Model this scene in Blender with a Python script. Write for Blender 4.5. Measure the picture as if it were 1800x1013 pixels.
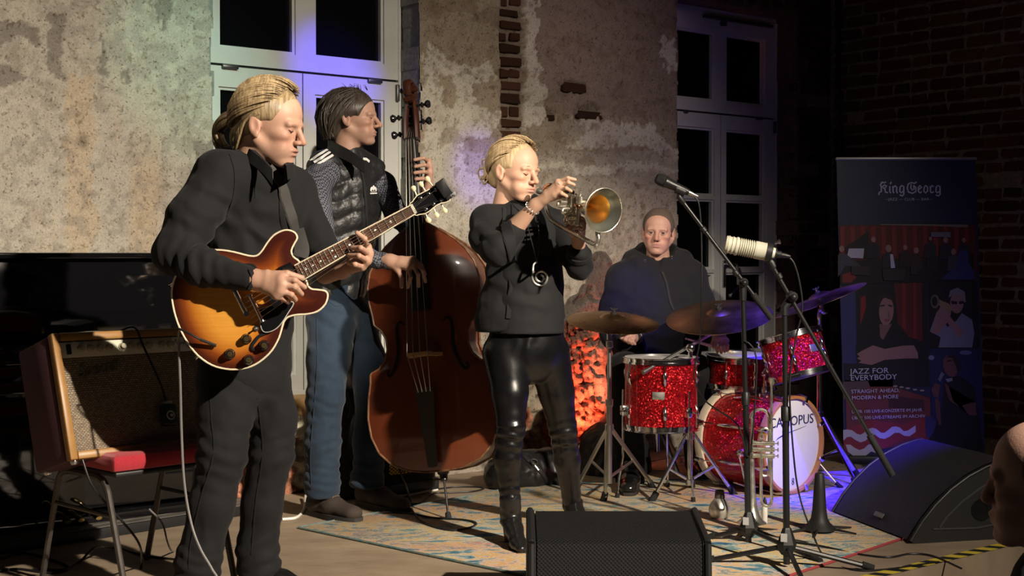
import bpy, bmesh, math, random
import numpy as np
from mathutils import Vector, Matrix
for _o in list(bpy.data.objects):
	bpy.data.objects.remove(_o)
SC = bpy.context.scene
COL = SC.collection
random.seed(7)
RNG = np.random.default_rng(7)
# ------------------------------------------------------------------ camera
CAM_H = 1.15
FPX = 2400.0
PITCH = math.atan(56.5 / FPX)
_c = bpy.data.cameras.new('camera')
_c.sensor_width = 36.0
_c.sensor_fit = 'HORIZONTAL'
_c.lens = 36.0 * FPX / 1800.0
_c.clip_start = 0.05
CAM = bpy.data.objects.new('camera', _c)
COL.objects.link(CAM)
CAM.location = (0, 0, CAM_H)
CAM.rotation_euler = (math.pi / 2 - PITCH, 0, 0)
SC.camera = CAM
# ------------------------------------------------------------------ world, exposure
SC.view_settings.view_transform = 'Standard'
SC.view_settings.look = 'None'
SC.view_settings.gamma = 1.0
SC.view_settings.use_curve_mapping = False
SC.view_settings.exposure = 0.0
W = bpy.data.worlds.new('world')
SC.world = W
W.use_nodes = True
W.node_tree.nodes['Background'].inputs[0].default_value = (0.55, 0.5, 0.45, 1)
W.node_tree.nodes['Background'].inputs[1].default_value = 0.022
def spot(name, loc, aim, power, color, angle, blend=0.4, radius=0.06):
	l = bpy.data.lights.new(name, 'SPOT')
	l.energy = power
	l.color = color
	l.spot_size = math.radians(angle)
	l.spot_blend = blend
	l.shadow_soft_size = radius
	o = bpy.data.objects.new(name, l)
	COL.objects.link(o)
	o.location = loc
	d = Vector(aim) - Vector(loc)
	o.rotation_euler = d.to_track_quat('-Z', 'Y').to_euler()
	return o
# the hall's stage lamps: a warm front spotlight and small coloured LED cans, plus one added banner fill
spot('front_spotlight', (3.62, 0.36, 3.9), (-1.75, 4.05, 0.0), 2300, (1.0, 0.87, 0.71), 54.3, 0.97, 0.05)
spot('front_spotlight', (3.66, 0.40, 3.9), (-0.93, 6.08, 0.0), 1250, (1.0, 0.87, 0.71), 58, 1.0, 0.05)
spot('front_spotlight', (3.70, 0.44, 3.9), (-0.61, 7.56, 0.0), 1400, (1.0, 0.87, 0.71), 26.2, 0.63, 0.05)
spot('centre_spotlight', (-0.2, 0.2, 4.3), (-1.03, 6.72, 0.55), 1500, (1.0, 0.88, 0.70), 7.5, 0.7, 0.05)
spot('left_spotlight', (-1.5, 0.2, 3.6), (0.58, 7.5, 1.0), 1050, (1.0, 0.86, 0.72), 11, 0.8, 0.05)
spot('banner_fill_spot', (3.3, 3.0, 3.6), (2.55, 7.6, 0.2), 13, (1.0, 0.82, 0.66), 34, 1.0, 0.2)  # added fill brightening the banner and right side, not a known lamp
spot('teal_led_spotlight', (-0.3, 3.3, 3.6), (-1.45, 6.27, 2.05), 190, (0.25, 1.0, 0.78), 17, 1.0, 0.05)
spot('blue_led_spotlight', (0.2, 3.4, 3.4), (-0.83, 6.70, 2.15), 950, (0.08, 0.05, 1.0), 9, 0.8, 0.04)
spot('blue_wall_spotlight', (1.1, 4.6, 3.3), (-0.2, 7.35, 1.55), 420, (0.14, 0.07, 1.0), 8, 0.9, 0.04)
spot('blue_drum_spotlight', (1.15, 5.2, 3.9), (1.70, 6.6, 0.35), 3200, (0.05, 0.02, 1.0), 24, 0.8, 0.05)
spot('blue_chest_spotlight', (0.1, 5.2, 3.3), (0.62, 7.05, 0.95), 420, (0.07, 0.04, 1.0), 8, 0.9, 0.05)
spot('red_floor_spotlight', (0.42, 7.5, 0.06), (0.40, 7.9, 0.5), 75, (1.0, 0.15, 0.07), 60, 0.8, 0.04)
spot('violet_wall_spotlight', (1.3, 4.6, 3.5), (0.55, 7.9, 2.4), 34, (0.85, 0.5, 0.72), 26, 0.9, 0.08)
# ================================================================== helpers
_CA, _SA = math.cos(PITCH), math.sin(PITCH)
def ray(px, py):
	x = (px - 900.0) / FPX
	y = -(py - 506.5) / FPX
	return Vector((x, _CA + y * _SA, -_SA + y * _CA))
def P(px, py, Y):
	d = ray(px, py)
	t = Y / d.y
	return Vector((d.x * t, Y, CAM_H + d.z * t))
def F(px, py, z=0.0):
	d = ray(px, py)
	t = (z - CAM_H) / d.z
	return Vector((d.x * t, d.y * t, z))
def PXM(Y):
	return Y / FPX
def V(*a):
	return Vector(a)
# ------------------------------------------------------------------ materials
MATS = {}
def nodes_of(m):
	m.use_nodes = True
	nt = m.node_tree
	return nt, nt.nodes, nt.links, nt.nodes.get('Principled BSDF')
def mat(name, col, rough=0.6, metal=0.0, spec=0.5, noise=None, bump=None, coat=0.0, sheen=0.0,
		stretch=None, emit=None, alpha=1.0, trans=0.0, ior=1.45, attr=None, wave=None, rnoise=None, aniso=0.0):
	if name in MATS:
		return MATS[name]
	m = bpy.data.materials.new(name)
	nt, N, L, B = nodes_of(m)
	B.inputs['Base Color'].default_value = (*col, 1)
	B.inputs['Roughness'].default_value = rough
	B.inputs['Metallic'].default_value = metal
	B.inputs['Specular IOR Level'].default_value = spec
	B.inputs['Coat Weight'].default_value = coat
	B.inputs['Coat Roughness'].default_value = 0.06
	B.inputs['Sheen Weight'].default_value = sheen
	B.inputs['IOR'].default_value = ior
	B.inputs['Transmission Weight'].default_value = trans
	B.inputs['Anisotropic'].default_value = aniso
	if emit:
		B.inputs['Emission Color'].default_value = (*emit[0], 1)
		B.inputs['Emission Strength'].default_value = emit[1]
	tc = N.new('ShaderNodeTexCoord')
	vec = tc.outputs['Object']
	if stretch:
		mp = N.new('ShaderNodeMapping')
		mp.inputs['Scale'].default_value = stretch[:3]
		if len(stretch) > 3:
			mp.inputs['Rotation'].default_value = stretch[3]
		L.new(vec, mp.inputs['Vector'])
		vec = mp.outputs['Vector']
	base = None
	if attr:
		a = N.new('ShaderNodeAttribute')
		a.attribute_name = attr
		base = a.outputs['Color']
		L.new(base, B.inputs['Base Color'])
	if noise:
		n = N.new('ShaderNodeTexNoise')
		n.inputs['Scale'].default_value = noise[0]
		n.inputs['Detail'].default_value = noise[3] if len(noise) > 3 else 5
		n.inputs['Roughness'].default_value = 0.62
		L.new(vec, n.inputs['Vector'])
		r = N.new('ShaderNodeValToRGB')
		r.color_ramp.elements[0].position = 0.36
		r.color_ramp.elements[1].position = 0.66
		L.new(n.outputs['Fac'], r.inputs['Fac'])
		mx = N.new('ShaderNodeMix')
		mx.data_type = 'RGBA'
		mm = N.new('ShaderNodeMath')
		mm.operation = 'MULTIPLY'
		mm.inputs[1].default_value = noise[2]
		L.new(r.outputs['Color'], mm.inputs[0])
		L.new(mm.outputs[0], mx.inputs['Factor'])
		if base:
			L.new(base, mx.inputs['A'])
			if attr:
				mx.blend_type = 'MULTIPLY'
		else:
			mx.inputs['A'].default_value = (*col, 1)
		mx.inputs['B'].default_value = (*noise[1], 1)
		base = mx.outputs['Result']
		L.new(base, B.inputs['Base Color'])
	if wave:      # (scale, colour2, distortion, axis)
		w = N.new('ShaderNodeTexWave')
		w.bands_direction = wave[3]
		w.inputs['Scale'].default_value = wave[0]
		w.inputs['Distortion'].default_value = wave[2]
		w.inputs['Detail'].default_value = 3
		L.new(vec, w.inputs['Vector'])
		mx = N.new('ShaderNodeMix')
		mx.data_type = 'RGBA'
		L.new(w.outputs['Fac'], mx.inputs['Factor'])
		if base:
			L.new(base, mx.inputs['A'])
		else:
			mx.inputs['A'].default_value = (*col, 1)
		mx.inputs['B'].default_value = (*wave[1], 1)
		base = mx.outputs['Result']
		L.new(base, B.inputs['Base Color'])
	if rnoise:    # (scale, r0, r1)
		n = N.new('ShaderNodeTexNoise')
		n.inputs['Scale'].default_value = rnoise[0]
		n.inputs['Detail'].default_value = 4
		L.new(vec, n.inputs['Vector'])
		mr = N.new('ShaderNodeMapRange')
		mr.inputs['From Min'].default_value = 0.3
		mr.inputs['From Max'].default_value = 0.7
		mr.inputs['To Min'].default_value = rnoise[1]
		mr.inputs['To Max'].default_value = rnoise[2]
		L.new(n.outputs['Fac'], mr.inputs['Value'])
		L.new(mr.outputs['Result'], B.inputs['Roughness'])
	if bump:
		n = N.new('ShaderNodeTexNoise')
		n.inputs['Scale'].default_value = bump[0]
		n.inputs['Detail'].default_value = 4
		L.new(vec, n.inputs['Vector'])
		b = N.new('ShaderNodeBump')
		b.inputs['Strength'].default_value = bump[1]
		b.inputs['Distance'].default_value = bump[2]
		L.new(n.outputs['Fac'], b.inputs['Height'])
		L.new(b.outputs['Normal'], B.inputs['Normal'])
	MATS[name] = m
	return m
# ------------------------------------------------------------------ scene objects
ORG = {}
def thing(name, label, cat, loc, group=None):
	o = bpy.data.objects.new(name, None)
	COL.objects.link(o)
	o.empty_display_size = 0.1
	o.location = loc
	o['label'] = label
	o['category'] = cat
	if group:
		o['group'] = group
	ORG[o.name] = Vector(loc)
	return o
def tag(o, label, cat, group=None):
	o['label'] = label
	o['category'] = cat
	if group:
		o['group'] = group
	return o
def link(name, me, parent=None, origin=None):
	if parent is not None:
		org = ORG[parent.name]
	else:
		org = Vector(origin) if origin is not None else Vector((0, 0, 0))
	if org.length > 0:
		me.transform(Matrix.Translation(-org))
	o = bpy.data.objects.new(name, me)
	COL.objects.link(o)
	if parent is not None:
		o.parent = parent
	else:
		o.location = org
	ORG[o.name] = org
	return o
def frame_from(zaxis, xhint=None):
	z = Vector(zaxis).normalized()
	h = Vector(xhint) if xhint is not None else (Vector((1, 0, 0)) if abs(z.x) < 0.9 else Vector((0, 1, 0)))
	x = (h - z * h.dot(z)).normalized()
	y = z.cross(x)
	return x, y, z
def catmull(pts, n=6, closed=False):
	pts = [Vector(p) for p in pts]
	out = []
	m = len(pts)
	rng = range(m) if closed else range(m - 1)
	for i in rng:
		p1, p2 = pts[i], pts[(i + 1) % m]
		p0 = pts[i - 1] if (closed or i > 0) else p1 * 2 - p2
		p3 = pts[(i + 2) % m] if (closed or i + 2 < m) else p2 * 2 - p1
		for k in range(n):
			t = k / n
			out.append(0.5 * ((2 * p1) + (p2 - p0) * t + (2 * p0 - 5 * p1 + 4 * p2 - p3) * t * t + (3 * p1 - p0 - 3 * p2 + p3) * t ** 3))
	if not closed:
		out.append(pts[-1].copy())
	return out
class MB:
	def __init__(self):
		self.v = []
		self.f = []
		self.mi = []
		self.cur = 0
	def add(self, vs, fs):
		b = len(self.v)
		self.v += [tuple(p) for p in vs]
		for q in fs:
			self.f.append(tuple(i + b for i in q))
			self.mi.append(self.cur)
		return self
	def box(self, c, size, ax=None, bevel=0.0):
		c = Vector(c)
		x, y, z = ax if ax else (Vector((1, 0, 0)), Vector((0, 1, 0)), Vector((0, 0, 1)))
		x, y, z = Vector(x), Vector(y), Vector(z)
		hx, hy, hz = size[0] / 2, size[1] / 2, size[2] / 2
		if bevel <= 0:
			vs = [c + x * (sx * hx) + y * (sy * hy) + z * (sz * hz) for sz in (-1, 1) for sy in (-1, 1) for sx in (-1, 1)]
			return self.add(vs, [(0, 2, 3, 1), (4, 5, 7, 6), (0, 1, 5, 4), (2, 6, 7, 3), (0, 4, 6, 2), (1, 3, 7, 5)])
		b = min(bevel, hx * 0.95, hy * 0.95, hz * 0.95)
		rings = []
		vs = []
		def ring(ix, iy, zz):
			k = 3
			r = []
			for (cx, cy, a0) in ((1, 1, 0), (-1, 1, 90), (-1, -1, 180), (1, -1, 270)):
				for j in range(k):
					a = math.radians(a0 + 90 * j / (k - 1))
					r.append(c + x * (cx * (hx - b) + math.cos(a) * (b - ix)) + y * (cy * (hy - b) + math.sin(a) * (b - iy)) + z * zz)
			return r
		for (ins, zz) in ((b, -hz), (b * 0.3, -hz + b * 0.3), (0, -hz + b), (0, hz - b), (b * 0.3, hz - b * 0.3), (b, hz)):
			rings.append(len(vs))
			vs += ring(ins, ins, zz)
		n = 12
		fs = []
		for k in range(5):
			for j in range(n):
				a, d = rings[k] + j, rings[k] + (j + 1) % n
				fs.append((a, d, d + n, a + n))
		fs.append(tuple(range(n - 1, -1, -1)))
		fs.append(tuple(rings[5] + j for j in range(n)))
		return self.add(vs, fs)
	def cyl(self, a, b, r0, r1=None, seg=16, caps=True):
		r1 = r0 if r1 is None else r1
		return self.sweep([a, b], [r0, r1], seg, caps)
	def sweep(self, pts, r, seg=8, caps=True, closed=False, flat=None):
		pts = [Vector(p) for p in pts]
		n = len(pts)
		rs = list(r) if hasattr(r, '__len__') else [r] * n
		vs, fs = [], []
		nrm = None
		for i in range(n):
			if closed:
				t = (pts[(i + 1) % n] - pts[i - 1])
			else:
				t = pts[min(i + 1, n - 1)] - pts[max(i - 1, 0)]
			if t.length < 1e-9:
				t = Vector((0, 0, 1))
			t.normalize()
			if flat is not None:
				h = Vector(flat[0])
				nrm = h - t * h.dot(t)
			elif nrm is None:
				h = Vector((0, 0, 1)) if abs(t.z) < 0.9 else Vector((1, 0, 0))
				nrm = h - t * h.dot(t)
			else:
				nrm = nrm - t * nrm.dot(t)
			nrm.normalize()
			bn = t.cross(nrm)
			k1 = flat[1] if flat is not None else 1.0
			for j in range(seg):
				a = 2 * math.pi * j / seg
				vs.append(pts[i] + nrm * (math.cos(a) * rs[i] * k1) + bn * (math.sin(a) * rs[i]))
		m = n if closed else n - 1
		for i in range(m):
			for j in range(seg):
				a = i * seg + j
				b = i * seg + (j + 1) % seg
				c = ((i + 1) % n) * seg + (j + 1) % seg
				d = ((i + 1) % n) * seg + j
				fs.append((a, b, c, d))
		if caps and not closed:
			fs.append(tuple(range(seg - 1, -1, -1)))
			fs.append(tuple((n - 1) * seg + j for j in range(seg)))
		return self.add(vs, fs)
	def lathe(self, org, axis, prof, seg=32, xhint=None, sx=1.0, arc=None, cap=True):
		org = Vector(org)
		x, y, z = frame_from(axis, xhint)
		vs, fs = [], []
		n = len(prof)
		full = arc is None
		a0, a1 = (0, 2 * math.pi) if full else arc
		cnt = seg if full else seg + 1
		for (r, h) in prof:
			for j in range(cnt):
				a = a0 + (a1 - a0) * j / seg
				vs.append(org + x * (math.cos(a) * r * sx) + y * (math.sin(a) * r) + z * h)
		for i in range(n - 1):
			for j in range(seg):
				j2 = (j + 1) % cnt
				fs.append((i * cnt + j, i * cnt + j2, (i + 1) * cnt + j2, (i + 1) * cnt + j))
		if full and cap and tuple(prof[0]) != tuple(prof[-1]):
			if prof[0][0] > 1e-6:
				fs.append(tuple(range(cnt - 1, -1, -1)))
			if prof[-1][0] > 1e-6:
				fs.append(tuple((n - 1) * cnt + j for j in range(cnt)))
		return self.add(vs, fs)
	def ball(self, c, r, seg=14, rings=8, ax=None):
		c = Vector(c)
		rr = (r, r, r) if not hasattr(r, '__len__') else r
		x, y, z = ax if ax else (Vector((1, 0, 0)), Vector((0, 1, 0)), Vector((0, 0, 1)))
		vs, fs = [], []
		for i in range(1, rings):
			p = math.pi * i / rings
			for j in range(seg):
				a = 2 * math.pi * j / seg
				vs.append(c + x * (rr[0] * math.sin(p) * math.cos(a)) + y * (rr[1] * math.sin(p) * math.sin(a)) + z * (rr[2] * math.cos(p)))
		t = len(vs)
		vs.append(c + z * rr[2])
		vs.append(c - z * rr[2])
		for i in range(rings - 2):
			for j in range(seg):
				j2 = (j + 1) % seg
				fs.append((i * seg + j, (i + 1) * seg + j, (i + 1) * seg + j2, i * seg + j2))
		for j in range(seg):
			j2 = (j + 1) % seg
			fs.append((t, j, j2))
			fs.append((t + 1, (rings - 2) * seg + j2, (rings - 2) * seg + j))
		return self.add(vs, fs)
	def torus(self, c, axis, R, r, seg=40, tseg=8, xhint=None, flat=1.0):
		x, y, z = frame_from(axis, xhint)
		c = Vector(c)
		vs, fs = [], []
		for i in range(seg):
			a = 2 * math.pi * i / seg
			d = x * math.cos(a) + y * math.sin(a)
			for j in range(tseg):
				b = 2 * math.pi * j / tseg
				vs.append(c + d * (R + r * math.cos(b)) + z * (r * flat * math.sin(b)))
		for i in range(seg):
			for j in range(tseg):
				i2, j2 = (i + 1) % seg, (j + 1) % tseg
				fs.append((i * tseg + j, i2 * tseg + j, i2 * tseg + j2, i * tseg + j2))
		return self.add(vs, fs)
	def prism(self, pts, offset, bevel=0.0):
		pts = [Vector(p) for p in pts]
		off = Vector(offset)
		n = len(pts)
		nrm = Vector((0, 0, 0))
		for i in range(n):
			nrm += (pts[i] - pts[0]).cross(pts[(i + 1) % n] - pts[0])
		if nrm.dot(off) > 0:
			pts = pts[::-1]
		vs = pts + [p + off for p in pts]
		fs = [tuple(range(n)), tuple(range(2 * n - 1, n - 1, -1))]
		for i in range(n):
			j = (i + 1) % n
			fs.append((i, i + n, j + n, j))
		return self.add(vs, fs)
	def poly(self, pts):
		return self.add(pts, [tuple(range(len(pts)))])
	def mesh(self, name, mats, smooth=35):
		me = bpy.data.meshes.new(name)
		me.from_pydata([tuple(p) for p in self.v], [], self.f)
		ms = mats if isinstance(mats, (list, tuple)) else [mats]
		for m in ms:
			me.materials.append(m)
		if len(ms) > 1:
			me.polygons.foreach_set('material_index', self.mi)
		if smooth:
			me.polygons.foreach_set('use_smooth', [True] * len(me.polygons))
			me.set_sharp_from_angle(angle=math.radians(smooth))
		me.update()
		return me
	def build(self, name, mats, parent=None, origin=None, smooth=35):
		return link(name, self.mesh(name, mats, smooth), parent, origin)
def text_mesh(txt, size, org, xdir, ydir, extrude=0.0006, align='LEFT', xscale=1.0, shear=0.0):
	cu = bpy.data.curves.new('lettering', 'FONT')
	cu.body = txt
	cu.size = size
	cu.align_x = align
	cu.extrude = extrude
	cu.resolution_u = 3
	cu.shear = shear
	o = bpy.data.objects.new('lettering', cu)
	COL.objects.link(o)
	dg = bpy.context.evaluated_depsgraph_get()
	dg.update()
	me = bpy.data.meshes.new_from_object(o.evaluated_get(dg))
	x, y = Vector(xdir).normalized(), Vector(ydir).normalized()
	z = x.cross(y)
	org = Vector(org)
	vs = [org + x * (v.co.x * xscale) + y * v.co.y + z * v.co.z for v in me.vertices]
	fs = [tuple(p.vertices) for p in me.polygons]
	bpy.data.objects.remove(o)
	bpy.data.curves.remove(cu)
	bpy.data.meshes.remove(me)
	return vs, fs
# ------------------------------------------------------------------ value noise (numpy)
def _hash(i, j, k, seed):
	n = (i * 374761393 + j * 668265263 + k * 2147483647 + seed * 974711) & 0xFFFFFFFF
	n = ((n ^ (n >> 13)) * 1274126177) & 0xFFFFFFFF
	n = ((n ^ (n >> 16)) * 2246822519) & 0xFFFFFFFF
	return ((n ^ (n >> 15)) & 0xFFFFFF) / float(0xFFFFFF)
def vnoise(p, seed=0):
	p = np.asarray(p, dtype=np.float64)
	i = np.floor(p).astype(np.int64)
	f = p - i
	f = f * f * (3 - 2 * f)
	r = 0
	for dx in (0, 1):
		for dy in (0, 1):
			for dz in (0, 1):
				w = (f[..., 0] if dx else 1 - f[..., 0]) * (f[..., 1] if dy else 1 - f[..., 1]) * (f[..., 2] if dz else 1 - f[..., 2])
				r = r + w * _hash(i[..., 0] + dx, i[..., 1] + dy, i[..., 2] + dz, seed)
	return r * 2 - 1
def fbm(p, octaves=4, seed=0, gain=0.5):
	a, s, r, t = 1.0, 1.0, 0.0, 0.0
	for o in range(octaves):
		r = r + a * vnoise(np.asarray(p) * s, seed + o * 17)
		t += a
		a *= gain
		s *= 2.03
	return r / t
def voronoi2(p, seed=0):
	p = np.asarray(p, dtype=np.float64)
	i = np.floor(p).astype(np.int64)
	d1 = np.full(p.shape[:-1], 9.0)
	d2 = np.full(p.shape[:-1], 9.0)
	cid = np.zeros(p.shape[:-1])
	for dx in (-1, 0, 1):
		for dy in (-1, 0, 1):
			a, b = i[..., 0] + dx, i[..., 1] + dy
			z = np.zeros_like(a)
			ox = a + _hash(a, b, z, seed + 1)
			oy = b + _hash(a, b, z, seed + 2)
			d = np.hypot(p[..., 0] - ox, p[..., 1] - oy)
			c = _hash(a, b, z, seed + 3)
			m = d < d1
			d2 = np.where(m, d1, np.minimum(d2, d))
			cid = np.where(m, c, cid)
			d1 = np.where(m, d, d1)
	return d1, d2, cid
def in_poly(x, y, poly):
	r = np.zeros(x.shape, bool)
	n = len(poly)
	j = n - 1
	for i in range(n):
		xi, yi = poly[i]
		xj, yj = poly[j]
		c = ((yi > y) != (yj > y)) & (x < (xj - xi) * (y - yi) / (yj - yi + 1e-12) + xi)
		r ^= c
		j = i
	return r
def mesh_np(name, verts, quads, mats, smooth=True, sharp=None, col=None):
	me = bpy.data.meshes.new(name)
	nv, nq = len(verts), len(quads)
	k = quads.shape[1]
	me.vertices.add(nv)
	me.vertices.foreach_set('co', np.asarray(verts, dtype=np.float32).ravel())
	me.loops.add(nq * k)
	me.loops.foreach_set('vertex_index', np.asarray(quads, dtype=np.int32).ravel())
	me.polygons.add(nq)
	me.polygons.foreach_set('loop_start', np.arange(0, nq * k, k, dtype=np.int32))
	me.update(calc_edges=True)
	me.polygons.foreach_set('use_smooth', np.full(nq, smooth))
	if col is not None:
		for an, c in col.items():
			a = me.color_attributes.new(an, 'FLOAT_COLOR', 'POINT')
			cc = np.ones((nv, 4), dtype=np.float32)
			cc[:, :3] = c
			a.data.foreach_set('color', cc.ravel())
	for m in (mats if isinstance(mats, (list, tuple)) else [mats]):
		me.materials.append(m)
	if sharp:
		me.set_sharp_from_angle(angle=math.radians(sharp))
	me.validate()
	return me
# ================================================================== the room
WU = Vector((3000.0, 2400.0, 0)).normalized()          # along the plastered wall, to the right
WN = Vector((WU.y, -WU.x, 0))                           # its normal, into the room
W0 = F(846, 828)
UP = Vector((0, 0, 1))
CAMP = Vector((0, 0, CAM_H))
def WP(px, py, off=0.0):
	d = ray(px, py)
	q = W0 + WN * off
	t = (q - CAMP).dot(WN) / d.dot(WN)
	return CAMP + d * t
def ws(px, py, off=0.0):
	return (WP(px, py, off) - W0).dot(WU)
def wz(px, py, off=0.0):
	return WP(px, py, off).z
def WXYZ(s, z, off=0.0):
	p = W0 + WU * s + WN * off
	return Vector((p.x, p.y, z))
def wbox(mb, s0, s1, z0, z1, o0, o1, bevel=0.0):
	c = WXYZ((s0 + s1) / 2, (z0 + z1) / 2, (o0 + o1) / 2)
	mb.box(c, (abs(s1 - s0), abs(o1 - o0), abs(z1 - z0)), (WU, WN, UP), bevel)
def project_np(pts):
	rel = pts - np.array([0, 0, CAM_H])
	x = rel[:, 0]
	yf = rel[:, 1] * _CA - rel[:, 2] * _SA
	yu = rel[:, 1] * _SA + rel[:, 2] * _CA
	return 900 + FPX * x / yf, 506.5 - FPX * yu / yf
S_COR = ws(1464, 300)
S_MIN = ws(0, 300) - 1.2
W1 = dict(off=-0.21)
W1['sR'] = ws(694, 150, -0.21)
W1['sc'] = ws(530.5, 130, -0.21)
W1['sL'] = 2 * W1['sc'] - W1['sR']
W1['zt'] = wz(530, 128.5, -0.21)
W1['zb'] = wz(516, 686, -0.21)
W1['oL'] = ws(374, 150)
W1['oR'] = ws(738, 150)
W2 = dict(off=-0.21)
W2['sR'] = ws(1357, 150, -0.21)
W2['sc'] = ws(1260.5, 150, -0.21)
W2['sL'] = 2 * W2['sc'] - W2['sR']
W2['zt'] = wz(1270, 202, -0.21)
W2['zb'] = 0.42
W2['ztop'] = wz(1275, 22, -0.21)
W2['oL'] = ws(1191, 300)
W2['oR'] = ws(1402, 300)
# ---- plastered wall: one fine relief mesh with its own coats of plaster
M_PLASTER = mat('old_plaster', (0.5, 0.45, 0.36), 0.92, spec=0.2, attr='coat', noise=(120, (0.66, 0.64, 0.6), 0.7, 4), bump=(150, 0.45, 0.010))
_nt, _N, _L, _B = nodes_of(M_PLASTER)
_src = _B.inputs['Base Color'].links[0].from_socket
_tc = _N.new('ShaderNodeTexCoord')
for _sc, _lo, _hi, _dk in ((30, 0.60, 0.68, (0.70, 0.66, 0.61, 1)), (85, 0.60, 0.67, (0.50, 0.46, 0.41, 1)), (9, 0.58, 0.72, (0.80, 0.76, 0.72, 1))):
	_n = _N.new('ShaderNodeTexNoise')
	_n.inputs['Scale'].default_value = _sc
	_n.inputs['Detail'].default_value = 5
	_L.new(_tc.outputs['Object'], _n.inputs['Vector'])
	_mr = _N.new('ShaderNodeMapRange')
	_mr.inputs['From Min'].default_value = _lo
	_mr.inputs['From Max'].default_value = _hi
	_L.new(_n.outputs['Fac'], _mr.inputs['Value'])
	_mx = _N.new('ShaderNodeMix')
	_mx.data_type = 'RGBA'
	_mx.blend_type = 'MULTIPLY'
	_L.new(_mr.outputs['Result'], _mx.inputs['Factor'])
	_L.new(_src, _mx.inputs['A'])
	_mx.inputs['B'].default_value = _dk
	_src = _mx.outputs['Result']
_L.new(_src, _B.inputs['Base Color'])
def build_wall_back():
	h = 0.0105
	ss = np.arange(S_MIN, S_COR + h, h)
	zz = np.arange(-0.03, 3.42, h)
	S, Z = np.meshgrid(ss, zz, indexing='ij')
	s, z = S.ravel(), Z.ravel()
	o3 = np.array(W0)
	u3, n3 = np.array(WU), np.array(WN)
	pts = o3[None, :] + s[:, None] * u3 + np.array([0, 0, 1.0]) * z[:, None]
	pts[:, 2] = z
	qx, qy = project_np(pts)
	q = np.stack([s, z, np.zeros_like(s)], 1)
	warp = fbm(q * 7, 4, 3)
	warp2 = fbm(q * 7, 4, 9)
	X = qx + 16 * warp + 5 * vnoise(q * 45, 31)
	Y = qy + 16 * warp2 + 5 * vnoise(q * 45, 32)
	n_lo = fbm(q * 2.2, 4, 40)
	n_mid = fbm(q * 9, 4, 41)
	n_hi = fbm(q * 34, 3, 42)
	streak = fbm(q * np.array([7.0, 0.55, 1]), 4, 43)
	hgt = 0.006 * n_lo + 0.004 * n_mid + 0.0022 * n_hi
	cream = np.array([0.58, 0.53, 0.445])
	greyc = np.array([0.43, 0.40, 0.345])
	tan = np.array([0.33, 0.275, 0.205])
	pale = np.array([0.60, 0.56, 0.475])
	brown = np.array([0.225, 0.165, 0.12])
	ochre = np.array([0.58, 0.42, 0.25])
	stone = np.array([0.52, 0.46, 0.35])
	redb = np.array([0.30, 0.13, 0.08])
	C = np.tile(cream, (len(s), 1))
	def mixc(w, c):
		w = np.clip(w, 0, 1)[:, None]
		return C * (1 - w) + c * w
	left = qx < 560
	mid = ~left
	# left field: limewash with run-down stains
	C = np.where(left[:, None], mixc(0.45 + 0.55 * n_lo + 0.4 * streak, greyc * 1.1), C)
	C = np.where(left[:, None], mixc(np.clip((streak - 0.08) * 2.2, 0, 0.75) * np.clip((qy - 120) / 200, 0.1, 1), ochre), C)
	ln = left & in_poly(X, Y, [(112, 130), (165, 130), (168, 460), (118, 460)])
	C = np.where(ln[:, None], mixc(np.full(len(s), 0.45), ochre * 0.95), C)
	sp = fbm(q * 24, 3, 60)
	spk = left & (sp > 0.22 - 0.1 * (qy < 140) - 0.12 * ((qx > 255) & (qy < 330)))
	C = np.where(spk[:, None], mixc(np.full(len(s), 0.42), np.array([0.30, 0.27, 0.235])), C)
	hgt = np.where(spk, hgt - 0.003, hgt)
	dark_l = np.zeros(len(s), bool)
	for poly in ([(-80, 42), (45, 42), (72, 60), (68, 84), (40, 70), (20, 78), (-80, 84)], [(-60, 108), (20, 106), (34, 128), (52, 140), (40, 152), (10, 150), (-60, 146)],
				[(84, 30), (107, 24), (110, 145), (94, 144), (88, 100)], [(170, 60), (182, 60), (190, 130), (176, 128)], [(214, 126), (225, 112), (236, 150), (218, 155)],
				[(280, -20), (300, -20), (298, 60), (284, 62)], [(340, 250), (375, 240), (378, 290), (350, 292)]):
		dark_l |= in_poly(X, Y, poly)
	C = np.where(dark_l[:, None], mixc(np.full(len(s), 0.8), np.array([0.24, 0.215, 0.185])), C)
	hgt = np.where(dark_l, hgt - 0.007, hgt)
	hole = np.exp(-(((X - 143) / 10) ** 2 + ((Y - 246) / 13) ** 2)) + 0.7 * np.exp(-(((X - 115) / 16) ** 2 + ((Y - 252) / 8) ** 2)) + 0.5 * np.exp(-(((X - 130) / 5) ** 2 + ((Y - 220) / 16) ** 2)) \
		+ 0.5 * np.exp(-(((X - 44) / 14) ** 2 + ((Y - 354) / 8) ** 2)) + 0.4 * np.exp(-(((X - 82) / 14) ** 2 + ((Y - 380) / 6) ** 2))
	hgt = hgt - 0.03 * np.clip(hole - 0.15, 0, 1)
	C = mixc(np.clip(hole * 1.2 - 0.2, 0, 0.85), np.array([0.27, 0.23, 0.185]))
	# middle field between the windows: coats of render and limewash
	base_mid = tan * 1.12 * (1 + 0.22 * n_lo[:, None])
	C = np.where(mid[:, None], base_mid, C)
	low_mid = mid & (Y > 268)
	C = np.where(low_mid[:, None], (np.array([0.44, 0.39, 0.325]) * (1 + 0.16 * n_mid + 0.18 * n_lo)[:, None]), C)
	light_mid = np.zeros(len(s), bool)
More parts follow.
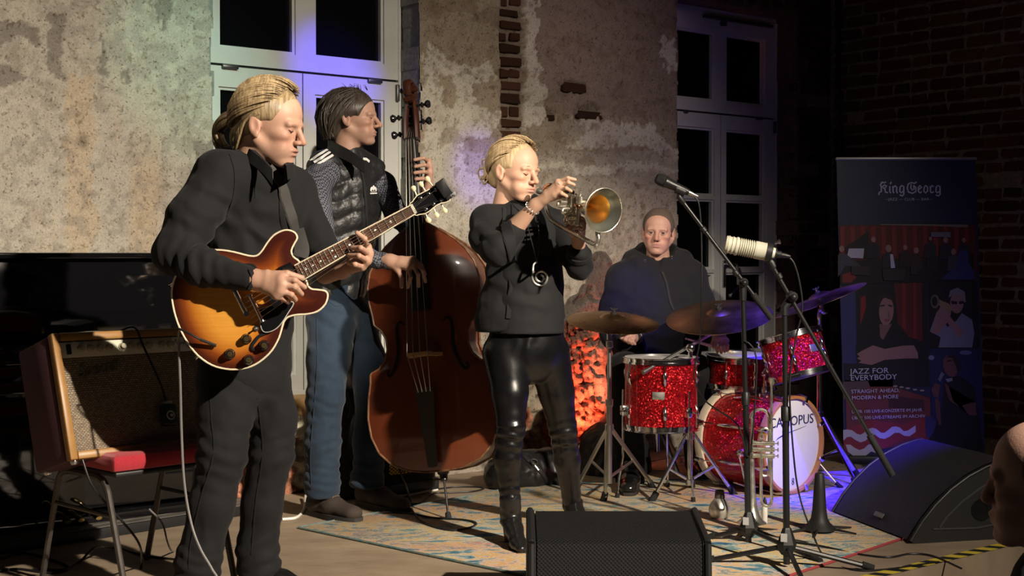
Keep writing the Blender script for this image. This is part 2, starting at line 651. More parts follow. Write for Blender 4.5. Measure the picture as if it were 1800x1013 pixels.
	for poly in ([(752, 60), (775, 90), (800, 112), (838, 125), (850, 108), (862, 130), (880, 150), (884, 200), (860, 240), (884, 300), (870, 460), (740, 460), (745, 120)],
				[(925, -30), (946, -30), (944, 60), (946, 150), (958, 160), (948, 215), (922, 230)], [(988, 214), (1040, 212), (1100, 222), (1150, 224), (1180, 256), (1190, 275), (1140, 262), (1080, 258), (1000, 262)],
				[(945, 288), (1190, 290), (1190, 300), (945, 302)], [(1160, 60), (1190, 60), (1190, 130), (1170, 128)]):
		light_mid |= in_poly(X, Y, poly)
	for poly in ([(765, 140), (790, 132), (803, 158), (800, 185), (780, 190)], [(832, 150), (880, 140), (884, 195), (860, 200), (838, 178)], [(820, 244), (884, 240), (884, 330), (822, 300)]):
		light_mid &= ~in_poly(X, Y, poly)
	light_mid &= mid
	C = np.where(light_mid[:, None], pale * (1 + 0.14 * n_mid + 0.1 * n_lo)[:, None], C)
	hgt = np.where(light_mid, hgt + 0.005, hgt)
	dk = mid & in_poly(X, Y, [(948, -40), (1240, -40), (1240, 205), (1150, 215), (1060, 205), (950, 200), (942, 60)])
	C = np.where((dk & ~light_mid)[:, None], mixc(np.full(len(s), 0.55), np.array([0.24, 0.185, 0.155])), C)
	chips = mid & (fbm(q * np.array([5, 9, 1]), 4, 77) > 0.36)
	C = np.where(chips[:, None], mixc(np.full(len(s), 0.5), brown), C)
	hgt = np.where(chips, hgt - 0.008, hgt)
	ridge = np.abs(fbm(q * np.array([3.2, 4.2, 1]), 4, 78))
	hgt = np.where(mid & (ridge < 0.02), hgt + 0.005, hgt)
	pit = fbm(q * 30, 3, 61)
	pits = mid & (pit > 0.33)
	C = np.where(pits[:, None], mixc(np.full(len(s), 0.45), brown), C)
	hgt = np.where(pits, hgt - 0.004, hgt)
	# stone rubble: under the sill and in the torn-out channel beside it
	d1, d2, cid = voronoi2(np.stack([s * 11.0, z * 13.0], 1) + 0.25 * np.stack([warp, warp2], 1), 5)
	rub = in_poly(X, Y, [(380, 770), (600, 770), (600, 960), (380, 960)]) | in_poly(X, Y, [(886, 572), (1062, 560), (1056, 800), (1050, 860), (886, 860)]) & mid
	edge = np.clip((d2 - d1) * 2.6, 0, 1)
	rough = fbm(q * 26, 4, 90)
	hgt = np.where(rub, -0.03 + 0.025 * edge + 0.030 * rough + 0.014 * fbm(q * 60, 2, 95) + 0.014 * (cid - 0.5), hgt)
	rc = np.where((cid > 0.66)[:, None], redb * 1.5, np.where((cid > 0.33)[:, None], stone * 0.8, tan * 1.1)) * (0.75 + 0.35 * edge + 0.3 * rough)[:, None]
	C = np.where(rub[:, None], rc, C)
	und = in_poly(qx, qy, [(380, 690), (740, 690), (740, 790), (380, 790)]) & ~rub
	C = np.where(und[:, None], np.array([0.62, 0.57, 0.43]) * (1 + 0.2 * n_mid)[:, None], C)
	# red-brown raw strip (torn-out chase, lower down)
	strip = mid & in_poly(X, Y, [(1000, 566), (1042, 566), (1048, 806), (1000, 806)])
	hgt = np.where(strip, hgt - 0.015 + 0.034 * fbm(q * 42, 3, 91), hgt)
	C = np.where(strip[:, None], np.array([0.36, 0.2, 0.14]) * (1 + 0.5 * n_hi)[:, None], C)
	# chase with bricks, brick field right of the second window, single bare bricks
	for poly in ([(880, -60), (921, -60), (923, 262), (882, 262)], [(1358, -60), (1475, -60), (1475, 800), (1358, 800)], [(1180, -80), (1475, -80), (1475, 26), (1400, 26), (1360, 20), (1190, -4)]):
		b = in_poly(qx + 5 * warp, qy + 5 * warp2, poly) & mid
		C = np.where(b[:, None], np.array([0.26, 0.20, 0.155]) * (1 + 0.4 * n_mid)[:, None], C)
		hgt = np.where(b, -0.03 + 0.008 * n_mid + 0.004 * n_hi, hgt)
	for (bx, by, rx, ry) in ((1011, 154, 23, 11), (1038, 202, 25, 10), (966, 206, 12, 7)):
		b = (np.abs(X - bx) < rx) & (np.abs(Y - by) < ry)
		hgt = np.where(b, -0.03, hgt)
		C = np.where(b[:, None], tan * 0.7, C)
	C = C * (1 + 0.12 * n_hi)[:, None]
	pts = pts + n3[None, :] * hgt[:, None]
	# openings with broken edges
	jag = 0.022 * fbm(q * 9, 4, 55)
	op = np.zeros(len(s), bool)
	for w, top in ((W1, 3.3), (W2, W2['ztop'] + 0.015)):
		op |= (s + jag > w['oL']) & (s + jag < w['oR']) & (z + jag * 0.5 > w['zb'] - 0.045) & (z + jag * 0.4 < top)
	ns, nz = len(ss), len(zz)
	op = op.reshape(ns, nz)
	I = np.arange(ns * nz).reshape(ns, nz)
	keep = ~(op[:-1, :-1] | op[1:, :-1] | op[1:, 1:] | op[:-1, 1:])
	quads = np.stack([I[:-1, :-1][keep], I[1:, :-1][keep], I[1:, 1:][keep], I[:-1, 1:][keep]], 1)
	used = np.unique(quads)
	remap = -np.ones(ns * nz, dtype=np.int64)
	remap[used] = np.arange(len(used))
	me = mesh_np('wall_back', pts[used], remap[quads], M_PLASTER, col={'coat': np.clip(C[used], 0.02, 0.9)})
	o = link('wall_back', me, None, WXYZ(0, 0))
	o['kind'] = 'structure'
	return o
WALL_BACK = build_wall_back()
# reveals of the two openings, the jambs' raw plaster
M_REVEAL = mat('reveal_plaster', (0.33, 0.33, 0.30), 0.95, spec=0.15, noise=(30, (0.2, 0.2, 0.18), 0.7), bump=(60, 0.6, 0.02))
M_REVEAL_B = mat('reveal_brickwork', (0.2, 0.13, 0.10), 0.95, spec=0.15, noise=(22, (0.1, 0.075, 0.06), 0.8), bump=(50, 0.7, 0.02))
for w, m, top in ((W1, M_REVEAL, 3.3), (W2, M_REVEAL_B, W2['ztop'])):
	mb = MB()
	for so in (w['oL'] - 0.03, w['oR'] + 0.005):
		ks = [0.0, 0.33, 0.66, 1.0]
		for k in range(26):
			za, zc = w['zb'] - 0.05 + (top - w['zb'] + 0.1) * k / 26, w['zb'] - 0.05 + (top - w['zb'] + 0.1) * (k + 1) / 26
			j0, j1 = 0.012 * random.uniform(-1, 1), 0
			wbox(mb, so + j0, so + 0.035 + j0, za, zc + 0.002, -0.32, -0.012)
	wbox(mb, w['oL'] - 0.03, w['oR'] + 0.03, top, top + 0.05, -0.32, -0.012)
	wbox(mb, w['oL'] - 0.03, w['oR'] + 0.03, w['zb'] - 0.10, w['zb'] - 0.05, -0.32, -0.012)
	r = mb.build('reveal', m, WALL_BACK, smooth=0)
# ---- windows
M_FRAME = mat('white_window_paint', (0.66, 0.67, 0.63), 0.42, noise=(6, (0.55, 0.56, 0.52), 0.5), bump=(80, 0.08, 0.01))
M_GLASS = mat('night_glass', (0.004, 0.004, 0.005), 0.04, spec=0.35)
M_GROOVE = mat('sash_gap_shade', (0.02, 0.02, 0.02), 0.7)
M_HINGE = mat('hinge_metal', (0.12, 0.12, 0.12), 0.4, metal=0.8)
def sash(mb, w, sa, sb, za, zb, panes, win, rail=0.075, bottom=0.11, glass_bars=()):
	o0, o1 = w['off'] - 0.03, w['off'] + 0.03
	xs = sorted({sa, sb} | {p[0] for p in panes} | {p[1] for p in panes})
	zs = sorted({za, zb} | {p[2] for p in panes} | {p[3] for p in panes})
	for i in range(len(xs) - 1):
		for j in range(len(zs) - 1):
			cx, cz = (xs[i] + xs[i + 1]) / 2, (zs[j] + zs[j + 1]) / 2
			if any(p[0] < cx < p[1] and p[2] < cz < p[3] for p in panes):
				continue
			wbox(mb, xs[i], xs[i + 1], zs[j], zs[j + 1], o0, o1)
	for (p0, p1, q0, q1) in panes:
		b = 0.014
		for (a, c, d, e) in ((p0, p0 + b, q0, q1), (p1 - b, p1, q0, q1), (p0 + b, p1 - b, q0, q0 + b), (p0 + b, p1 - b, q1 - b, q1)):
			wbox(mb, a, c, d, e, w['off'] - 0.02, w['off'] + 0.018)
		g = MB()
		wbox(g, p0 + b, p1 - b, q0 + b, q1 - b, w['off'] - 0.014, w['off'] - 0.006)
		g.build('pane', M_GLASS, win, smooth=0)
def window(n, w, zmax, upper, lower, hinges, gap_x):
	win = bpy.data.objects.new('window_%d' % n, None)
	COL.objects.link(win)
	base = WXYZ(w['sc'], w['zb'], w['off'])
	win.location = base
	ORG[win.name] = base
	win['kind'] = 'structure'
	off = w['off']
	fr = MB()        # fixed outer frame
	t = 0.035
	wbox(fr, w['sL'] - t, w['sL'], w['zb'] - 0.02, zmax, off - 0.06, off + 0.02)
	wbox(fr, w['sR'], w['sR'] + t * 0.45, w['zb'] - 0.02, zmax, off - 0.06, off + 0.035)
	wbox(fr, w['sL'], w['sR'], w['zb'] - 0.03, w['zb'], off - 0.06, off + 0.04)
	wbox(fr, w['sL'], w['sR'], zmax, zmax + 0.06, off - 0.06, off + 0.035)
	fr.build('window_frame', M_FRAME, win, smooth=0)
	g = MB()
	wbox(g, w['sL'], w['sR'], w['zt'] - 0.006, w['zt'] + 0.006, off - 0.03, off + 0.012)
	wbox(g, w['sc'] + gap_x - 0.003, w['sc'] + gap_x + 0.003, w['zb'], w['zt'], off - 0.03, off + 0.026)
	g.build('sash_gap', M_GROOVE, win, smooth=0)  # near-black strips painting the shade in the gaps between sashes
	mb = MB()
	sash(mb, w, w['sL'], w['sR'], w['zt'] + 0.006, zmax, upper, win)
	mb.build('upper_sash', M_FRAME, win, smooth=0)
	mb = MB()
	sash(mb, w, w['sL'], w['sc'] + gap_x - 0.003, w['zb'], w['zt'] - 0.006, [p for p in lower if p[1] < w['sc'] + 0.01], win)
	mb.build('casement', M_FRAME, win, smooth=0)
	mb = MB()
	sash(mb, w, w['sc'] + gap_x + 0.003, w['sR'], w['zb'], w['zt'] - 0.006, [p for p in lower if p[0] > w['sc'] - 0.01], win)
	mb.build('casement', M_FRAME, win, smooth=0)
	for (hs, hz, hw, hh) in hinges:
		h = MB()
		wbox(h, hs - hw / 2, hs + hw / 2, hz - hh / 2, hz + hh / 2, off + 0.025, off + 0.05, 0.006)
		h.build('hinge', M_HINGE, win)
	return win
def wpane(w, x0, y0, x1, y1):
	a, b = WP(x0, y0, w['off']), WP(x1, y1, w['off'])
	return ((a - W0).dot(WU), (b - W0).dot(WU), min(a.z, b.z), max(a.z, b.z))
sp = lambda w, x, y: ws(x, y, w['off'])
zp = lambda w, x, y: wz(x, y, w['off'])
pl0, pl1 = sp(W1, 379, 90), sp(W1, 514.5, 95)
pr0, pr1 = sp(W1, 548, 104), sp(W1, 670, 116)
zu = zp(W1, 447, 91)
zl = zp(W1, 560, 168)
zlb = zp(W1, 516, 658)
window(1, W1, 3.1, [(pl0, pl1, zu, 3.0), (pr0, pr1, zu, 3.0)],
	[(pl0, pl1, zlb, zl), (pr0, pr1, zlb, zl)],
	[(ws(398, 119, -0.21), wz(398, 119, -0.21), 0.085, 0.022), (ws(652, 144, -0.21), wz(652, 144, -0.21), 0.085, 0.022),
		(ws(691.5, 165, -0.21), wz(691.5, 165, -0.21), 0.018, 0.09)], -0.012)
ql0, ql1 = sp(W2, 1182, 110), sp(W2, 1250.5, 110)
qr0, qr1 = sp(W2, 1271, 120), sp(W2, 1339, 120)
zu0, zu1 = zp(W2, 1271, 181), zp(W2, 1271, 61)
zl1 = zp(W2, 1271, 228.5)
m1, m2 = zp(W2, 1300, 350), zp(W2, 1300, 476)
bw = 0.012
lows = []
for a, b in ((ql0, ql1), (qr0, qr1)):
	lows += [(a, b, m1 + bw, zl1), (a, b, m2 + bw, m1 - bw), (a, b, 0.53, m2 - bw)]
win2 = window(2, W2, W2['ztop'] - 0.03, [(ql0, ql1, zu0, zu1), (qr0, qr1, zu0, zu1)], lows,
			[(ws(1327, 209, -0.21), wz(1327, 209, -0.21), 0.06, 0.02), (ws(1198, 197, -0.21), wz(1198, 197, -0.21), 0.03, 0.02),
			(ws(1354, 225, -0.21), wz(1354, 225, -0.21), 0.016, 0.08), (ws(1264, 43, -0.21), wz(1264, 43, -0.21), 0.05, 0.03)], 0.004)
hb = MB()
wbox(hb, ws(1265, 480, -0.21) - 0.012, ws(1265, 480, -0.21) + 0.012, wz(1268, 505, -0.21), wz(1268, 458, -0.21), -0.18, -0.165, 0.005)
hb.cyl(WXYZ(ws(1266, 464, -0.21), wz(1266, 464, -0.21), -0.18), WXYZ(ws(1266, 464, -0.21), wz(1266, 464, -0.21), -0.12), 0.009)
hb.sweep([WXYZ(ws(1266, 464, -0.21), wz(1266, 464, -0.21), -0.125), WXYZ(ws(1277, 464, -0.21), wz(1277, 464, -0.21), -0.125),
		WXYZ(ws(1279, 470, -0.21), wz(1279, 470, -0.21), -0.125), WXYZ(ws(1279, 500, -0.21), wz(1279, 500, -0.21), -0.125)], 0.008, 10)
hb.build('handle', mat('brushed_handle', (0.5, 0.5, 0.5), 0.3, metal=1.0), win2)
cl = MB()
wbox(cl, ws(1228, 33, -0.21), ws(1348, 45, -0.21), wz(1290, 40, -0.21) - 0.008, wz(1290, 40, -0.21) + 0.012, -0.18, -0.15, 0.005)
cl.build('closer_rail', M_HINGE, win2)
# timber sill board of window 1
sl = MB()
z1t = wz(601, 689, -0.03)
wbox(sl, W1['oL'] - 0.02, W1['oR'] + 0.02, W1['zb'] - 0.1, W1['zb'] - 0.02, -0.28, 0.012, 0.006)
o = sl.build('trim_1', mat('sill_timber', (0.55, 0.33, 0.14), 0.5, stretch=(1, 1, 14), noise=(6, (0.40, 0.22, 0.09), 0.6)), None, WXYZ(W1['sc'], W1['zb'] - 0.1, 0))
o['kind'] = 'structure'
# ---- bricks
M_BRICK = mat('old_brick', (0.22, 0.115, 0.078), 0.93, spec=0.15, noise=(22, (0.11, 0.075, 0.058), 0.9), bump=(60, 0.9, 0.02))
_nt, _N, _L, _B = nodes_of(M_BRICK)
_oi = _N.new('ShaderNodeObjectInfo')
_rp = _N.new('ShaderNodeValToRGB')
_rp.color_ramp.elements[0].color = (0.55, 0.5, 0.45, 1)
_rp.color_ramp.elements[1].color = (1.25, 1.05, 0.95, 1)
_e = _rp.color_ramp.elements.new(0.5)
_e.color = (0.95, 0.78, 0.62, 1)
_mx = _N.new('ShaderNodeMix')
_mx.data_type = 'RGBA'
_mx.blend_type = 'MULTIPLY'
_mx.inputs['Factor'].default_value = 1.0
_src = _B.inputs['Base Color'].links[0].from_socket
_L.new(_oi.outputs['Random'], _rp.inputs['Fac'])
_L.new(_src, _mx.inputs['A'])
_L.new(_rp.outputs['Color'], _mx.inputs['B'])
_L.new(_mx.outputs['Result'], _B.inputs['Base Color'])
BRICKS = []
for k in range(6):
	bm = bmesh.new()
	bmesh.ops.create_cube(bm, size=1.0)
	bmesh.ops.bevel(bm, geom=bm.edges[:], offset=0.09, segments=1, affect='EDGES')
	rr = random.Random(k)
	for v in bm.verts:
		v.co += Vector((rr.uniform(-.05, .05), rr.uniform(-.05, .05), rr.uniform(-.06, .06)))
	me = bpy.data.meshes.new('brick')
	bm.to_mesh(me)
	bm.free()
	me.materials.append(M_BRICK)
	BRICKS.append(me)
def brick(parent, c, size, ax, rnd):
	o = bpy.data.objects.new('brick', BRICKS[rnd.randrange(6)])
	COL.objects.link(o)
	o.parent = parent
	x, y, z = ax
	M = Matrix(((x.x, y.x, z.x), (x.y, y.y, z.y), (x.z, y.z, z.z))).to_4x4()
	o.matrix_local = Matrix.Translation(Vector(c) - ORG[parent.name]) @ M @ Matrix.Rotation(rnd.uniform(-.012, .012), 4, 'Y') @ Matrix.Diagonal((size[0], size[1], size[2], 1))
	return o
_r = random.Random(3)
y = -8.0
row = 0
while y < 258:            # the open chase above the trumpeter
	hpx = _r.uniform(19, 24)
	xs = [(882, 921)] if row % 3 else [(882, 898), (900, 921)]
	for (xa, xb) in xs:
		a, b = WP(xa, y + 1.5), WP(xb - _r.uniform(0, 6), y + hpx - 1.5)
		s0, s1 = (a - W0).dot(WU), (b - W0).dot(WU)
		brick(WALL_BACK, WXYZ((s0 + s1) / 2, (a.z + b.z) / 2, -0.05 + _r.uniform(-.008, .006)), (s1 - s0, 0.08, a.z - b.z), (WU, WN, UP), _r)
	y += hpx
	row += 1
for (x0, y0, x1, y1) in ((990, 144, 1032, 164), (1015, 194, 1061, 211), (955, 200, 978, 213)):
	a, b = WP(x0, y0), WP(x1, y1)
	s0, s1 = (a - W0).dot(WU), (b - W0).dot(WU)
	brick(WALL_BACK, WXYZ((s0 + s1) / 2, (a.z + b.z) / 2, -0.045), (s1 - s0, 0.08, abs(a.z - b.z)), (WU, WN, UP), _r)
z = 0.5
row = 0
while z < 3.3:            # pier right of window 2
	h = 0.076
	s = W2['oR'] + 0.004 - (0.0 if row % 2 else 0.0)
	first = 0.12 if row % 2 else 0.24
	while s < S_COR - 0.02:
		e = min(s + first, S_COR - 0.01)
		if e - s > 0.04 and _r.random() > 0.06:
			brick(WALL_BACK, WXYZ((s + e) / 2, z, -0.045 + _r.uniform(-.006, .005)), (e - s - 0.014, 0.075, h - 0.014), (WU, WN, UP), _r)
		s = e
		first = 0.245
	z += h
	row += 1
for k in range(9):        # soldier course over window 2
	s = W2['oL'] + 0.03 + k * (W2['oR'] - W2['oL']) / 9
	brick(WALL_BACK, WXYZ(s + 0.03, W2['ztop'] + 0.14, -0.04 + _r.uniform(-.006, .005)), (0.065, 0.08, 0.23), (WU, WN, UP), _r)
# ---- brick side wall
RU = WN.copy()                                           # from the corner towards the right
RN = -WU                                                 # into the room
CORNER = WXYZ(S_COR, 0)
M_MORTAR = mat('grey_mortar', (0.25, 0.215, 0.175), 0.95, spec=0.15, noise=(28, (0.14, 0.12, 0.10), 0.8), bump=(60, 0.7, 0.02))
def RXYZ(s, z, off=0.0):
	p = CORNER + RU * s + RN * off
	return Vector((p.x, p.y, z))
h = 0.02
ss = np.arange(-0.1, 4.6, h)
zz = np.arange(-0.5, 3.7, h)
Sg, Zg = np.meshgrid(ss, zz, indexing='ij')
q = np.stack([Sg.ravel(), Zg.ravel(), np.ones(Sg.size)], 1)
hg = 0.006 * fbm(q * 8, 4, 12) + 0.003 * vnoise(q * 33, 5)
pp = np.array(CORNER)[None, :] + q[:, :1] * np.array(RU) + hg[:, None] * np.array(RN)
pp[:, 2] = q[:, 1]
ns, nz = Sg.shape
I = np.arange(ns * nz).reshape(ns, nz)
quads = np.stack([I[:-1, :-1].ravel(), I[1:, :-1].ravel(), I[1:, 1:].ravel(), I[:-1, 1:].ravel()], 1)
WALL_RIGHT = link('wall_right', mesh_np('wall_right', pp, quads, M_MORTAR), None, CORNER)
WALL_RIGHT['kind'] = 'structure'
z = 0.05
row = 0
extra = MB()
while z < 3.4:
	s = -0.02 + (0.0 if row % 2 else -0.125) + _r.uniform(-.02, .02)
	hh = 0.077 + _r.uniform(-.004, .004)
	while s < 4.3:
		L_ = 0.25 if _r.random() > 0.25 else 0.13
		a, e = max(s, 0.0), s + L_
		c = RXYZ((a + e) / 2, z + hh / 2, -0.018 + _r.uniform(-.008, .006))
		sz = (e - a - 0.015, 0.06, hh - 0.016)
		if e - a > 0.05:
			if e < 1.72 and 0.0 < z < 3.05:
				if _r.random() > 0.05:
					brick(WALL_RIGHT, c, sz, (RU, RN, UP), _r)
			else:
				extra.box(c, sz, (RU, RN, UP))
		s = e
	z += hh
	row += 1
ex = extra.build('brickwork', M_BRICK, WALL_RIGHT, smooth=0)
ex['kind'] = 'stuff'
# conduit and cable in the corner
cb = MB()
cb.sweep([RXYZ(0.05, 3.6, 0.03), RXYZ(0.06, 2.4, 0.03), RXYZ(0.09, 1.7, 0.03), RXYZ(0.08, 0.0, 0.03)], 0.012, 8)
o = cb.build('corner_cable', mat('black_cable', (0.012, 0.012, 0.013), 0.45), None, RXYZ(0.06, 0, 0.03))
tag(o, 'thick black cable running down the corner of the brick wall', 'cable')
# ---- stage floor, its edge tape, the lower hall floor
M_FLOOR = mat('stage_boards', (0.37, 0.285, 0.20), 0.55, noise=(3.2, (0.25, 0.185, 0.125), 0.8, 8), stretch=(1.0, 1.8, 1.0, (0, 0, math.radians(39))), bump=(14, 0.12, 0.02), rnoise=(5, 0.42, 0.75))
_ed = F(1690, 982)
EDGE0 = Vector((_ed.x, _ed.y, 0))
fl = MB()
a0, a1 = EDGE0 - WU * 6.5, EDGE0 + WU * 3.6
far = 6.0
fl.prism([a0, a1, a1 - WN * far, a0 - WN * far], (0, 0, -0.12))
FLOOR = fl.build('floor', M_FLOOR, None, EDGE0, smooth=0)
FLOOR['kind'] = 'structure'
lf = MB()
lf.box((0, 3, -0.47), (16, 14, 0.04))
o = lf.build('hall_floor', mat('hall_floor_dark', (0.045, 0.045, 0.05), 0.6, noise=(5, (0.03, 0.03, 0.034), 0.6)), None, (0, 0, -0.45), smooth=0)
o['kind'] = 'structure'
rs = MB()
rs.prism([a0 - WN * 0.02, a1 - WN * 0.02, a1 - WN * 0.04, a0 - WN * 0.04], (0, 0, -0.45))
o = rs.build('trim_2', mat('riser_black', (0.02, 0.02, 0.022), 0.7), None, EDGE0 - WN * .03, smooth=0)
o['kind'] = 'structure'
tp = thing('hazard_tape', 'yellow and black striped hazard tape along the stage edge', 'tape', EDGE0)
b = MB()
b.prism([EDGE0 + WU * -1.5 - WN * 0.06 + UP * .0005, EDGE0 + WU * 1.5 - WN * 0.06 + UP * .0005, EDGE0 + WU * 1.5 - WN * 0.005 + UP * .0005, EDGE0 + WU * -1.5 - WN * 0.005 + UP * .0005], (0, 0, 0.0005))
b.build('tape_strip', mat('tape_black', (0.02, 0.02, 0.02), 0.5), tp, smooth=0)
for k in range(-14, 15):
	b = MB()
	c = EDGE0 + WU * (k * 0.105) + UP * .0012
	b.prism([c - WU * .03 - WN * .06, c + WU * .022 - WN * .06, c + WU * .05 - WN * .005, c - WU * .002 - WN * .005], (0, 0, .0005))
	b.build('yellow_stripe', mat('tape_yellow', (0.75, 0.58, 0.06), 0.5), tp, smooth=0)
# ---- low plank platform under the piano
pe0, pe1 = F(89, 962), F(318, 925)
pd = (pe1 - pe0).normalized()
pn = Vector((pd.y, -pd.x, 0))
pst, pen = pe0 - pd * 1.3, pe1 + pd * 0.42
plat = thing('plank_platform', 'low grey plank platform with a black front edge under the piano', 'platform', pe0)
M_PLANK = mat('grey_planks', (0.16, 0.145, 0.125), 0.6, stretch=(9, 1.2, 1, (0, 0, -math.atan2(pd.y, pd.x))), noise=(3, (0.10, 0.09, 0.08), 0.7))
wdt = 0.155
dw = min((pst - W0).dot(WN), (pen - W0).dot(WN)) - 0.06
nb_ = 4
wdt = (dw - 0.02) / nb_
for k in range(nb_):
	b = MB()
	a = pst - pn * (k * wdt + 0.02)
	e = pen - pn * (k * wdt + 0.02)
	c = (a + e) / 2 - pn * (wdt / 2)
	b.box(c + UP * 0.032, ((e - a).length, wdt - 0.006, 0.022), (pd, -pn, UP), 0.003)
	b.build('plank', M_PLANK, plat)
b = MB()
b.box((pst + pen) / 2 - pn * 0.01 + UP * 0.021, ((pen - pst).length + 0.01, 0.018, 0.042), (pd, -pn, UP), 0.002)
b.build('front_edge', mat('edge_black', (0.015, 0.015, 0.016), 0.5), plat)
# ================================================================== soft bodies: distance fields -> meshes
from mathutils.bvhtree import BVHTree
class Field:
	def __init__(self, h=0.008, k=0.02):
		self.h, self.k = h, k
		self.p = []
	def cone(self, a, b, ra, rb=None, k=None, flat=None, op='u'):
		rb = ra if rb is None else rb
		self.p.append(('c', np.array(a, float), np.array(b, float), ra, rb, self.k if k is None else k, None if flat is None else (np.array(Vector(flat[0]).normalized(), float), flat[1]), op))
		return self
	def chain(self, pts, rs, k=None, flat=None):
		for i in range(len(pts) - 1):
			self.cone(pts[i], pts[i + 1], rs[i], rs[i + 1], k, flat)
		return self
	def ell(self, c, r, k=None, op='u', ax=None):
		M = np.eye(3) if ax is None else np.array([list(Vector(a)) for a in ax], float)
		self.p.append(('e', np.array(c, float), np.array(r, float), M, 0, self.k if k is None else k, None, op))
		return self
	def half(self, pt, nrm, k=0.004):
		self.p.append(('h', np.array(pt, float), np.array(Vector(nrm).normalized(), float), 0, 0, k, None, 's'))
		return self
	def mesh(self):
		lo, hi = np.full(3, 1e9), np.full(3, -1e9)
		bb = []
		for q in self.p:
			if q[0] == 'c':
				r = max(q[3], q[4])
				l, u = np.minimum(q[1], q[2]) - r, np.maximum(q[1], q[2]) + r
			elif q[0] == 'e':
				r = np.abs(q[3].T) @ q[2]
				l, u = q[1] - r, q[1] + r
			else:
				l, u = None, None
			bb.append((l, u))
			if q[7] == 'u':
				lo, hi = np.minimum(lo, l), np.maximum(hi, u)
		h = self.h
		lo = lo - 4 * h
		n = np.ceil((hi + 4 * h - lo) / h).astype(int) + 1
		D = np.full(n, 1.0, dtype=np.float32)
		axs = [(lo[i] + h * np.arange(n[i])) for i in range(3)]
		for q, (l, u) in zip(self.p, bb):
			k = max(q[5], 1e-4)
			if l is None:
				sl = (slice(None),) * 3
			else:
				m = k + 3 * h
				i0 = np.clip(np.floor((l - m - lo) / h).astype(int), 0, n)
				i1 = np.clip(np.ceil((u + m - lo) / h).astype(int) + 1, 0, n)
				sl = tuple(slice(a, b) for a, b in zip(i0, i1))
			X = axs[0][sl[0]][:, None, None]
			Y = axs[1][sl[1]][None, :, None]
			Z = axs[2][sl[2]][None, None, :]
			if q[0] == 'c':
				a, b = q[1], q[2]
				d = b - a
				L2 = max(float(d @ d), 1e-12)
				px, py, pz = X - a[0], Y - a[1], Z - a[2]
				t = np.clip((px * d[0] + py * d[1] + pz * d[2]) / L2, 0, 1)
				px, py, pz = px - t * d[0], py - t * d[1], pz - t * d[2]
				if q[6] is not None:
					nx, f = q[6]
					w = (px * nx[0] + py * nx[1] + pz * nx[2]) * (1 / f - 1)
					px, py, pz = px + w * nx[0], py + w * nx[1], pz + w * nx[2]
				v = np.sqrt(px * px + py * py + pz * pz) - (q[3] + (q[4] - q[3]) * t)
			elif q[0] == 'e':
				px, py, pz = X - q[1][0], Y - q[1][1], Z - q[1][2]
				M, r = q[3], q[2]
				e = [(px * M[i][0] + py * M[i][1] + pz * M[i][2]) for i in range(3)]
				k0 = np.sqrt((e[0] / r[0]) ** 2 + (e[1] / r[1]) ** 2 + (e[2] / r[2]) ** 2)
				k1 = np.sqrt((e[0] / r[0] ** 2) ** 2 + (e[1] / r[1] ** 2) ** 2 + (e[2] / r[2] ** 2) ** 2)
				v = k0 * (k0 - 1.0) / np.maximum(k1, 1e-9)
			else:
				v = -((X - q[1][0]) * q[2][0] + (Y - q[1][1]) * q[2][1] + (Z - q[1][2]) * q[2][2])
			A = D[sl]
			if q[7] == 'u':
				w = np.clip(0.5 + 0.5 * (A - v) / k, 0, 1)
				D[sl] = A * (1 - w) + v * w - k * w * (1 - w)
			else:
				v = -v
				w = np.clip(0.5 - 0.5 * (A - v) / k, 0, 1)
				D[sl] = A * (1 - w) + v * w + k * w * (1 - w)
		return snet(D, lo, h)
def snet(D, org, h):
	s = D < 0
	c = np.zeros(tuple(x - 1 for x in D.shape), np.int8)
	for i in (0, 1):
		for j in (0, 1):
			for k in (0, 1):
				c += s[i:s.shape[0] - 1 + i, j:s.shape[1] - 1 + j, k:s.shape[2] - 1 + k]
	act = (c > 0) & (c < 8)
	ids = np.argwhere(act)
	idx = -np.ones(act.shape, np.int64)
	idx[act] = np.arange(len(ids))
	acc = np.zeros((len(ids), 3))
	cnt = np.zeros(len(ids))
	cs = [(i, j, k) for i in (0, 1) for j in (0, 1) for k in (0, 1)]
	for o1 in cs:
		for ax in range(3):
			if o1[ax] == 0:
				o2 = list(o1)
				o2[ax] = 1
				v1 = D[ids[:, 0] + o1[0], ids[:, 1] + o1[1], ids[:, 2] + o1[2]]
				v2 = D[ids[:, 0] + o2[0], ids[:, 1] + o2[1], ids[:, 2] + o2[2]]
				m = (v1 < 0) != (v2 < 0)
				t = np.where(m, v1 / np.where(m, v1 - v2, 1), 0)
				for a in range(3):
					acc[:, a] += m * (o1[a] + (t if a == ax else 0))
				cnt += m
	V_ = (ids + acc / np.maximum(cnt, 1)[:, None]) * h + org
	Q = []
	for ax in range(3):
		a, b = (ax + 1) % 3, (ax + 2) % 3
		s0 = [slice(1, -1)] * 3
		s1 = [slice(1, -1)] * 3
		s0[ax], s1[ax] = slice(0, -1), slice(1, None)
		m = s[tuple(s0)] != s[tuple(s1)]
		e = np.argwhere(m)
		off = np.ones(3, int)
		off[ax] = 0
		e = e + off
		inside = s[e[:, 0], e[:, 1], e[:, 2]]
		def cell(da, db):
			t = e.copy()
			t[:, a] -= da
			t[:, b] -= db
			return idx[t[:, 0], t[:, 1], t[:, 2]]
		q = np.stack([cell(1, 1), cell(0, 1), cell(0, 0), cell(1, 0)], 1)
		q[~inside] = q[~inside][:, ::-1]
		Q.append(q)
	return V_, np.concatenate(Q)
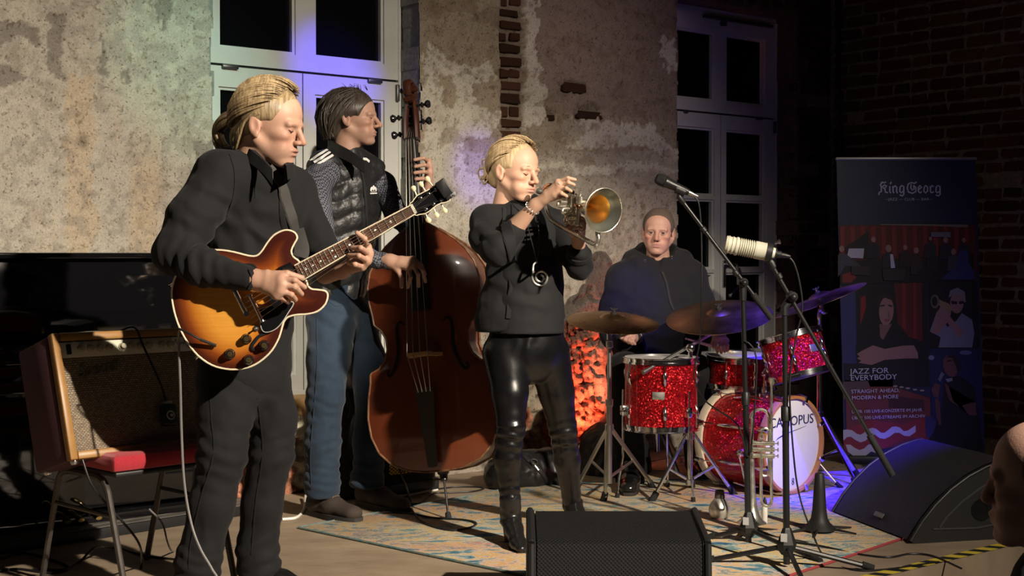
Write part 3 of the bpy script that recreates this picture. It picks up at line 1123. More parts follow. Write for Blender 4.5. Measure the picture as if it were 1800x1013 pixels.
def vnormals(v, q):
	n = np.zeros_like(v)
	fn = np.cross(v[q[:, 2]] - v[q[:, 0]], v[q[:, 3]] - v[q[:, 1]])
	for k in range(4):
		np.add.at(n, q[:, k], fn)
	return n / np.maximum(np.linalg.norm(n, axis=1), 1e-12)[:, None]
def relax(v, q, it=2, f=0.5):
	for _ in range(it):
		s = np.zeros_like(v)
		c = np.zeros(len(v))
		for a, b in ((0, 1), (1, 2), (2, 3), (3, 0)):
			np.add.at(s, q[:, a], v[q[:, b]])
			np.add.at(c, q[:, a], 1)
			np.add.at(s, q[:, b], v[q[:, a]])
			np.add.at(c, q[:, b], 1)
		v = v * (1 - f) + f * s / c[:, None]
	return v
def folds(v, q, general=(0.004, 9.0), lines=(), seed=1, ridge=0.0):
	n = vnormals(v, q)
	d = general[0] * fbm(v * general[1], 3, seed)
	if ridge:
		d = d + ridge * (1 - 2 * np.abs(fbm(v * np.array([16, 16, 7.0]), 3, seed + 5)) - 0.6)
	for (c, ax, fr, amp, reach) in lines:
		c, ax = np.array(c), np.array(Vector(ax).normalized())
		r = v - c
		w = np.exp(-(r * r).sum(1) / reach ** 2)
		ph = 2 * math.pi * fr * (r @ ax) + 2.6 * fbm(v * 14, 2, seed + 9)
		d = d + amp * w * np.sin(ph)
	return v + n * d[:, None]
class Body:
	def __init__(self, label, base, name='person', group=None):
		self.base = Vector(base)
		self.label = label
		self.name = name
		self.vs, self.qs, self.cs = [], [], []
		self.nv = 0
		self.later = []
		self.group = group
	def skin(self, v, q, c):
		self.vs.append(v)
		self.qs.append(q + self.nv)
		self.cs.append(np.tile(np.array(c), (len(v), 1)) if np.ndim(c) == 1 else c)
		self.nv += len(v)
	def finish(self, material):
		me = mesh_np(self.name, np.concatenate(self.vs), np.concatenate(self.qs), material, col={'tint': np.concatenate(self.cs)})
		self.o = link(self.name, me, None, self.base)
		tag(self.o, self.label, 'person', self.group)
		return self.o
M_SKIN = mat('skin', (0.6, 0.38, 0.28), 0.48, spec=0.4, attr='tint', noise=(60, (0.93, 0.88, 0.86), 0.5, 3), bump=(260, 0.12, 0.004))
_nt, _N, _L, _B = nodes_of(M_SKIN)
_B.inputs['Subsurface Weight'].default_value = 0.12
_B.inputs['Subsurface Radius'].default_value = (0.012, 0.005, 0.003)
_B.inputs['Subsurface Scale'].default_value = 0.6
def head_pieces(sc=1.0, h=0.0029, nose=1.0, jaw=1.0, mouth_open=0.0, chin=1.0, puff=0.0, eyes_open=True, female=False, neck=0.19, cheek=1.0, lean=0.0):
	f = Field(h, 0.018)
	f.ell((-0.013, 0, 0.030), (0.097, 0.077, 0.090))
	f.ell((0.030, 0, 0.040), (0.060, 0.062, 0.060), 0.025)
	f.ell((0.035, 0, -0.030), (0.052, 0.056 * cheek, 0.066), 0.025)
	f.ell((0.034, 0, -0.072), (0.048, 0.047 * jaw, 0.040), 0.02)
	f.ell((0.071, 0, -0.098), (0.020 * chin, 0.021 * jaw, 0.0175), 0.016)
	for s in (-1, 1):
		f.cone((-0.008, s * 0.055 * jaw, -0.045), (0.058, s * 0.019, -0.098), 0.017, 0.014, 0.02)
		f.ell((0.057, s * 0.042 * cheek, -0.022), (0.026, 0.018, 0.016), 0.016)
		f.ell((0.056, s * 0.034, -0.062), (0.024, 0.016 + 0.010 * puff, 0.024), 0.016)
	f.ell((0.070, 0, -0.064), (0.024, 0.031, 0.025), 0.014)
	for s in (-1, 1):
		f.cone((0.080, s * 0.042, 0.014), (0.087, s * 0.010, 0.017), 0.0085 if female else 0.0105, 0.0085 if female else 0.0105, 0.012)
	for s in (-1, 1):
		f.ell((0.102, s * 0.031, -0.003), (0.020, 0.019, 0.0125), 0.010, 's')
	for s in (-1, 1):
		f.ell((0.0715, s * 0.031, -0.0025), (0.0152, 0.0165, 0.0125), 0.004)
	f.cone((0.088, 0, 0.010), (0.089 + 0.029 * nose, 0, -0.033), 0.0085, 0.0105, 0.008)
	for s in (-1, 1):
		f.ell((0.099, s * 0.0115, -0.0375), (0.0125, 0.0075, 0.0075), 0.006)
		f.ell((0.104, s * 0.0065, -0.0455), (0.006, 0.0032, 0.003), 0.003, 's')
	g = 0.004 + 0.010 * mouth_open
	f.ell((0.0900, 0, -0.0615), (0.0105, 0.0225, 0.0055), 0.005)
	f.ell((0.0875 - 0.004 * mouth_open, 0, -0.0695 - g * 0.6), (0.0105, 0.0200, 0.0062), 0.005)
	f.ell((0.104, 0, -0.0660 - g * 0.25), (0.014, 0.0215, 0.0012 + 0.4 * g * (mouth_open > 0)), 0.003, 's')
	f.ell((0.096, 0, -0.0835), (0.008, 0.016, 0.0045), 0.006, 's')
	for s in (-1, 1):
		ax = (Vector((0.93, s * -0.28, 0.22)).normalized(), Vector((0.26, s * 0.96, 0)).normalized(), Vector((-0.22, 0, 0.97)).normalized())
		f.ell((-0.012, s * 0.080, -0.008), (0.0185, 0.0075, 0.0315), 0.006, 'u', ax)
		f.ell((-0.008, s * 0.0885, -0.004), (0.0105, 0.0065, 0.0185), 0.004, 's', ax)
		f.ell((-0.004, s * 0.080, -0.032), (0.009, 0.006, 0.010), 0.004)
	f.cone((-0.022, 0, -0.050), (-0.046 + lean, 0, -neck), 0.050 if female else 0.057, 0.050 if female else 0.062, 0.022)
	v, q = f.mesh()
	v = relax(v, q, 1, 0.4)
	return v, q
def head_tint(v, base, lips=(0.50, 0.22, 0.18), beard=0.0, flush=0.25):
	base = np.array(base)
	c = np.tile(base, (len(v), 1))
	def mx(w, col):
		w = np.clip(w, 0, 1)[:, None]
		return c * (1 - w) + np.array(col) * w
	x, y, z = v[:, 0], v[:, 1], v[:, 2]
	g = lambda cx, cy, cz, r: np.exp(-((x - cx) ** 2 + (np.abs(y) - cy) ** 2 + (z - cz) ** 2) / r ** 2)
	red = base * np.array([1.02, 0.70, 0.66])
	c = mx(flush * 1.6 * g(0.118, 0, -0.03, 0.018), red)
	c = mx(flush * 1.3 * g(0.07, 0.045, -0.032, 0.03), red)
	c = mx(flush * g(-0.01, 0.085, 0, 0.03), red)
	if beard:
		w = np.clip((x - 0.0) / 0.04, 0, 1) * np.clip((-0.045 - z) / 0.02, 0, 1)
		c = mx(beard * w, base * np.array([0.62, 0.62, 0.66]))
	lw = np.clip(1.3 - np.sqrt(((y) / 0.0215) ** 2 + ((z + 0.066) / 0.0095) ** 2), 0, 1) * (x > 0.082)
	c = mx(lw * 1.3, lips)
	c = mx(0.35 * g(0.086, 0.031, -0.002, 0.014), base * np.array([0.8, 0.62, 0.6]))
	return c
def head_axes(face, up=(0, 0, 1)):
	f = Vector(face).normalized()
	l = Vector(up).cross(f).normalized()
	u = f.cross(l)
	return f, l, u
def to_world(v, C, axes, sc):
	f, l, u = axes
	M = np.array([list(f), list(l), list(u)])
	return np.array(C)[None, :] + sc * (v @ M)
def loc2w(p, C, axes, sc):
	f, l, u = axes
	return Vector(C) + (f * p[0] + l * p[1] + u * p[2]) * sc
def hair_locks(mb, C, axes, sc, starts, ends, cen=(-0.013, 0, 0.030), rad=(0.099, 0.079, 0.093), lift=0.004, r=0.0055, rnd=None, n=9, sag=0.0):
	cen = Vector(cen)
	for a, b in zip(starts, ends):
		a, b = Vector(a), Vector(b)
		da = Vector(((a.x - cen.x) / rad[0], (a.y - cen.y) / rad[1], (a.z - cen.z) / rad[2]))
		db = Vector(((b.x - cen.x) / rad[0], (b.y - cen.y) / rad[1], (b.z - cen.z) / rad[2]))
		la, lb = da.length, db.length
		pts, rs = [], []
		wob = rnd.uniform(-.06, .06)
		for i in range(n):
			t = i / (n - 1)
			d = da.normalized().slerp(db.normalized(), t) if da.angle(db) > 1e-3 else da.normalized()
			ln = (la + (lb - la) * t)
			ln = max(ln, 1.0) if i < n - 1 else ln
			bl = math.sin(t * math.pi)
			p = Vector((cen.x + d.x * rad[0] * ln, cen.y + d.y * rad[1] * ln + wob * bl * 0.05, cen.z + d.z * rad[2] * ln - sag * bl))
			p += Vector((d.x, d.y, d.z)) * lift * (0.4 + bl)
			pts.append(loc2w(p, C, axes, sc))
			rs.append(sc * r * (0.35 + 0.75 * min(1, 6 * t) - 0.6 * max(0, t - 0.75) * 2))
		mb.sweep(pts, rs, 5, True)
def hair_cap(C, axes, sc, cuts, cen=(-0.013, 0, 0.030), rad=(0.101, 0.081, 0.094), extra=(), h=0.0035):
	f = Field(h, 0.008)
	f.ell(cen, rad)
	for (c, r, kk) in extra:
		f.ell(c, r, kk)
	for (c, r) in cuts:
		f.ell(c, r, 0.010, 's')
	v, q = f.mesh()
	return to_world(v, C, axes, sc), q
def np_to_mb(mb, v, q):
	mb.add([tuple(p) for p in v], [tuple(int(i) for i in r) for r in q])
def hand_field(wrist, fingers, h=0.003, palm=0.0125, fr=0.0086, arm=None, arm_r=(0.028, 0.03), k=0.010, thumb=True):
	f = Field(h, k)
	w = Vector(wrist)
	for i, p in enumerate(fingers):
		p = [Vector(a) for a in p]
		is_th = thumb and i == 0
		f.cone(w, p[0], palm * 1.25, palm * (0.95 if is_th else 0.9), k * 1.5)
		n = len(p)
		for j in range(n - 1):
			r0 = fr * (1.12 if is_th else 1.0) * (1 - 0.16 * j / max(1, n - 1))
			r1 = fr * (1.12 if is_th else 1.0) * (1 - 0.16 * (j + 1) / max(1, n - 1))
			f.cone(p[j], p[j + 1], r0, r1, 0.0035)
	ks = [Vector(p[0]) for p in fingers[1:]] if thumb else [Vector(p[0]) for p in fingers]
	for a, b in zip(ks[:-1], ks[1:]):
		f.cone(a, b, palm * 0.85, palm * 0.85, k)
		f.cone(w.lerp(a, 0.5), w.lerp(b, 0.5), palm * 1.05, palm * 1.05, k)
	if arm is not None:
		f.cone(w, Vector(arm), arm_r[0], arm_r[1], 0.02)
	return f
# ---- things laid on a garment's surface
class Surf:
	def __init__(self, v, q):
		self.t = BVHTree.FromPolygons([tuple(p) for p in v], [tuple(int(i) for i in r) for r in q])
	def hit(self, px, py):
		d = ray(px, py).normalized()
		p, n, i, dist = self.t.ray_cast(CAMP, d)
		if p is None:
			p, n, i, dist = self.t.find_nearest(P(px, py, self.fall))
		if n.dot(d) > 0:
			n = -n
		return p, n
	fall = 5.0
	def strip(self, mb, pts, width, lift=0.002, thick=0.002, n=6):
		pts = [Vector((a, b, 0)) for a, b in pts]
		pts = catmull(pts, n)
		c = [self.hit(p.x, p.y) for p in pts]
		vs, fs = [], []
		m = len(c)
		ws_ = list(width) if hasattr(width, '__len__') else [width] * m
		if len(ws_) != m:
			ws_ = list(np.interp(np.linspace(0, 1, m), np.linspace(0, 1, len(ws_)), ws_))
		for i in range(m):
			p, nn = c[i]
			t = (c[min(i + 1, m - 1)][0] - c[max(i - 1, 0)][0]).normalized()
			b = nn.cross(t).normalized()
			w = ws_[i] / 2
			vs += [p + nn * lift - b * w, p + nn * (lift + thick) - b * w * 0.8, p + nn * (lift + thick) + b * w * 0.8, p + nn * lift + b * w]
		for i in range(m - 1):
			for k in range(3):
				a = i * 4 + k
				fs.append((a, a + 1, a + 5, a + 4))
		fs += [(0, 3, 2, 1), (m * 4 - 4, m * 4 - 3, m * 4 - 2, m * 4 - 1)]
		mb.add(vs, fs)
	def patch(self, mb, poly, lift=0.002):
		vs = []
		for (a, b) in poly:
			p, nn = self.hit(a, b)
			vs.append(p + nn * lift)
		mb.add(vs, [tuple(range(len(vs)))])
def part_np(name, v, q, material, parent, sharp=None):
	return link(name, mesh_np(name, v, q, material, sharp=sharp), parent)
def shoe(parent, heel, toe, material, sole, width=0.1, hgt=0.10, name='shoe', boot=None, laces=True, heel_h=0.03):
	heel, toe = Vector(heel), Vector(toe)
	d = (toe - heel).normalized()
	L_ = (toe - heel).length
	s = Vector((d.y, -d.x, 0))
	z = UP
	f = Field(0.005, 0.025)
	f.cone(heel + d * 0.05 + z * 0.055, heel + d * (L_ * 0.5) + z * 0.052, width * 0.42, width * 0.44, 0.03)
	f.cone(heel + d * (L_ * 0.5) + z * 0.05, heel + d * (L_ - width * 0.42) + z * 0.04, width * 0.46, width * 0.42, 0.03, (z, 0.75))
	f.cone(heel + d * 0.06 + z * 0.06, heel + d * 0.07 + z * hgt, width * 0.42, width * 0.44, 0.03)
	if boot:
		f.cone(heel + d * 0.065 + z * hgt, boot[0], width * 0.42, boot[1], 0.02)
	f.half(heel + z * 0.018, -z, 0.004)
	v, q = f.mesh()
	v = folds(v, q, (0.0015, 30), [], 4)
	o = part_np(name, v, q, material, parent)
	m = MB()
	out = []
	for k in range(24):
		a = 2 * math.pi * k / 24
		ca, sa = math.cos(a), math.sin(a)
		px_ = (L_ / 2 + 0.006) * ca * (1.0)
		w = width * 0.5 * (1.02 if ca > 0 else 0.86) * (abs(sa) ** 0.6) * (1 if sa > 0 else -1)
		out.append(heel + d * (L_ / 2 + px_) + s * w)
	m.prism([p + z * 0.001 for p in out], z * 0.024)
	m.build('sole', sole, o)
	if laces:
		S_ = BVHTree.FromPolygons([tuple(p) for p in v], [tuple(int(i) for i in r) for r in q])
		m = MB()
		prev = None
		for k in range(5):
			row = []
			for e in (-0.022, -0.010, 0.010, 0.022):
				p0 = heel + d * (0.100 + 0.021 * k) + s * e + z * 0.3
				hh = S_.ray_cast(p0, -z)
				row.append((hh[0] if hh[0] is not None else p0 - z * 0.22) + z * 0.003)
			m.sweep(row, 0.0026, 6)
			if prev:
				m.sweep([prev[0], row[3]], 0.0022, 6)
				m.sweep([prev[3], row[0]], 0.0022, 6)
			prev = row
		m.build('laces', mat('lace_brown', (0.11, 0.08, 0.06), 0.8), o)
	return o
# ================================================================== the musicians
def J(px, py, Y):
	return P(px, py, Y)
SURF = {}
def jl(pts):
	return [P(*p) for p in pts]
M_BLACKSHIRT = mat('black_cotton', (0.013, 0.013, 0.014), 0.85, spec=0.25, sheen=0.05, noise=(12, (0.010, 0.010, 0.011), 0.6), bump=(420, 0.15, 0.002))
M_BLACKJEAN = mat('black_denim', (0.012, 0.012, 0.013), 0.85, spec=0.25, sheen=0.04, noise=(10, (0.008, 0.008, 0.009), 0.7), bump=(500, 0.2, 0.002))
M_BLUEJEAN = mat('blue_denim', (0.022, 0.038, 0.062), 0.85, spec=0.25, sheen=0.15, noise=(9, (0.013, 0.024, 0.045), 0.8), bump=(480, 0.3, 0.002))
M_VEST = mat('black_quilted_nylon', (0.018, 0.018, 0.019), 0.42, spec=0.5, noise=(8, (0.010, 0.010, 0.011), 0.5), bump=(40, 0.35, 0.012))
M_WHITEPRINT = mat('white_print', (0.8, 0.8, 0.78), 0.6)
M_JACKET = mat('black_blazer_cloth', (0.010, 0.010, 0.011), 0.8, spec=0.3, sheen=0.04, bump=(380, 0.12, 0.002))
M_TOP = mat('black_jersey', (0.014, 0.014, 0.015), 0.8, spec=0.3, bump=(300, 0.15, 0.002))
M_LEATHER = mat('black_leather', (0.005, 0.005, 0.006), 0.3, spec=0.55, bump=(22, 0.10, 0.01), rnoise=(14, 0.24, 0.36))
M_BOOT = mat('black_boot_leather', (0.010, 0.010, 0.010), 0.3, spec=0.6, bump=(30, 0.15, 0.01))
M_HOODIE = mat('black_fleece', (0.014, 0.014, 0.017), 0.92, spec=0.2, sheen=0.06, noise=(14, (0.016, 0.016, 0.018), 0.6), bump=(300, 0.2, 0.003))
M_SUEDE = mat('brown_suede', (0.05, 0.036, 0.028), 0.85, noise=(20, (0.035, 0.025, 0.02), 0.7), bump=(120, 0.2, 0.004))
M_SOLE = mat('dark_sole_rubber', (0.03, 0.027, 0.025), 0.8, bump=(80, 0.3, 0.004))
M_BLACKSHOE = mat('black_shoe_leather', (0.010, 0.010, 0.010), 0.2, coat=0.3)
M_LASH = mat('lashes', (0.03, 0.02, 0.015), 0.7)
M_STEELTRIM = mat('bright_steel_trim', (0.7, 0.7, 0.7), 0.2, metal=1.0)
# checked shirt cloth
M_CHECK = bpy.data.materials.new('navy_check_cloth')
nt, N, L, B = nodes_of(M_CHECK)
tc = N.new('ShaderNodeTexCoord')
mp = N.new('ShaderNodeMapping')
mp.inputs['Rotation'].default_value = (0.2, 0.3, 0.5)
L.new(tc.outputs['Object'], mp.inputs['Vector'])
chk = N.new('ShaderNodeTexChecker')
chk.inputs['Scale'].default_value = 120
chk.inputs['Color1'].default_value = (0.016, 0.019, 0.032, 1)
chk.inputs['Color2'].default_value = (0.125, 0.13, 0.155, 1)
L.new(mp.outputs['Vector'], chk.inputs['Vector'])
L.new(chk.outputs['Color'], B.inputs['Base Color'])
B.inputs['Roughness'].default_value = 0.85
MATS['navy_check_cloth'] = M_CHECK
def hair_mat(name, c1, c2, rough=0.42):
	m = mat(name, c1, rough, spec=0.5, stretch=(160, 22, 22), noise=(1.0, c2, 0.9, 3), bump=(1.0, 0.5, 0.004), aniso=0.5)
	return m
M_BLOND = hair_mat('dark_blond_hair', (0.36, 0.26, 0.14), (0.13, 0.09, 0.05))
M_BROWN = hair_mat('greying_brown_hair', (0.085, 0.065, 0.05), (0.03, 0.022, 0.017))
M_FAIR = hair_mat('light_blond_hair', (0.56, 0.43, 0.25), (0.33, 0.22, 0.11))
M_BUZZ = mat('cropped_grey_hair', (0.085, 0.062, 0.048), 0.9, noise=(240, (0.20, 0.13, 0.10), 0.55), bump=(400, 0.6, 0.004))
def eyebrow(mb, C, ax, sc, s, r=0.0038, drop=0.0, lift=0.0):
	pts = [(0.0905, s * 0.012, 0.0155 - drop), (0.0905, s * 0.026, 0.0205 + lift), (0.0835, s * 0.042, 0.0165)]
	mb.sweep(catmull([loc2w(p, C, ax, sc) for p in pts], 4), [sc * r * k for k in (0.7, 0.9, 1, 1, 1, 1, 0.8, 0.6, 0.3)], 6)
def lash(mb, C, ax, sc, s, z=-0.005):
	pts = [(0.0845, s * 0.0185, z + 0.001), (0.0885, s * 0.031, z - 0.0035), (0.0815, s * 0.0435, z + 0.001)]
	mb.sweep(catmull([loc2w(p, C, ax, sc) for p in pts], 4), sc * 0.0013, 5)
def face_hair(o, C, ax, sc, material, brow, lash_z):
	for s in (-1, 1):
		m = MB()
		eyebrow(m, C, ax, sc, s, *brow)
		m.build('eyebrow', material, o)
		if lash_z is not None:
			m = MB()
			lash(m, C, ax, sc, s, lash_z)
			m.build('eyelash', M_LASH, o)
def open_eye(parent, C, ax, sc, s, look=(1, 0, 0)):
	f, l, u = ax
	c = loc2w((0.0745, s * 0.031, -0.0028), C, ax, sc)
	m = MB()
	m.cur = 0
	m.ball(c, 0.0134 * sc, 14, 10)
	m.cur = 1
	g = (f * look[0] + l * look[1] + u * look[2]).normalized()
	m.lathe(c + g * 0.0105 * sc, g, [(0.0074 * sc, 0.0002), (0.0066 * sc, 0.0026), (0.0, 0.0036)], 14)
	m.build('eye', [mat('eye_white', (0.34, 0.29, 0.26), 0.3), mat('iris_dark', (0.05, 0.05, 0.05), 0.15)], parent)
# ---------------------------------------------------------------- guitarist
def guitarist():
	B_ = Body('man in black shirt and black trousers with blond ponytail, playing the sunburst electric guitar', (F(400, 1050).x, 4.5, 0))
	tone = (0.50, 0.30, 0.215)
	C = J(475, 222, 4.42)
	ax = head_axes((0.95, -0.26, -0.17))
	sc = 1.075
	v, q = head_pieces(sc, nose=0.86, jaw=1.05, mouth_open=0.35, chin=1.0, neck=0.17)
	B_.skin(to_world(v, C, ax, sc), q, head_tint(v, tone, (0.42, 0.2, 0.16), beard=0.25))
	# hands
	f = hand_field(J(448, 492, 4.125), [jl([(470, 482, 4.11), (505, 481, 4.10), (530, 489, 4.12)]),
										jl([(494, 491, 4.09), (518, 493, 4.08), (535, 505, 4.12)]), jl([(496, 501, 4.085), (518, 505, 4.08), (530, 517, 4.13)]),
										jl([(493, 511, 4.085), (512, 518, 4.085), (519, 527, 4.13)]), jl([(486, 519, 4.09), (501, 526, 4.10), (507, 531, 4.13)])],
				palm=0.0155, fr=0.0098, arm=J(405, 478, 4.17), arm_r=(0.03, 0.036))
	v, q = f.mesh()
	B_.skin(v, q, tone)
	f = hand_field(J(600, 474, 4.31), [jl([(612, 458, 4.30), (620, 440, 4.285), (624, 425, 4.275)]),
									jl([(645, 434, 4.225), (641, 420, 4.165), (628, 410, 4.165)]), jl([(648, 446, 4.22), (634, 436, 4.15), (619, 436, 4.17)]),
									jl([(645, 458, 4.22), (631, 450, 4.15), (614, 449, 4.175)]), jl([(636, 469, 4.23), (624, 465, 4.165), (613, 462, 4.185)])],
				palm=0.0145, fr=0.0092, arm=J(572, 482, 4.38), arm_r=(0.027, 0.033))
	v, q = f.mesh()
	B_.skin(v, q, tone)
	# body under the clothes
	fb = Field(0.014, 0.04)
	fb.chain(jl([(430, 625, 4.54), (432, 560, 4.54), (445, 400, 4.53), (452, 330, 4.5)]), [0.10, 0.10, 0.10, 0.08], flat=(Vector((0.62, -0.78, 0)), 0.7))
	fb.cone(J(455, 320, 4.47), J(466, 275, 4.44), 0.07, 0.055)
	fb.chain(jl([(388, 318, 4.37), (309, 443, 4.245), (352, 470, 4.185), (430, 489, 4.13)]), [0.055, 0.035, 0.033, 0.024])
	fb.chain(jl([(515, 338, 4.6), (560, 430, 4.54), (585, 462, 4.48), (600, 474, 4.34)]), [0.045, 0.035, 0.03, 0.024])
	fb.chain(jl([(394, 665, 4.47), (390, 800, 4.38), (350, 1000, 4.36), (348, 1045, 4.36)]), [0.06, 0.045, 0.038, 0.035])
	fb.chain(jl([(472, 665, 4.57), (476, 800, 4.56), (454, 985, 4.58), (456, 1030, 4.58)]), [0.055, 0.042, 0.036, 0.033])
	v, q = fb.mesh()
	B_.skin(v, q, tone)
	o = B_.finish(M_SKIN)
	# shirt
	tdir = Vector((0.62, -0.78, 0))
	fs = Field(0.0075, 0.035)
	pm = PXM(4.5)
	fs.chain(jl([(430, 640, 4.52), (432, 560, 4.52), (447, 430, 4.5), (455, 350, 4.49), (458, 312, 4.47)]), [88 * pm, 84 * pm, 86 * pm, 82 * pm, 56 * pm], flat=(tdir, 0.74))
	fs.cone(J(458, 316, 4.47), J(464, 283, 4.45), 0.10, 0.062)
	fs.chain(jl([(442, 310, 4.44), (388, 312, 4.37), (338, 385, 4.29), (306, 445, 4.24), (352, 470, 4.18), (438, 491, 4.125)]), [0.085, 0.084, 0.076, 0.061, 0.055, 0.034], k=0.03)
	fs.chain(jl([(475, 315, 4.5), (515, 335, 4.6), (560, 430, 4.54), (585, 462, 4.48), (600, 474, 4.36)]), [0.08, 0.072, 0.055, 0.05, 0.032], k=0.03)
	v, q = fs.mesh()
	el = J(310, 445, 4.2)
	v = folds(v, q, (0.004, 8), [(J(340, 462, 4.16), J(438, 491, 4.12) - el + Vector((0, 0, 0.1)), 24, 0.004, 0.11), (J(405, 425, 4.3), (1, 0, 0.9), 15, 0.005, 0.12), (J(350, 370, 4.27), (0.5, 0, 1), 16, 0.003, 0.10),
								(J(470, 480, 4.35), (0.3, 0, 1), 11, 0.008, 0.22)], 3, 0.003)
	shirt = part_np('shirt', v, q, M_BLACKSHIRT, o)
	S = Surf(v, q)
	SURF['shirt'] = S
	S.fall = 4.4
	m = MB()
	S.strip(m, [(498, 302), (500, 330), (497, 370), (508, 420)], 0.032)
	m.build('button_placket', M_BLACKSHIRT, shirt)
	m = MB()
	S.strip(m, [(404, 272), (412, 300), (411, 340), (398, 380)], 0.006, 0.001, 0.002)
	m.build('seam', M_BLACKSHIRT, shirt)
	m = MB()
	S.strip(m, [(440, 474), (445, 492), (438, 508)], 0.014, 0.0015, 0.003)
	m.build('seam', M_BLACKSHIRT, shirt)
	# collar: two folded leaves round the neck
	m = MB()
	pts = catmull(jl([(478, 312, 4.30), (462, 292, 4.33), (438, 268, 4.40), (432, 255, 4.50), (452, 258, 4.56), (490, 280, 4.52), (510, 296, 4.42), (500, 304, 4.34)]), 5)
	hw = [0.035, 0.03, 0.028, 0.026, 0.026, 0.028, 0.03, 0.032]
	hw = list(np.interp(np.linspace(0, 1, len(pts)), np.linspace(0, 1, 8), hw))
	m.sweep(pts, hw, 8, flat=((0.25, -0.3, 1), 1.0))
	m2 = MB()
	vs, fs_ = [], []
	cc = J(468, 285, 4.44)
	for i, p in enumerate(pts):
		d = (p - cc)
		d.z = 0
		d.normalize()
		w = hw[i]
		vs += [p + UP * w * 0.9 - d * 0.004, p + d * 0.012 + UP * w * 0.7, p + d * 0.022 - UP * w * 0.75, p + d * 0.014 - UP * w * 0.75, p + d * 0.003 + UP * w * 0.4, p - UP * w - d * .004]
	n = len(pts)
	for i in range(n - 1):
		for k in range(6):
			a, b2 = i * 6 + k, i * 6 + (k + 1) % 6
			fs_.append((a, b2, b2 + 6, a + 6))
	fs_ += [tuple(range(5, -1, -1)), tuple((n - 1) * 6 + k for k in range(6))]
	m2.add(vs, fs_)
	m2.build('collar', M_BLACKSHIRT, shirt)
	# trousers
	ft = Field(0.0075, 0.03)
	ft.chain(jl([(430, 618, 4.52), (428, 660, 4.52)]), [84 * pm, 82 * pm], flat=(tdir, 0.74))
	ft.chain(jl([(396, 665, 4.47), (394, 735, 4.43), (390, 800, 4.38), (372, 890, 4.36), (349, 985, 4.36), (346, 1032, 4.36)]), [50 * pm, 46 * pm, 41 * pm, 37 * pm, 37 * pm, 40 * pm], k=0.03)
	ft.chain(jl([(470, 665, 4.57), (480, 735, 4.57), (476, 800, 4.56), (460, 890, 4.57), (452, 965, 4.58), (456, 1004, 4.585)]), [42 * pm, 40 * pm, 39 * pm, 35 * pm, 36 * pm, 41 * pm], k=0.025)
	ft.half((0, 0, 0.075), (0, 0, -1), 0.004)
	v, q = ft.mesh()
	v = folds(v, q, (0.005, 8), [(J(385, 800, 4.38), (0.45, 0, 1), 20, 0.005, 0.11), (J(345, 1005, 4.36), (0.3, 0, 1), 22, 0.006, 0.09), (J(458, 985, 4.58), (-0.45, 0, 1), 22, 0.006, 0.10), (J(478, 800, 4.56), (-0.4, 0, 1), 20, 0.004, 0.11),
								(J(430, 690, 4.5), (0.8, 0, 1), 12, 0.006, 0.12)], 8, 0.003)
	tr = part_np('trousers', v, q, M_BLACKJEAN, o)
	S2 = Surf(v, q)
	S2.fall = 4.4
	m = MB()
	S2.strip(m, [(367, 668), (372, 740), (375, 800), (352, 880), (335, 960), (332, 1000)], 0.004, 0.0008, 0.0015)
	m.build('seam', M_BLACKJEAN, tr)
	m = MB()
	S2.strip(m, [(452, 700), (462, 790), (450, 880), (442, 975)], 0.004, 0.0008, 0.0015)
	m.build('seam', M_BLACKJEAN, tr)
	shoe(o, (-1.06, 4.42, 0), (-0.84, 4.28, 0), M_BLACKSHOE, M_SOLE, 0.1, 0.09, laces=False)
	shoe(o, (-0.90, 4.64, 0), (-0.655, 4.50, 0), M_BLACKSHOE, M_SOLE, 0.1, 0.09, laces=False)
	# hair
	m = MB()
	v, q = hair_cap(C, ax, sc, [((0.100, 0, -0.030), (0.086, 0.13, 0.098)), ((0.03, 0.10, -0.045), (0.068, 0.06, 0.066)), ((0.03, -0.10, -0.045), (0.068, 0.06, 0.066)), ((-0.02, 0, -0.145), (0.2, 0.2, 0.06))],
					cen=(-0.016, 0, 0.032), rad=(0.106, 0.085, 0.100), extra=[((-0.085, 0, -0.045), (0.034, 0.056, 0.05), 0.02)])
	np_to_mb(m, v, q)
	rnd = random.Random(11)
	st, en = [], []
	for k in range(260):
		a = rnd.uniform(-1.75, 1.75)
		t = rnd.random() * 0.8
		x = 0.074 * math.cos(a * 0.82) - 0.005 - 0.06 * t
		st.append((x, 0.080 * math.sin(a), 0.058 + 0.062 * math.cos(a) + rnd.uniform(-.004, .01) + 0.015 * t))
		en.append((-0.122 + rnd.uniform(-.006, .006), 0.024 * math.sin(a) + rnd.uniform(-.006, .006), -0.005 + 0.03 * math.cos(a) + rnd.uniform(-.02, .012)))
	hair_locks(m, C, ax, sc, st, en, (-0.016, 0, 0.032), (0.1035, 0.0835, 0.0975), 0.002, 0.0030, rnd)
	for k in range(16):     # strands tucked behind the ears
		s = rnd.choice((-1, 1))
		pts = [(-0.005 + rnd.uniform(-.02, .01), s * 0.083, 0.03), (-0.045, s * 0.080, 0.0), (-0.060 + rnd.uniform(-.01, .01), s * 0.074, -0.045), (-0.075, s * 0.055, -0.085), (-0.105, s * 0.02, -0.06)]
		m.sweep([loc2w(p, C, ax, sc) for p in catmull(pts, 4)], sc * 0.0045, 5)
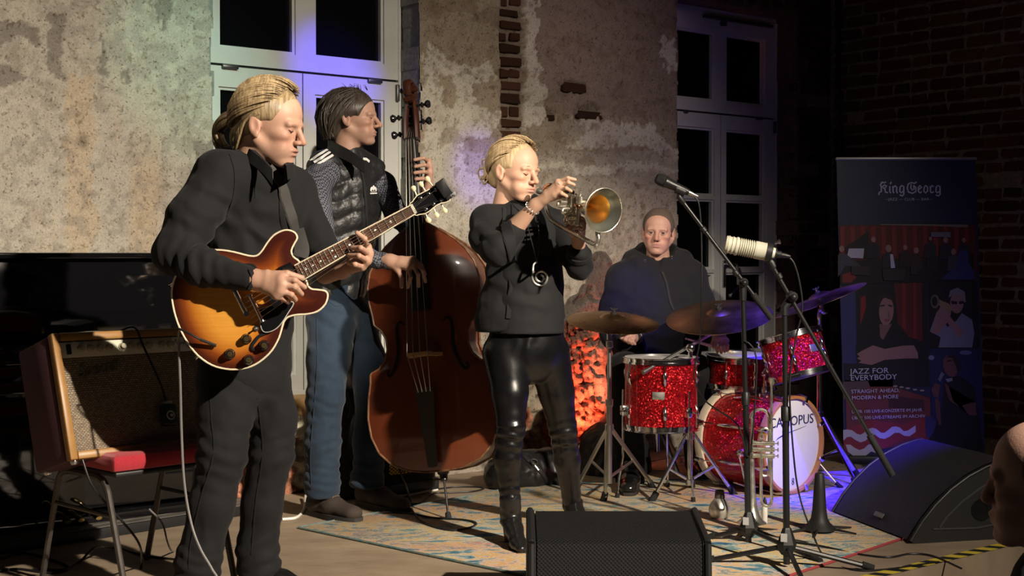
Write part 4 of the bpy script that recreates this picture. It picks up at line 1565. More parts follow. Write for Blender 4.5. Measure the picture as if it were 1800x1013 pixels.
	for k in range(34):     # the ponytail
		a = rnd.uniform(0, 6.28)
		r = rnd.uniform(0.2, 1)
		e = rnd.uniform(-.016, .016)
		pts = [(-0.112, 0.010 * math.cos(a), 0.000 + 0.012 * math.sin(a)), (-0.140, 0.020 * r * math.cos(a), 0.000 + 0.020 * r * math.sin(a)), (-0.166, 0.030 * r * math.cos(a), -0.028 + 0.026 * r * math.sin(a)),
			(-0.162 + e, 0.022 * r * math.cos(a), -0.066 + 0.012 * r * math.sin(a)), (-0.140 + e, 0.008 * math.cos(a), -0.094 + e)]
		m.sweep([loc2w(p, C, ax, sc) for p in catmull(pts, 4)], [sc * 0.0055 * w for w in np.interp(np.linspace(0, 1, 17), [0, 0.2, 0.6, 1], [0.8, 1.2, 1.1, 0.25])], 5)
	m.build('hair', M_BLOND, o, smooth=80)
	face_hair(o, C, ax, sc, M_BLOND, (0.004, 0.002, -0.003), -0.004)
	return o
# ---------------------------------------------------------------- bassist
def bassist():
	B_ = Body('man in black quilted vest, checked shirt and blue jeans, playing the double bass', (F(600, 908).x, 6.1, 0))
	tone = (0.46, 0.275, 0.20)
	C = J(622, 209, 6.12)
	ax = head_axes((0.985, -0.16, 0.02))
	sc = 1.03
	v, q = head_pieces(sc, nose=0.95, jaw=0.97, chin=1.05, neck=0.18, lean=0.0)
	B_.skin(to_world(v, C, ax, sc), q, head_tint(v, tone, (0.40, 0.2, 0.165), beard=0.35))
	f = hand_field(J(686, 459, 5.755), [jl([(700, 476, 5.735), (706, 490, 5.73), (706, 504, 5.73)]),
										jl([(717, 471, 5.715), (722, 487, 5.70), (717, 505, 5.72)]), jl([(725, 466, 5.715), (735, 482, 5.70), (736, 503, 5.72)]),
										jl([(728, 461, 5.725), (743, 475, 5.71), (748, 495, 5.73)]), jl([(726, 456, 5.735), (740, 466, 5.72), (747, 482, 5.74)])],
				palm=0.0145, fr=0.0092, arm=J(655, 455, 5.80), arm_r=(0.027, 0.03))
	v, q = f.mesh()
	B_.skin(v, q, tone)
	f = hand_field(J(752, 338, 6.12), [jl([(742, 330, 6.13), (736, 322, 6.15), (732, 312, 6.16)]),
									jl([(753, 283, 6.085), (744, 278, 6.035), (729, 281, 6.03)]), jl([(755, 293, 6.08), (746, 290, 6.03), (730, 293, 6.025)]),
									jl([(755, 304, 6.08), (745, 302, 6.03), (729, 304, 6.025)]), jl([(752, 315, 6.085), (743, 314, 6.035), (731, 315, 6.03)])],
				palm=0.0135, fr=0.0092, arm=J(735, 375, 6.2), arm_r=(0.026, 0.03))
	v, q = f.mesh()
	B_.skin(v, q, tone)
	fb = Field(0.014, 0.04)
	fb.chain(jl([(592, 540, 6.2), (600, 420, 6.2), (608, 330, 6.18), (612, 262, 6.14)]), [0.08, 0.08, 0.07, 0.05], flat=(Vector((0.72, -0.69, 0)), 0.7))
	fb.chain(jl([(556, 320, 6.04), (558, 380, 5.96), (572, 432, 5.92), (684, 459, 5.76)]), [0.045, 0.04, 0.035, 0.024])
	fb.chain(jl([(672, 328, 6.26), (698, 380, 6.27), (722, 402, 6.25), (750, 345, 6.13)]), [0.04, 0.034, 0.03, 0.024])
	fb.chain(jl([(582, 550, 6.12), (573, 700, 6.0), (566, 835, 5.98)]), [0.08, 0.055, 0.04])
	fb.chain(jl([(620, 550, 6.24), (656, 700, 6.26), (646, 828, 6.22)]), [0.08, 0.055, 0.04])
	v, q = fb.mesh()
	B_.skin(v, q, tone)
	o = B_.finish(M_SKIN)
	pm = PXM(6.1)
	tdir = Vector((0.72, -0.69, 0))
	# checked shirt
	fs = Field(0.0075, 0.03)
	fs.chain(jl([(592, 525, 6.19), (600, 420, 6.2), (606, 330, 6.18)]), [54 * pm, 58 * pm, 52 * pm], flat=(tdir, 0.75))
	fs.chain(jl([(575, 305, 6.08), (556, 318, 6.04), (558, 380, 5.96), (572, 432, 5.92), (630, 450, 5.83), (681, 460, 5.765)]), [0.07, 0.066, 0.062, 0.056, 0.048, 0.034], k=0.02)
	fs.chain(jl([(650, 308, 6.24), (672, 325, 6.26), (698, 380, 6.27), (722, 402, 6.25), (742, 362, 6.17), (748, 348, 6.14)]), [0.06, 0.06, 0.052, 0.046, 0.04, 0.033], k=0.02)
	v, q = fs.mesh()
	v = folds(v, q, (0.004, 9), [(J(565, 420, 5.92), (0.5, 0, 1), 15, 0.006, 0.12), (J(650, 455, 5.8), (1, 0, 0.2), 16, 0.005, 0.1)], 12, 0.003)
	part_np('shirt', v, q, M_CHECK, o)
	m = MB()
	for t in (-1, 1):
		pass
	# quilted vest
	fv = Field(0.0075, 0.03)
	fv.chain(jl([(592, 508, 6.18), (598, 440, 6.19), (606, 370, 6.19), (610, 318, 6.18)]), [56 * pm, 63 * pm, 68 * pm, 60 * pm], flat=(tdir, 0.74))
	fv.chain(jl([(566, 293, 6.09), (606, 283, 6.15), (655, 300, 6.23)]), [0.066, 0.085, 0.06], k=0.03)
	fv.cone(J(608, 290, 6.16), J(608, 262, 6.15), 0.075, 0.072, 0.02)
	v, q = fv.mesh()
	n_ = vnormals(v, q)
	quilt = np.abs(np.sin((v[:, 2] + 0.02 * np.sin(v[:, 0] * 30)) * math.pi / 0.078))
	v = v + n_ * (0.010 * np.sqrt(quilt) - 0.007)[:, None]
	v = folds(v, q, (0.005, 12), [], 15, 0.006)
	vest = part_np('vest', v, q, M_VEST, o)
	S = Surf(v, q)
	S.fall = 6.1
	for pts in ([(546, 283), (560, 273), (575, 264)], [(552, 286), (566, 277), (580, 268)], [(559, 289), (572, 281), (586, 273)], [(637, 279), (643, 280), (648, 284)]):
		m = MB()
		S.strip(m, pts, 0.0125, 0.003, 0.002)
		m.build('white_stripe', M_WHITEPRINT, vest)
	m = MB()
	S.strip(m, [(634, 296), (640, 330), (645, 400), (648, 470)], 0.014, 0.002, 0.003)
	m.build('zip', mat('black_zip', (0.008, 0.008, 0.008), 0.75), vest)
	m = MB()                                           # chest emblem: three leaves over a line
	cx, cy = 655, 333
	for dx, dy, w, h in ((0, -2.2, 2.0, 4.6), (-3.6, -0.6, 1.9, 3.6), (3.6, -0.6, 1.9, 3.6)):
		S.patch(m, [(cx + dx + w * math.cos(a) + (dx * 0.25) * math.sin(a) * -1, cy + dy - h * math.sin(a)) for a in [2 * math.pi * i / 12 for i in range(12)]], 0.005)
	S.patch(m, [(cx - 5, cy + 3.4), (cx + 5, cy + 3.4), (cx + 5, cy + 4.2), (cx - 5, cy + 4.2)], 0.005)
	S.patch(m, [(cx - 5.5, cy + 5.8), (cx + 6, cy + 5.8), (cx + 6, cy + 8.0), (cx - 5.5, cy + 8.0)], 0.005)
	m.build('chest_emblem', M_WHITEPRINT, vest, smooth=0)
	# stand-up collar
	m = MB()
	pts = catmull(jl([(640, 288, 6.00), (618, 272, 6.02), (588, 256, 6.07), (578, 248, 6.15), (588, 250, 6.24), (612, 266, 6.27), (636, 284, 6.2)]), 5)
	vs, fs_ = [], []
	cc = J(610, 262, 6.14)
	for i, p in enumerate(pts):
		d = p - cc
		d.z = 0
		d.normalize()
		vs += [p - UP * 0.04 + d * 0.006, p + UP * 0.012 + d * 0.004, p + UP * 0.016, p + UP * 0.010 - d * 0.006, p - UP * 0.04 - d * 0.006]
	n = len(pts)
	for i in range(n - 1):
		for k in range(5):
			a, b2 = i * 5 + k, i * 5 + (k + 1) % 5
			fs_.append((a, b2, b2 + 5, a + 5))
	fs_ += [tuple(range(4, -1, -1)), tuple((n - 1) * 5 + k for k in range(5))]
	m.add(vs, fs_)
	m.build('collar', M_VEST, vest)
	# jeans
	fj = Field(0.0075, 0.03)
	fj.chain(jl([(590, 508, 6.18), (592, 548, 6.18)]), [52 * pm, 54 * pm], flat=(tdir, 0.78))
	fj.chain(jl([(584, 560, 6.13), (578, 630, 6.06), (572, 700, 6.0), (567, 780, 5.98), (566, 850, 5.98), (567, 874, 5.98)]), [45 * pm, 37 * pm, 32 * pm, 30 * pm, 29 * pm, 26 * pm], k=0.03)
	fj.chain(jl([(618, 560, 6.24), (642, 630, 6.26), (656, 700, 6.26), (650, 780, 6.24), (645, 850, 6.22), (645, 866, 6.22)]), [40 * pm, 34 * pm, 31 * pm, 29 * pm, 28 * pm, 26 * pm], k=0.03)
	fj.half((0, 0, 0.092), (0, 0, -1), 0.004)
	v, q = fj.mesh()
	v = folds(v, q, (0.004, 9), [(J(572, 705, 5.98), (0.3, 0, 1), 19, 0.0045, 0.10), (J(567, 775, 5.98), (-0.35, 0, 1), 22, 0.005, 0.11), (J(566, 845, 5.98), (0.25, 0, 1), 26, 0.005, 0.09), (J(590, 570, 6.1), (0.5, 0, 1), 12, 0.005, 0.15),
								(J(640, 840, 6.2), (0.1, 0, 1), 24, 0.005, 0.1)], 21, 0.003)
	je = part_np('jeans', v, q, M_BLUEJEAN, o)
	S2 = Surf(v, q)
	S2.fall = 6.05
	m = MB()
	S2.strip(m, [(557, 560), (558, 640), (552, 720), (546, 800), (548, 860)], 0.005, 0.001, 0.0015)
	m.build('seam', M_BLUEJEAN, je)
	m = MB()
	S2.strip(m, [(575, 526), (590, 538), (606, 532), (610, 522)], 0.004, 0.001, 0.0015)
	m.build('seam', M_BLUEJEAN, je)
	for a, t in ((F(544, 903), F(631, 921)), (F(630, 886), F(716, 905))):
		d = (t - a).normalized()
		shoe(o, a, t, M_SUEDE, M_SOLE, 0.105, 0.12, boot=(a + d * 0.062 + UP * 0.17, 0.052))
	# hair
	m = MB()
	v, q = hair_cap(C, ax, sc, [((0.110, 0, -0.030), (0.084, 0.13, 0.100)), ((0.03, 0.105, -0.05), (0.054, 0.06, 0.070)), ((0.03, -0.105, -0.05), (0.054, 0.06, 0.070)), ((0.0, 0, -0.165), (0.2, 0.2, 0.07))],
					cen=(-0.018, 0, 0.032), rad=(0.112, 0.090, 0.103), extra=[((-0.080, 0, -0.040), (0.046, 0.068, 0.060), 0.025)])
	np_to_mb(m, v, q)
	rnd = random.Random(5)
	st, en = [], []
	for k in range(330):
		a = rnd.uniform(-1.5, 1.5)
		t = rnd.random()
		st.append((0.058 * math.cos(a) - 0.10 * t - 0.004, 0.060 * math.sin(a), 0.112 - 0.030 * abs(math.sin(a)) + 0.010 * t))
		b = a * 1.0
		y = 0.092 * math.sin(b) if abs(b) > 0.5 else 0.09 * b
		en.append((-0.068 - 0.05 * math.cos(b) + rnd.uniform(-.012, .008), y * 0.95, -0.062 + rnd.uniform(-.03, .02)))
	hair_locks(m, C, ax, sc, st, en, (-0.018, 0, 0.032), (0.110, 0.089, 0.101), 0.003, 0.0034, rnd)
	for k in range(14):
		a = rnd.uniform(-1, 1)
		p0 = (0.03 + rnd.uniform(-.05, .03), 0.05 * a, 0.125)
		p1 = (p0[0] - 0.01 + rnd.uniform(-.02, .02), p0[1] + rnd.uniform(-.01, .01), 0.150)
		m.sweep([loc2w(p, C, ax, sc) for p in (p0, p1)], [0.002, 0.0005], 4)
	m.build('hair', M_BROWN, o, smooth=80)
	face_hair(o, C, ax, sc, M_BROWN, (0.0036, 0.0015, -0.002), -0.001)
	return o
# ---------------------------------------------------------------- trumpeter
def trumpeter():
	B_ = Body('blond woman in black blazer and shiny black leggings, playing the flugelhorn with closed eyes', (F(930, 950).x, 5.45, 0))
	tone = (0.56, 0.345, 0.24)
	C = J(906, 302, 5.40)
	ax = head_axes((0.74, -0.66, -0.10), (0.06, 0.0, 1))
	sc = 0.99
	v, q = head_pieces(sc, nose=0.92, jaw=0.93, puff=0.8, chin=0.9, female=True, neck=0.19, cheek=0.98)
	B_.skin(to_world(v, C, ax, sc), q, head_tint(v, tone, (0.55, 0.24, 0.2), 0, 0.3))
	f = hand_field(J(941, 361, 5.16), [jl([(962, 350, 5.15), (974, 349, 5.13), (986, 347, 5.12)]),
									jl([(981, 320, 5.10), (998, 313, 5.08), (1011, 316, 5.09)]), jl([(984, 327, 5.10), (999, 321, 5.08), (1009, 325, 5.085)]),
									jl([(981, 335, 5.105), (995, 331, 5.08), (1004, 336, 5.09)]), jl([(975, 342, 5.11), (987, 340, 5.09), (996, 345, 5.10)])],
				palm=0.0118, fr=0.0078, arm=J(900, 406, 5.22), arm_r=(0.021, 0.040))
	v, q = f.mesh()
	B_.skin(v, q, tone)
	f = hand_field(J(1017, 424, 5.26), [jl([(1003, 408, 5.23), (999, 398, 5.20), (1000, 384, 5.19)]),
										jl([(1022, 385, 5.20), (1014, 379, 5.165), (1001, 382, 5.16)]), jl([(1024, 393, 5.20), (1014, 389, 5.16), (1000, 392, 5.16)]),
										jl([(1023, 401, 5.20), (1013, 399, 5.165), (1001, 401, 5.165)]), jl([(1021, 408, 5.21), (1012, 408, 5.175), (1003, 408, 5.18)])],
				palm=0.0118, fr=0.0078, arm=J(1019, 464, 5.33), arm_r=(0.022, 0.03))
	v, q = f.mesh()
	B_.skin(v, q, tone)
	fb = Field(0.014, 0.03)
	fb.chain(jl([(925, 600, 5.46), (925, 500, 5.44), (922, 420, 5.44)]), [0.10, 0.09, 0.085], flat=(Vector((0.45, -0.89, 0)), 0.65))
	fb.cone(J(918, 400, 5.43), J(912, 365, 5.42), 0.062, 0.05)
	fb.chain(jl([(858, 392, 5.40), (872, 440, 5.22), (903, 405, 5.22)]), [0.045, 0.035, 0.03])
	fb.chain(jl([(985, 398, 5.47), (1018, 470, 5.36), (1018, 440, 5.29)]), [0.045, 0.035, 0.025])
	fb.chain(jl([(893, 620, 5.42), (898, 752, 5.36), (892, 805, 5.385), (897, 890, 5.40)]), [0.065, 0.034, 0.034, 0.02])
	fb.chain(jl([(963, 620, 5.52), (989, 752, 5.6), (997, 810, 5.66), (1006, 890, 5.75)]), [0.065, 0.034, 0.032, 0.02])
	v, q = fb.mesh()
	B_.skin(v, q, tone)
	o = B_.finish(M_SKIN)
	pm = PXM(5.42)
	tdir = Vector((0.45, -0.89, 0))
	# neckline skin: chest shows above the top
	fc = Field(0.005, 0.02)
	fc.cone(J(908, 350, 5.40), J(914, 388, 5.385), 0.05, 0.06)
	v, q = fc.mesh()
	# top
	ft = Field(0.0065, 0.03)
	ft.chain(jl([(930, 582, 5.42), (930, 540, 5.42), (928, 480, 5.42), (924, 420, 5.42), (916, 392, 5.42)]), [66 * pm, 62 * pm, 56 * pm, 58 * pm, 44 * pm], flat=(tdir, 0.74))
	ft.half(J(930, 586, 5.42), (0, 0, -1), 0.004)
	v, q = ft.mesh()
	v = folds(v, q, (0.003, 9), [(J(930, 505, 5.3), (0.1, 0, 1), 12, 0.004, 0.12)], 30, 0.002)
	top = part_np('top', v, q, M_TOP, o)
	St = Surf(v, q)
	St.fall = 5.3
	# blazer with an open front
	fj = Field(0.0065, 0.03)
	fj.chain(jl([(914, 560, 5.46), (922, 500, 5.46), (922, 430, 5.46), (918, 392, 5.46)]), [84 * pm, 72 * pm, 68 * pm, 56 * pm], flat=(tdir, 0.72))
	fj.cone(J(906, 392, 5.45), J(906, 362, 5.44), 0.085, 0.062, 0.03)
	fj.chain(jl([(892, 385, 5.43), (856, 391, 5.38), (854, 420, 5.28), (874, 440, 5.20), (902, 410, 5.21)]), [0.062, 0.066, 0.062, 0.060, 0.046], k=0.022)
	fj.chain(jl([(950, 385, 5.47), (984, 398, 5.47), (1003, 440, 5.40), (1018, 468, 5.34), (1018, 446, 5.295)]), [0.06, 0.060, 0.054, 0.05, 0.046], k=0.022)
	fj.ell(J(944, 520, 5.24), (0.075, 0.15, 0.34), 0.012, 's', (Vector((0.89, 0.45, 0)), Vector((-0.45, 0.89, 0)), UP))
	fj.ell(J(926, 372, 5.32), (0.055, 0.10, 0.07), 0.012, 's')
	fj.half(J(914, 578, 5.46), (0.05, 0, -1), 0.004)
	v, q = fj.mesh()
	v = folds(v, q, (0.004, 8), [(J(862, 425, 5.22), (0.8, 0, 1), 14, 0.006, 0.09), (J(1012, 455, 5.32), (0.6, 0, 1), 15, 0.006, 0.08), (J(870, 500, 5.36), (0.5, 0, 1), 9, 0.005, 0.16)], 33, 0.002)
	bl = part_np('blazer', v, q, M_JACKET, o)
	Sb = Surf(v, q)
	Sb.fall = 5.3
	m = MB()
	Sb.strip(m, [(886, 366), (890, 395), (897, 430), (900, 480), (893, 560)], [0.016, 0.05, 0.055, 0.03, 0.02], 0.003, 0.004)
	m.build('lapel', M_JACKET, bl)
	m = MB()
	Sb.strip(m, [(942, 378), (962, 400), (975, 440), (982, 490), (990, 560)], [0.016, 0.05, 0.055, 0.03, 0.02], 0.003, 0.004)
	m.build('lapel', M_JACKET, bl)
	for (a, b_, r) in ((J(895, 413, 5.215), J(905, 402, 5.215), 0.050), (J(1018, 453, 5.31), J(1018, 442, 5.288), 0.050)):
		d = (b_ - a).normalized()
		m = MB()
		m.lathe(a, d, [(r - 0.006, 0), (r, 0.004), (r, 0.022), (r - 0.007, 0.026), (r - 0.014, 0.02)], 24)
		m.build('rolled_cuff', M_JACKET, bl)
	# leggings
	fl_ = Field(0.0065, 0.02)
	fl_.chain(jl([(926, 570, 5.46), (926, 608, 5.46)]), [68 * pm, 70 * pm], flat=(tdir, 0.78))
	fl_.chain(jl([(890, 622, 5.42), (896, 690, 5.38), (898, 752, 5.36), (892, 805, 5.385), (896, 868, 5.40), (897, 890, 5.4)]), [43 * pm, 32 * pm, 25 * pm, 25 * pm, 17 * pm, 16 * pm], k=0.016)
	fl_.chain(jl([(962, 622, 5.51), (978, 690, 5.56), (989, 752, 5.60), (997, 810, 5.66), (1004, 870, 5.73), (1006, 895, 5.75)]), [41 * pm, 32 * pm, 25 * pm, 24 * pm, 17 * pm, 16 * pm], k=0.016)
	v, q = fl_.mesh()
	v = folds(v, q, (0.002, 10), [(J(897, 770, 5.34), (0.12, 0, 1), 22, 0.0055, 0.07), (J(990, 768, 5.58), (-0.15, 0, 1), 22, 0.0055, 0.07), (J(896, 868, 5.38), (0, 0, 1), 26, 0.004, 0.05), (J(928, 610, 5.32), (1, 0, -0.2), 14, 0.003, 0.06)], 37)
	part_np('leggings', v, q, M_LEATHER, o)
	# ankle boots with block heels
	for (ank, toe) in ((J(897, 890, 5.40), F(912, 972)), (J(1006, 898, 5.75), F(1020, 938))):
		toe = Vector((toe.x, toe.y, 0))
		hp = Vector((ank.x, ank.y + 0.03, 0))
		d = (toe - hp)
		d.z = 0
		d.normalize()
		s = Vector((d.y, -d.x, 0))
		f = Field(0.005, 0.02)
		f.cone(ank + UP * 0.03, hp + UP * 0.10 + d * .015, 0.043, 0.041, 0.02)
		f.cone(hp + UP * 0.095 + d * 0.01, hp + UP * 0.07 + d * 0.07, 0.038, 0.034, 0.02)
		f.cone(hp + UP * 0.07 + d * 0.07, hp + UP * 0.032 + d * 0.165, 0.036, 0.030, 0.02)
		f.cone(hp + UP * 0.032 + d * 0.165, hp + UP * 0.024 + d * 0.21, 0.032, 0.022, 0.02, (UP, 0.8))
		v, q = f.mesh()
		v = folds(v, q, (0.0015, 18), [(hp + UP * 0.11, (0, 0, 1), 30, 0.003, 0.06)], 38)
		b = part_np('ankle_boot', v, q, M_BOOT, o)
		m = MB()
		m.lathe(hp + d * 0.0, UP, [(0.024, 0.0), (0.024, 0.02), (0.031, 0.075)], 14)
		m.build('heel', M_BOOT, b)
		m = MB()
		m.prism([hp + d * 0.10 - s * 0.028 + UP * .002, hp + d * 0.16 - s * 0.036 + UP * .002, hp + d * 0.225 - s * 0.016 + UP * .002, hp + d * 0.225 + s * 0.016 + UP * .002, hp + d * 0.16 + s * 0.036 + UP * .002, hp + d * 0.10 + s * 0.028 + UP * .002], UP * 0.010)
		m.build('sole', M_SOLE, b)
	# hair pulled back into a loose knot
	m = MB()
	v, q = hair_cap(C, ax, sc, [((0.112, 0, -0.032), (0.088, 0.14, 0.108)), ((0.03, 0.105, -0.05), (0.062, 0.06, 0.070)), ((0.03, -0.105, -0.05), (0.062, 0.06, 0.070)), ((-0.01, 0, -0.150), (0.2, 0.2, 0.07))],
					cen=(-0.015, 0, 0.032), rad=(0.103, 0.083, 0.097), extra=[((-0.088, 0, -0.030), (0.034, 0.05, 0.045), 0.02)])
	np_to_mb(m, v, q)
	rnd = random.Random(21)
	st, en = [], []
	for k in range(280):
		a = rnd.uniform(-1.7, 1.7)
		t = rnd.random() * 0.7
		st.append((0.070 * math.cos(a * 0.8) - 0.004 - 0.06 * t, 0.079 * math.sin(a), 0.060 + 0.060 * math.cos(a) + 0.014 * t + rnd.uniform(-.004, .006)))
		en.append((-0.115 + rnd.uniform(-.006, .004), 0.022 * math.sin(a), -0.018 + 0.022 * math.cos(a) + rnd.uniform(-.012, .012)))
	hair_locks(m, C, ax, sc, st, en, (-0.015, 0, 0.032), (0.1015, 0.0815, 0.0955), 0.002, 0.0028, rnd)
	for k in range(9):
		a = rnd.uniform(0, 6.28)
		c = Vector((-0.128, 0.014 * math.cos(a), -0.018 + 0.012 * math.sin(a)))
		pts = [c + Vector((0.012 * math.cos(t + a), 0.024 * math.sin(t), 0.024 * math.cos(t))) for t in [i * 0.7 for i in range(9)]]
		m.sweep([loc2w(p, C, ax, sc) for p in catmull(pts, 3)], sc * 0.0055, 6)
	for (cz, rr, yy) in ((0.020, 0.020, -0.03), (-0.022, 0.024, -0.04), (-0.045, 0.017, -0.03)):       # loose loops at the back
		pts = [(-0.120 - rr * (1 - math.cos(t)) * 0.9, yy + 0.006 * math.sin(t * 2), cz + rr * math.sin(t)) for t in [i * 0.55 - 1.2 for i in range(11)]]
		m.sweep([loc2w(p, C, ax, sc) for p in catmull(pts, 3)], sc * 0.0035, 5)
	m.build('hair', M_FAIR, o, smooth=80)
	face_hair(o, C, ax, sc, mat('brow_brown', (0.26, 0.16, 0.09), 0.7), (0.0026, 0.0, 0.004), -0.006)
	# jewellery: things that come off, kept as parts of what she wears
	m = MB()
	cen, nn = St.hit(948, 489)
	cen = cen + nn * 0.010
	ex = Vector((0.95, 0.2, 0))
	pts = []
	for i in range(64):
		t = i / 63
		a = 2.4 - t * 1.85 * 2 * math.pi + 1.85 * 2 * math.pi
		r = 0.009 + 0.027 * t
		pts.append(cen + ex * (r * math.cos(a)) + UP * (r * math.sin(a)))
	e = pts[-1]
	pts += catmull([e, J(937, 478, 5.24), J(938, 466, 5.245), J(944, 460, 5.25)], 4)[1:]
	m.sweep(pts, 0.0046, 8)
	pend = m.build('spiral_pendant', mat('polished_silver', (0.9, 0.89, 0.84), 0.28, metal=0.85), o)
	m = MB()
	m.sweep(catmull(jl([(944, 461, 5.25), (936, 430, 5.22), (922, 385, 5.25), (900, 358, 5.36)]), 6), 0.0022, 6)
	m.sweep(catmull(jl([(944, 461, 5.25), (948, 430, 5.24), (944, 385, 5.27), (930, 362, 5.36)]), 6), 0.0022, 6)
	m.build('cord', mat('black_cable', (0.012, 0.012, 0.013), 0.45), pend)
	m = MB()
	wr = J(936, 366, 5.167)
	d = (J(941, 361, 5.16) - J(900, 406, 5.22)).normalized()
	x, y, z = frame_from(d)
	for k in range(16):
		a = 2 * math.pi * k / 16
		m.torus(wr + (x * math.cos(a) + y * math.sin(a)) * 0.027, x * math.cos(a + 1) + y * math.sin(a + 1) + z * 0.5, 0.0045, 0.0016, 10, 5)
	m.build('chain_bracelet', MATS['polished_silver'], o)
	m = MB()
	rp = J(984, 322, 5.093)
	m.torus(rp, J(998, 316, 5.08) - J(983, 323, 5.1), 0.0092, 0.0017, 16, 6)
	m.build('finger_ring', MATS['polished_silver'], o)
	return o
# ---------------------------------------------------------------- drummer
def drummer():
	B_ = Body('man with cropped hair in a black hooded jacket, seated at the drums holding sticks', (J(1155, 640, 7.2).x, 7.2, 0))
	tone = (0.52, 0.30, 0.23)
	C = J(1157, 408, 7.18)
	ax = head_axes((-0.17, -0.98, -0.04), (0.05, 0, 1))
	sc = 1.01
	v, q = head_pieces(sc, nose=0.9, jaw=1.14, chin=1.0, neck=0.18, cheek=1.1)
	B_.skin(to_world(v, C, ax, sc), q, head_tint(v, tone, (0.46, 0.23, 0.2), 0.12, 0.4))
	f = hand_field(J(1110, 594, 6.93), [jl([(1113, 588, 6.88), (1108, 584, 6.855), (1103, 583, 6.84)]),
										jl([(1098, 586, 6.865), (1092, 594, 6.84), (1099, 600, 6.845)]), jl([(1103, 588, 6.86), (1098, 597, 6.83), (1105, 603, 6.84)]),
										jl([(1108, 591, 6.86), (1105, 599, 6.83), (1111, 605, 6.845)]), jl([(1113, 594, 6.865), (1112, 601, 6.84), (1116, 605, 6.85)])],
				palm=0.015, fr=0.0095, arm=J(1118, 594, 7.02), arm_r=(0.03, 0.034), h=0.0035)
	v, q = f.mesh()
	B_.skin(v, q, tone)
	f = hand_field(J(1264, 590, 6.90), [jl([(1256, 596, 6.86), (1252, 604, 6.835), (1254, 610, 6.82)]),
										jl([(1259, 598, 6.845), (1258, 609, 6.815), (1261, 619, 6.83)]), jl([(1266, 597, 6.845), (1266, 609, 6.815), (1268, 620, 6.83)]),
										jl([(1272, 597, 6.85), (1273, 608, 6.82), (1274, 618, 6.835)]), jl([(1277, 599, 6.86), (1279, 608, 6.835), (1279, 616, 6.845)])],
				palm=0.015, fr=0.0095, arm=J(1258, 580, 7.0), arm_r=(0.03, 0.034), h=0.0035)
	v, q = f.mesh()
	B_.skin(v, q, tone)
	fb = Field(0.016, 0.04)
	fb.chain(jl([(1155, 635, 7.27), (1155, 560, 7.27), (1155, 505, 7.27)]), [0.13, 0.14, 0.11], flat=((0, 1, 0), 0.65))
	fb.cone(J(1157, 490, 7.25), J(1157, 445, 7.21), 0.075, 0.06)
	fb.chain(jl([(1098, 500, 7.22), (1085, 585, 7.15), (1112, 594, 6.95)]), [0.07, 0.05, 0.035])
	fb.chain(jl([(1212, 495, 7.22), (1238, 570, 7.12), (1262, 588, 6.92)]), [0.07, 0.05, 0.035])
	fb.chain(jl([(1130, 655, 7.18), (1098, 655, 6.80), (1108, 858, 6.85)]), [0.09, 0.065, 0.045])
	fb.chain(jl([(1185, 655, 7.18), (1222, 655, 7.0), (1226, 830, 7.2)]), [0.09, 0.065, 0.045])
	v, q = fb.mesh()
	B_.skin(v, q, tone)
	o = B_.finish(M_SKIN)
	pm = PXM(7.2)
	fh = Field(0.009, 0.04)
	fh.chain(jl([(1155, 632, 7.22), (1155, 590, 7.22), (1155, 530, 7.23), (1156, 490, 7.24)]), [76 * pm, 78 * pm, 76 * pm, 62 * pm], flat=((0, 1, 0), 0.72))
	fh.chain(jl([(1150, 480, 7.24), (1100, 494, 7.22), (1084, 545, 7.19), (1084, 590, 7.14), (1102, 600, 7.03), (1113, 597, 6.97)]), [0.11, 0.10, 0.086, 0.078, 0.06, 0.042], k=0.035)
	fh.chain(jl([(1165, 480, 7.24), (1208, 490, 7.22), (1228, 535, 7.18), (1242, 572, 7.12), (1255, 584, 7.02), (1260, 588, 6.95)]), [0.11, 0.10, 0.084, 0.072, 0.055, 0.042], k=0.035)
	fh.cone(J(1157, 478, 7.25), J(1157, 452, 7.27), 0.115, 0.10, 0.04)
	fh.chain(jl([(1120, 462, 7.16), (1112, 456, 7.26), (1135, 446, 7.34), (1175, 446, 7.34), (1200, 456, 7.26), (1190, 466, 7.16)]), [0.03, 0.046, 0.055, 0.055, 0.046, 0.03], k=0.025)
	fh.ell(J(1161, 452, 7.04), (0.024, 0.12, 0.066), 0.014, 's')
	fh.ell(J(1158, 430, 7.20), (0.10, 0.09, 0.09), 0.012, 's')
	v, q = fh.mesh()
	v = folds(v, q, (0.006, 6), [(J(1085, 585, 7.1), (0.6, 0, 1), 12, 0.007, 0.12), (J(1238, 565, 7.1), (-0.6, 0, 1), 12, 0.007, 0.12), (J(1155, 600, 7.05), (0.1, 0, 1), 8, 0.009, 0.2)], 44, 0.004)
	hd = part_np('hooded_jacket', v, q, M_HOODIE, o)
	S = Surf(v, q)
	S.fall = 7.05
	m = MB()
	S.strip(m, [(1164, 478), (1172, 500), (1178, 530), (1184, 545)], 0.016, 0.002, 0.003)
	m.build('zip', mat('black_zip', (0.008, 0.008, 0.008), 0.75), hd)
	m = MB()
	p, n = S.hit(1166, 483)
	m.cyl(p + n * 0.010, p + n * 0.010 - UP * 0.026 + Vector((0.004, 0, 0)), 0.004, 0.003, 8)
	m.build('zip_pull', M_STEELTRIM, hd)
	for (a, b) in ((1133, 459), (1181, 453)):
		m = MB()
		p, n = S.hit(a, b)
		m.torus(p + n * 0.002, n, 0.007, 0.0025, 14, 6)
		m.build('eyelet', M_STEELTRIM, hd)
	ft = Field(0.009, 0.03)
	ft.chain(jl([(1155, 640, 7.24), (1155, 655, 7.22)]), [66 * pm, 62 * pm], flat=((0, 1, 0), 0.8))
	ft.chain(jl([(1128, 655, 7.16), (1098, 652, 6.82), (1100, 740, 6.83), (1108, 845, 6.86)]), [0.115, 0.09, 0.085, 0.075])
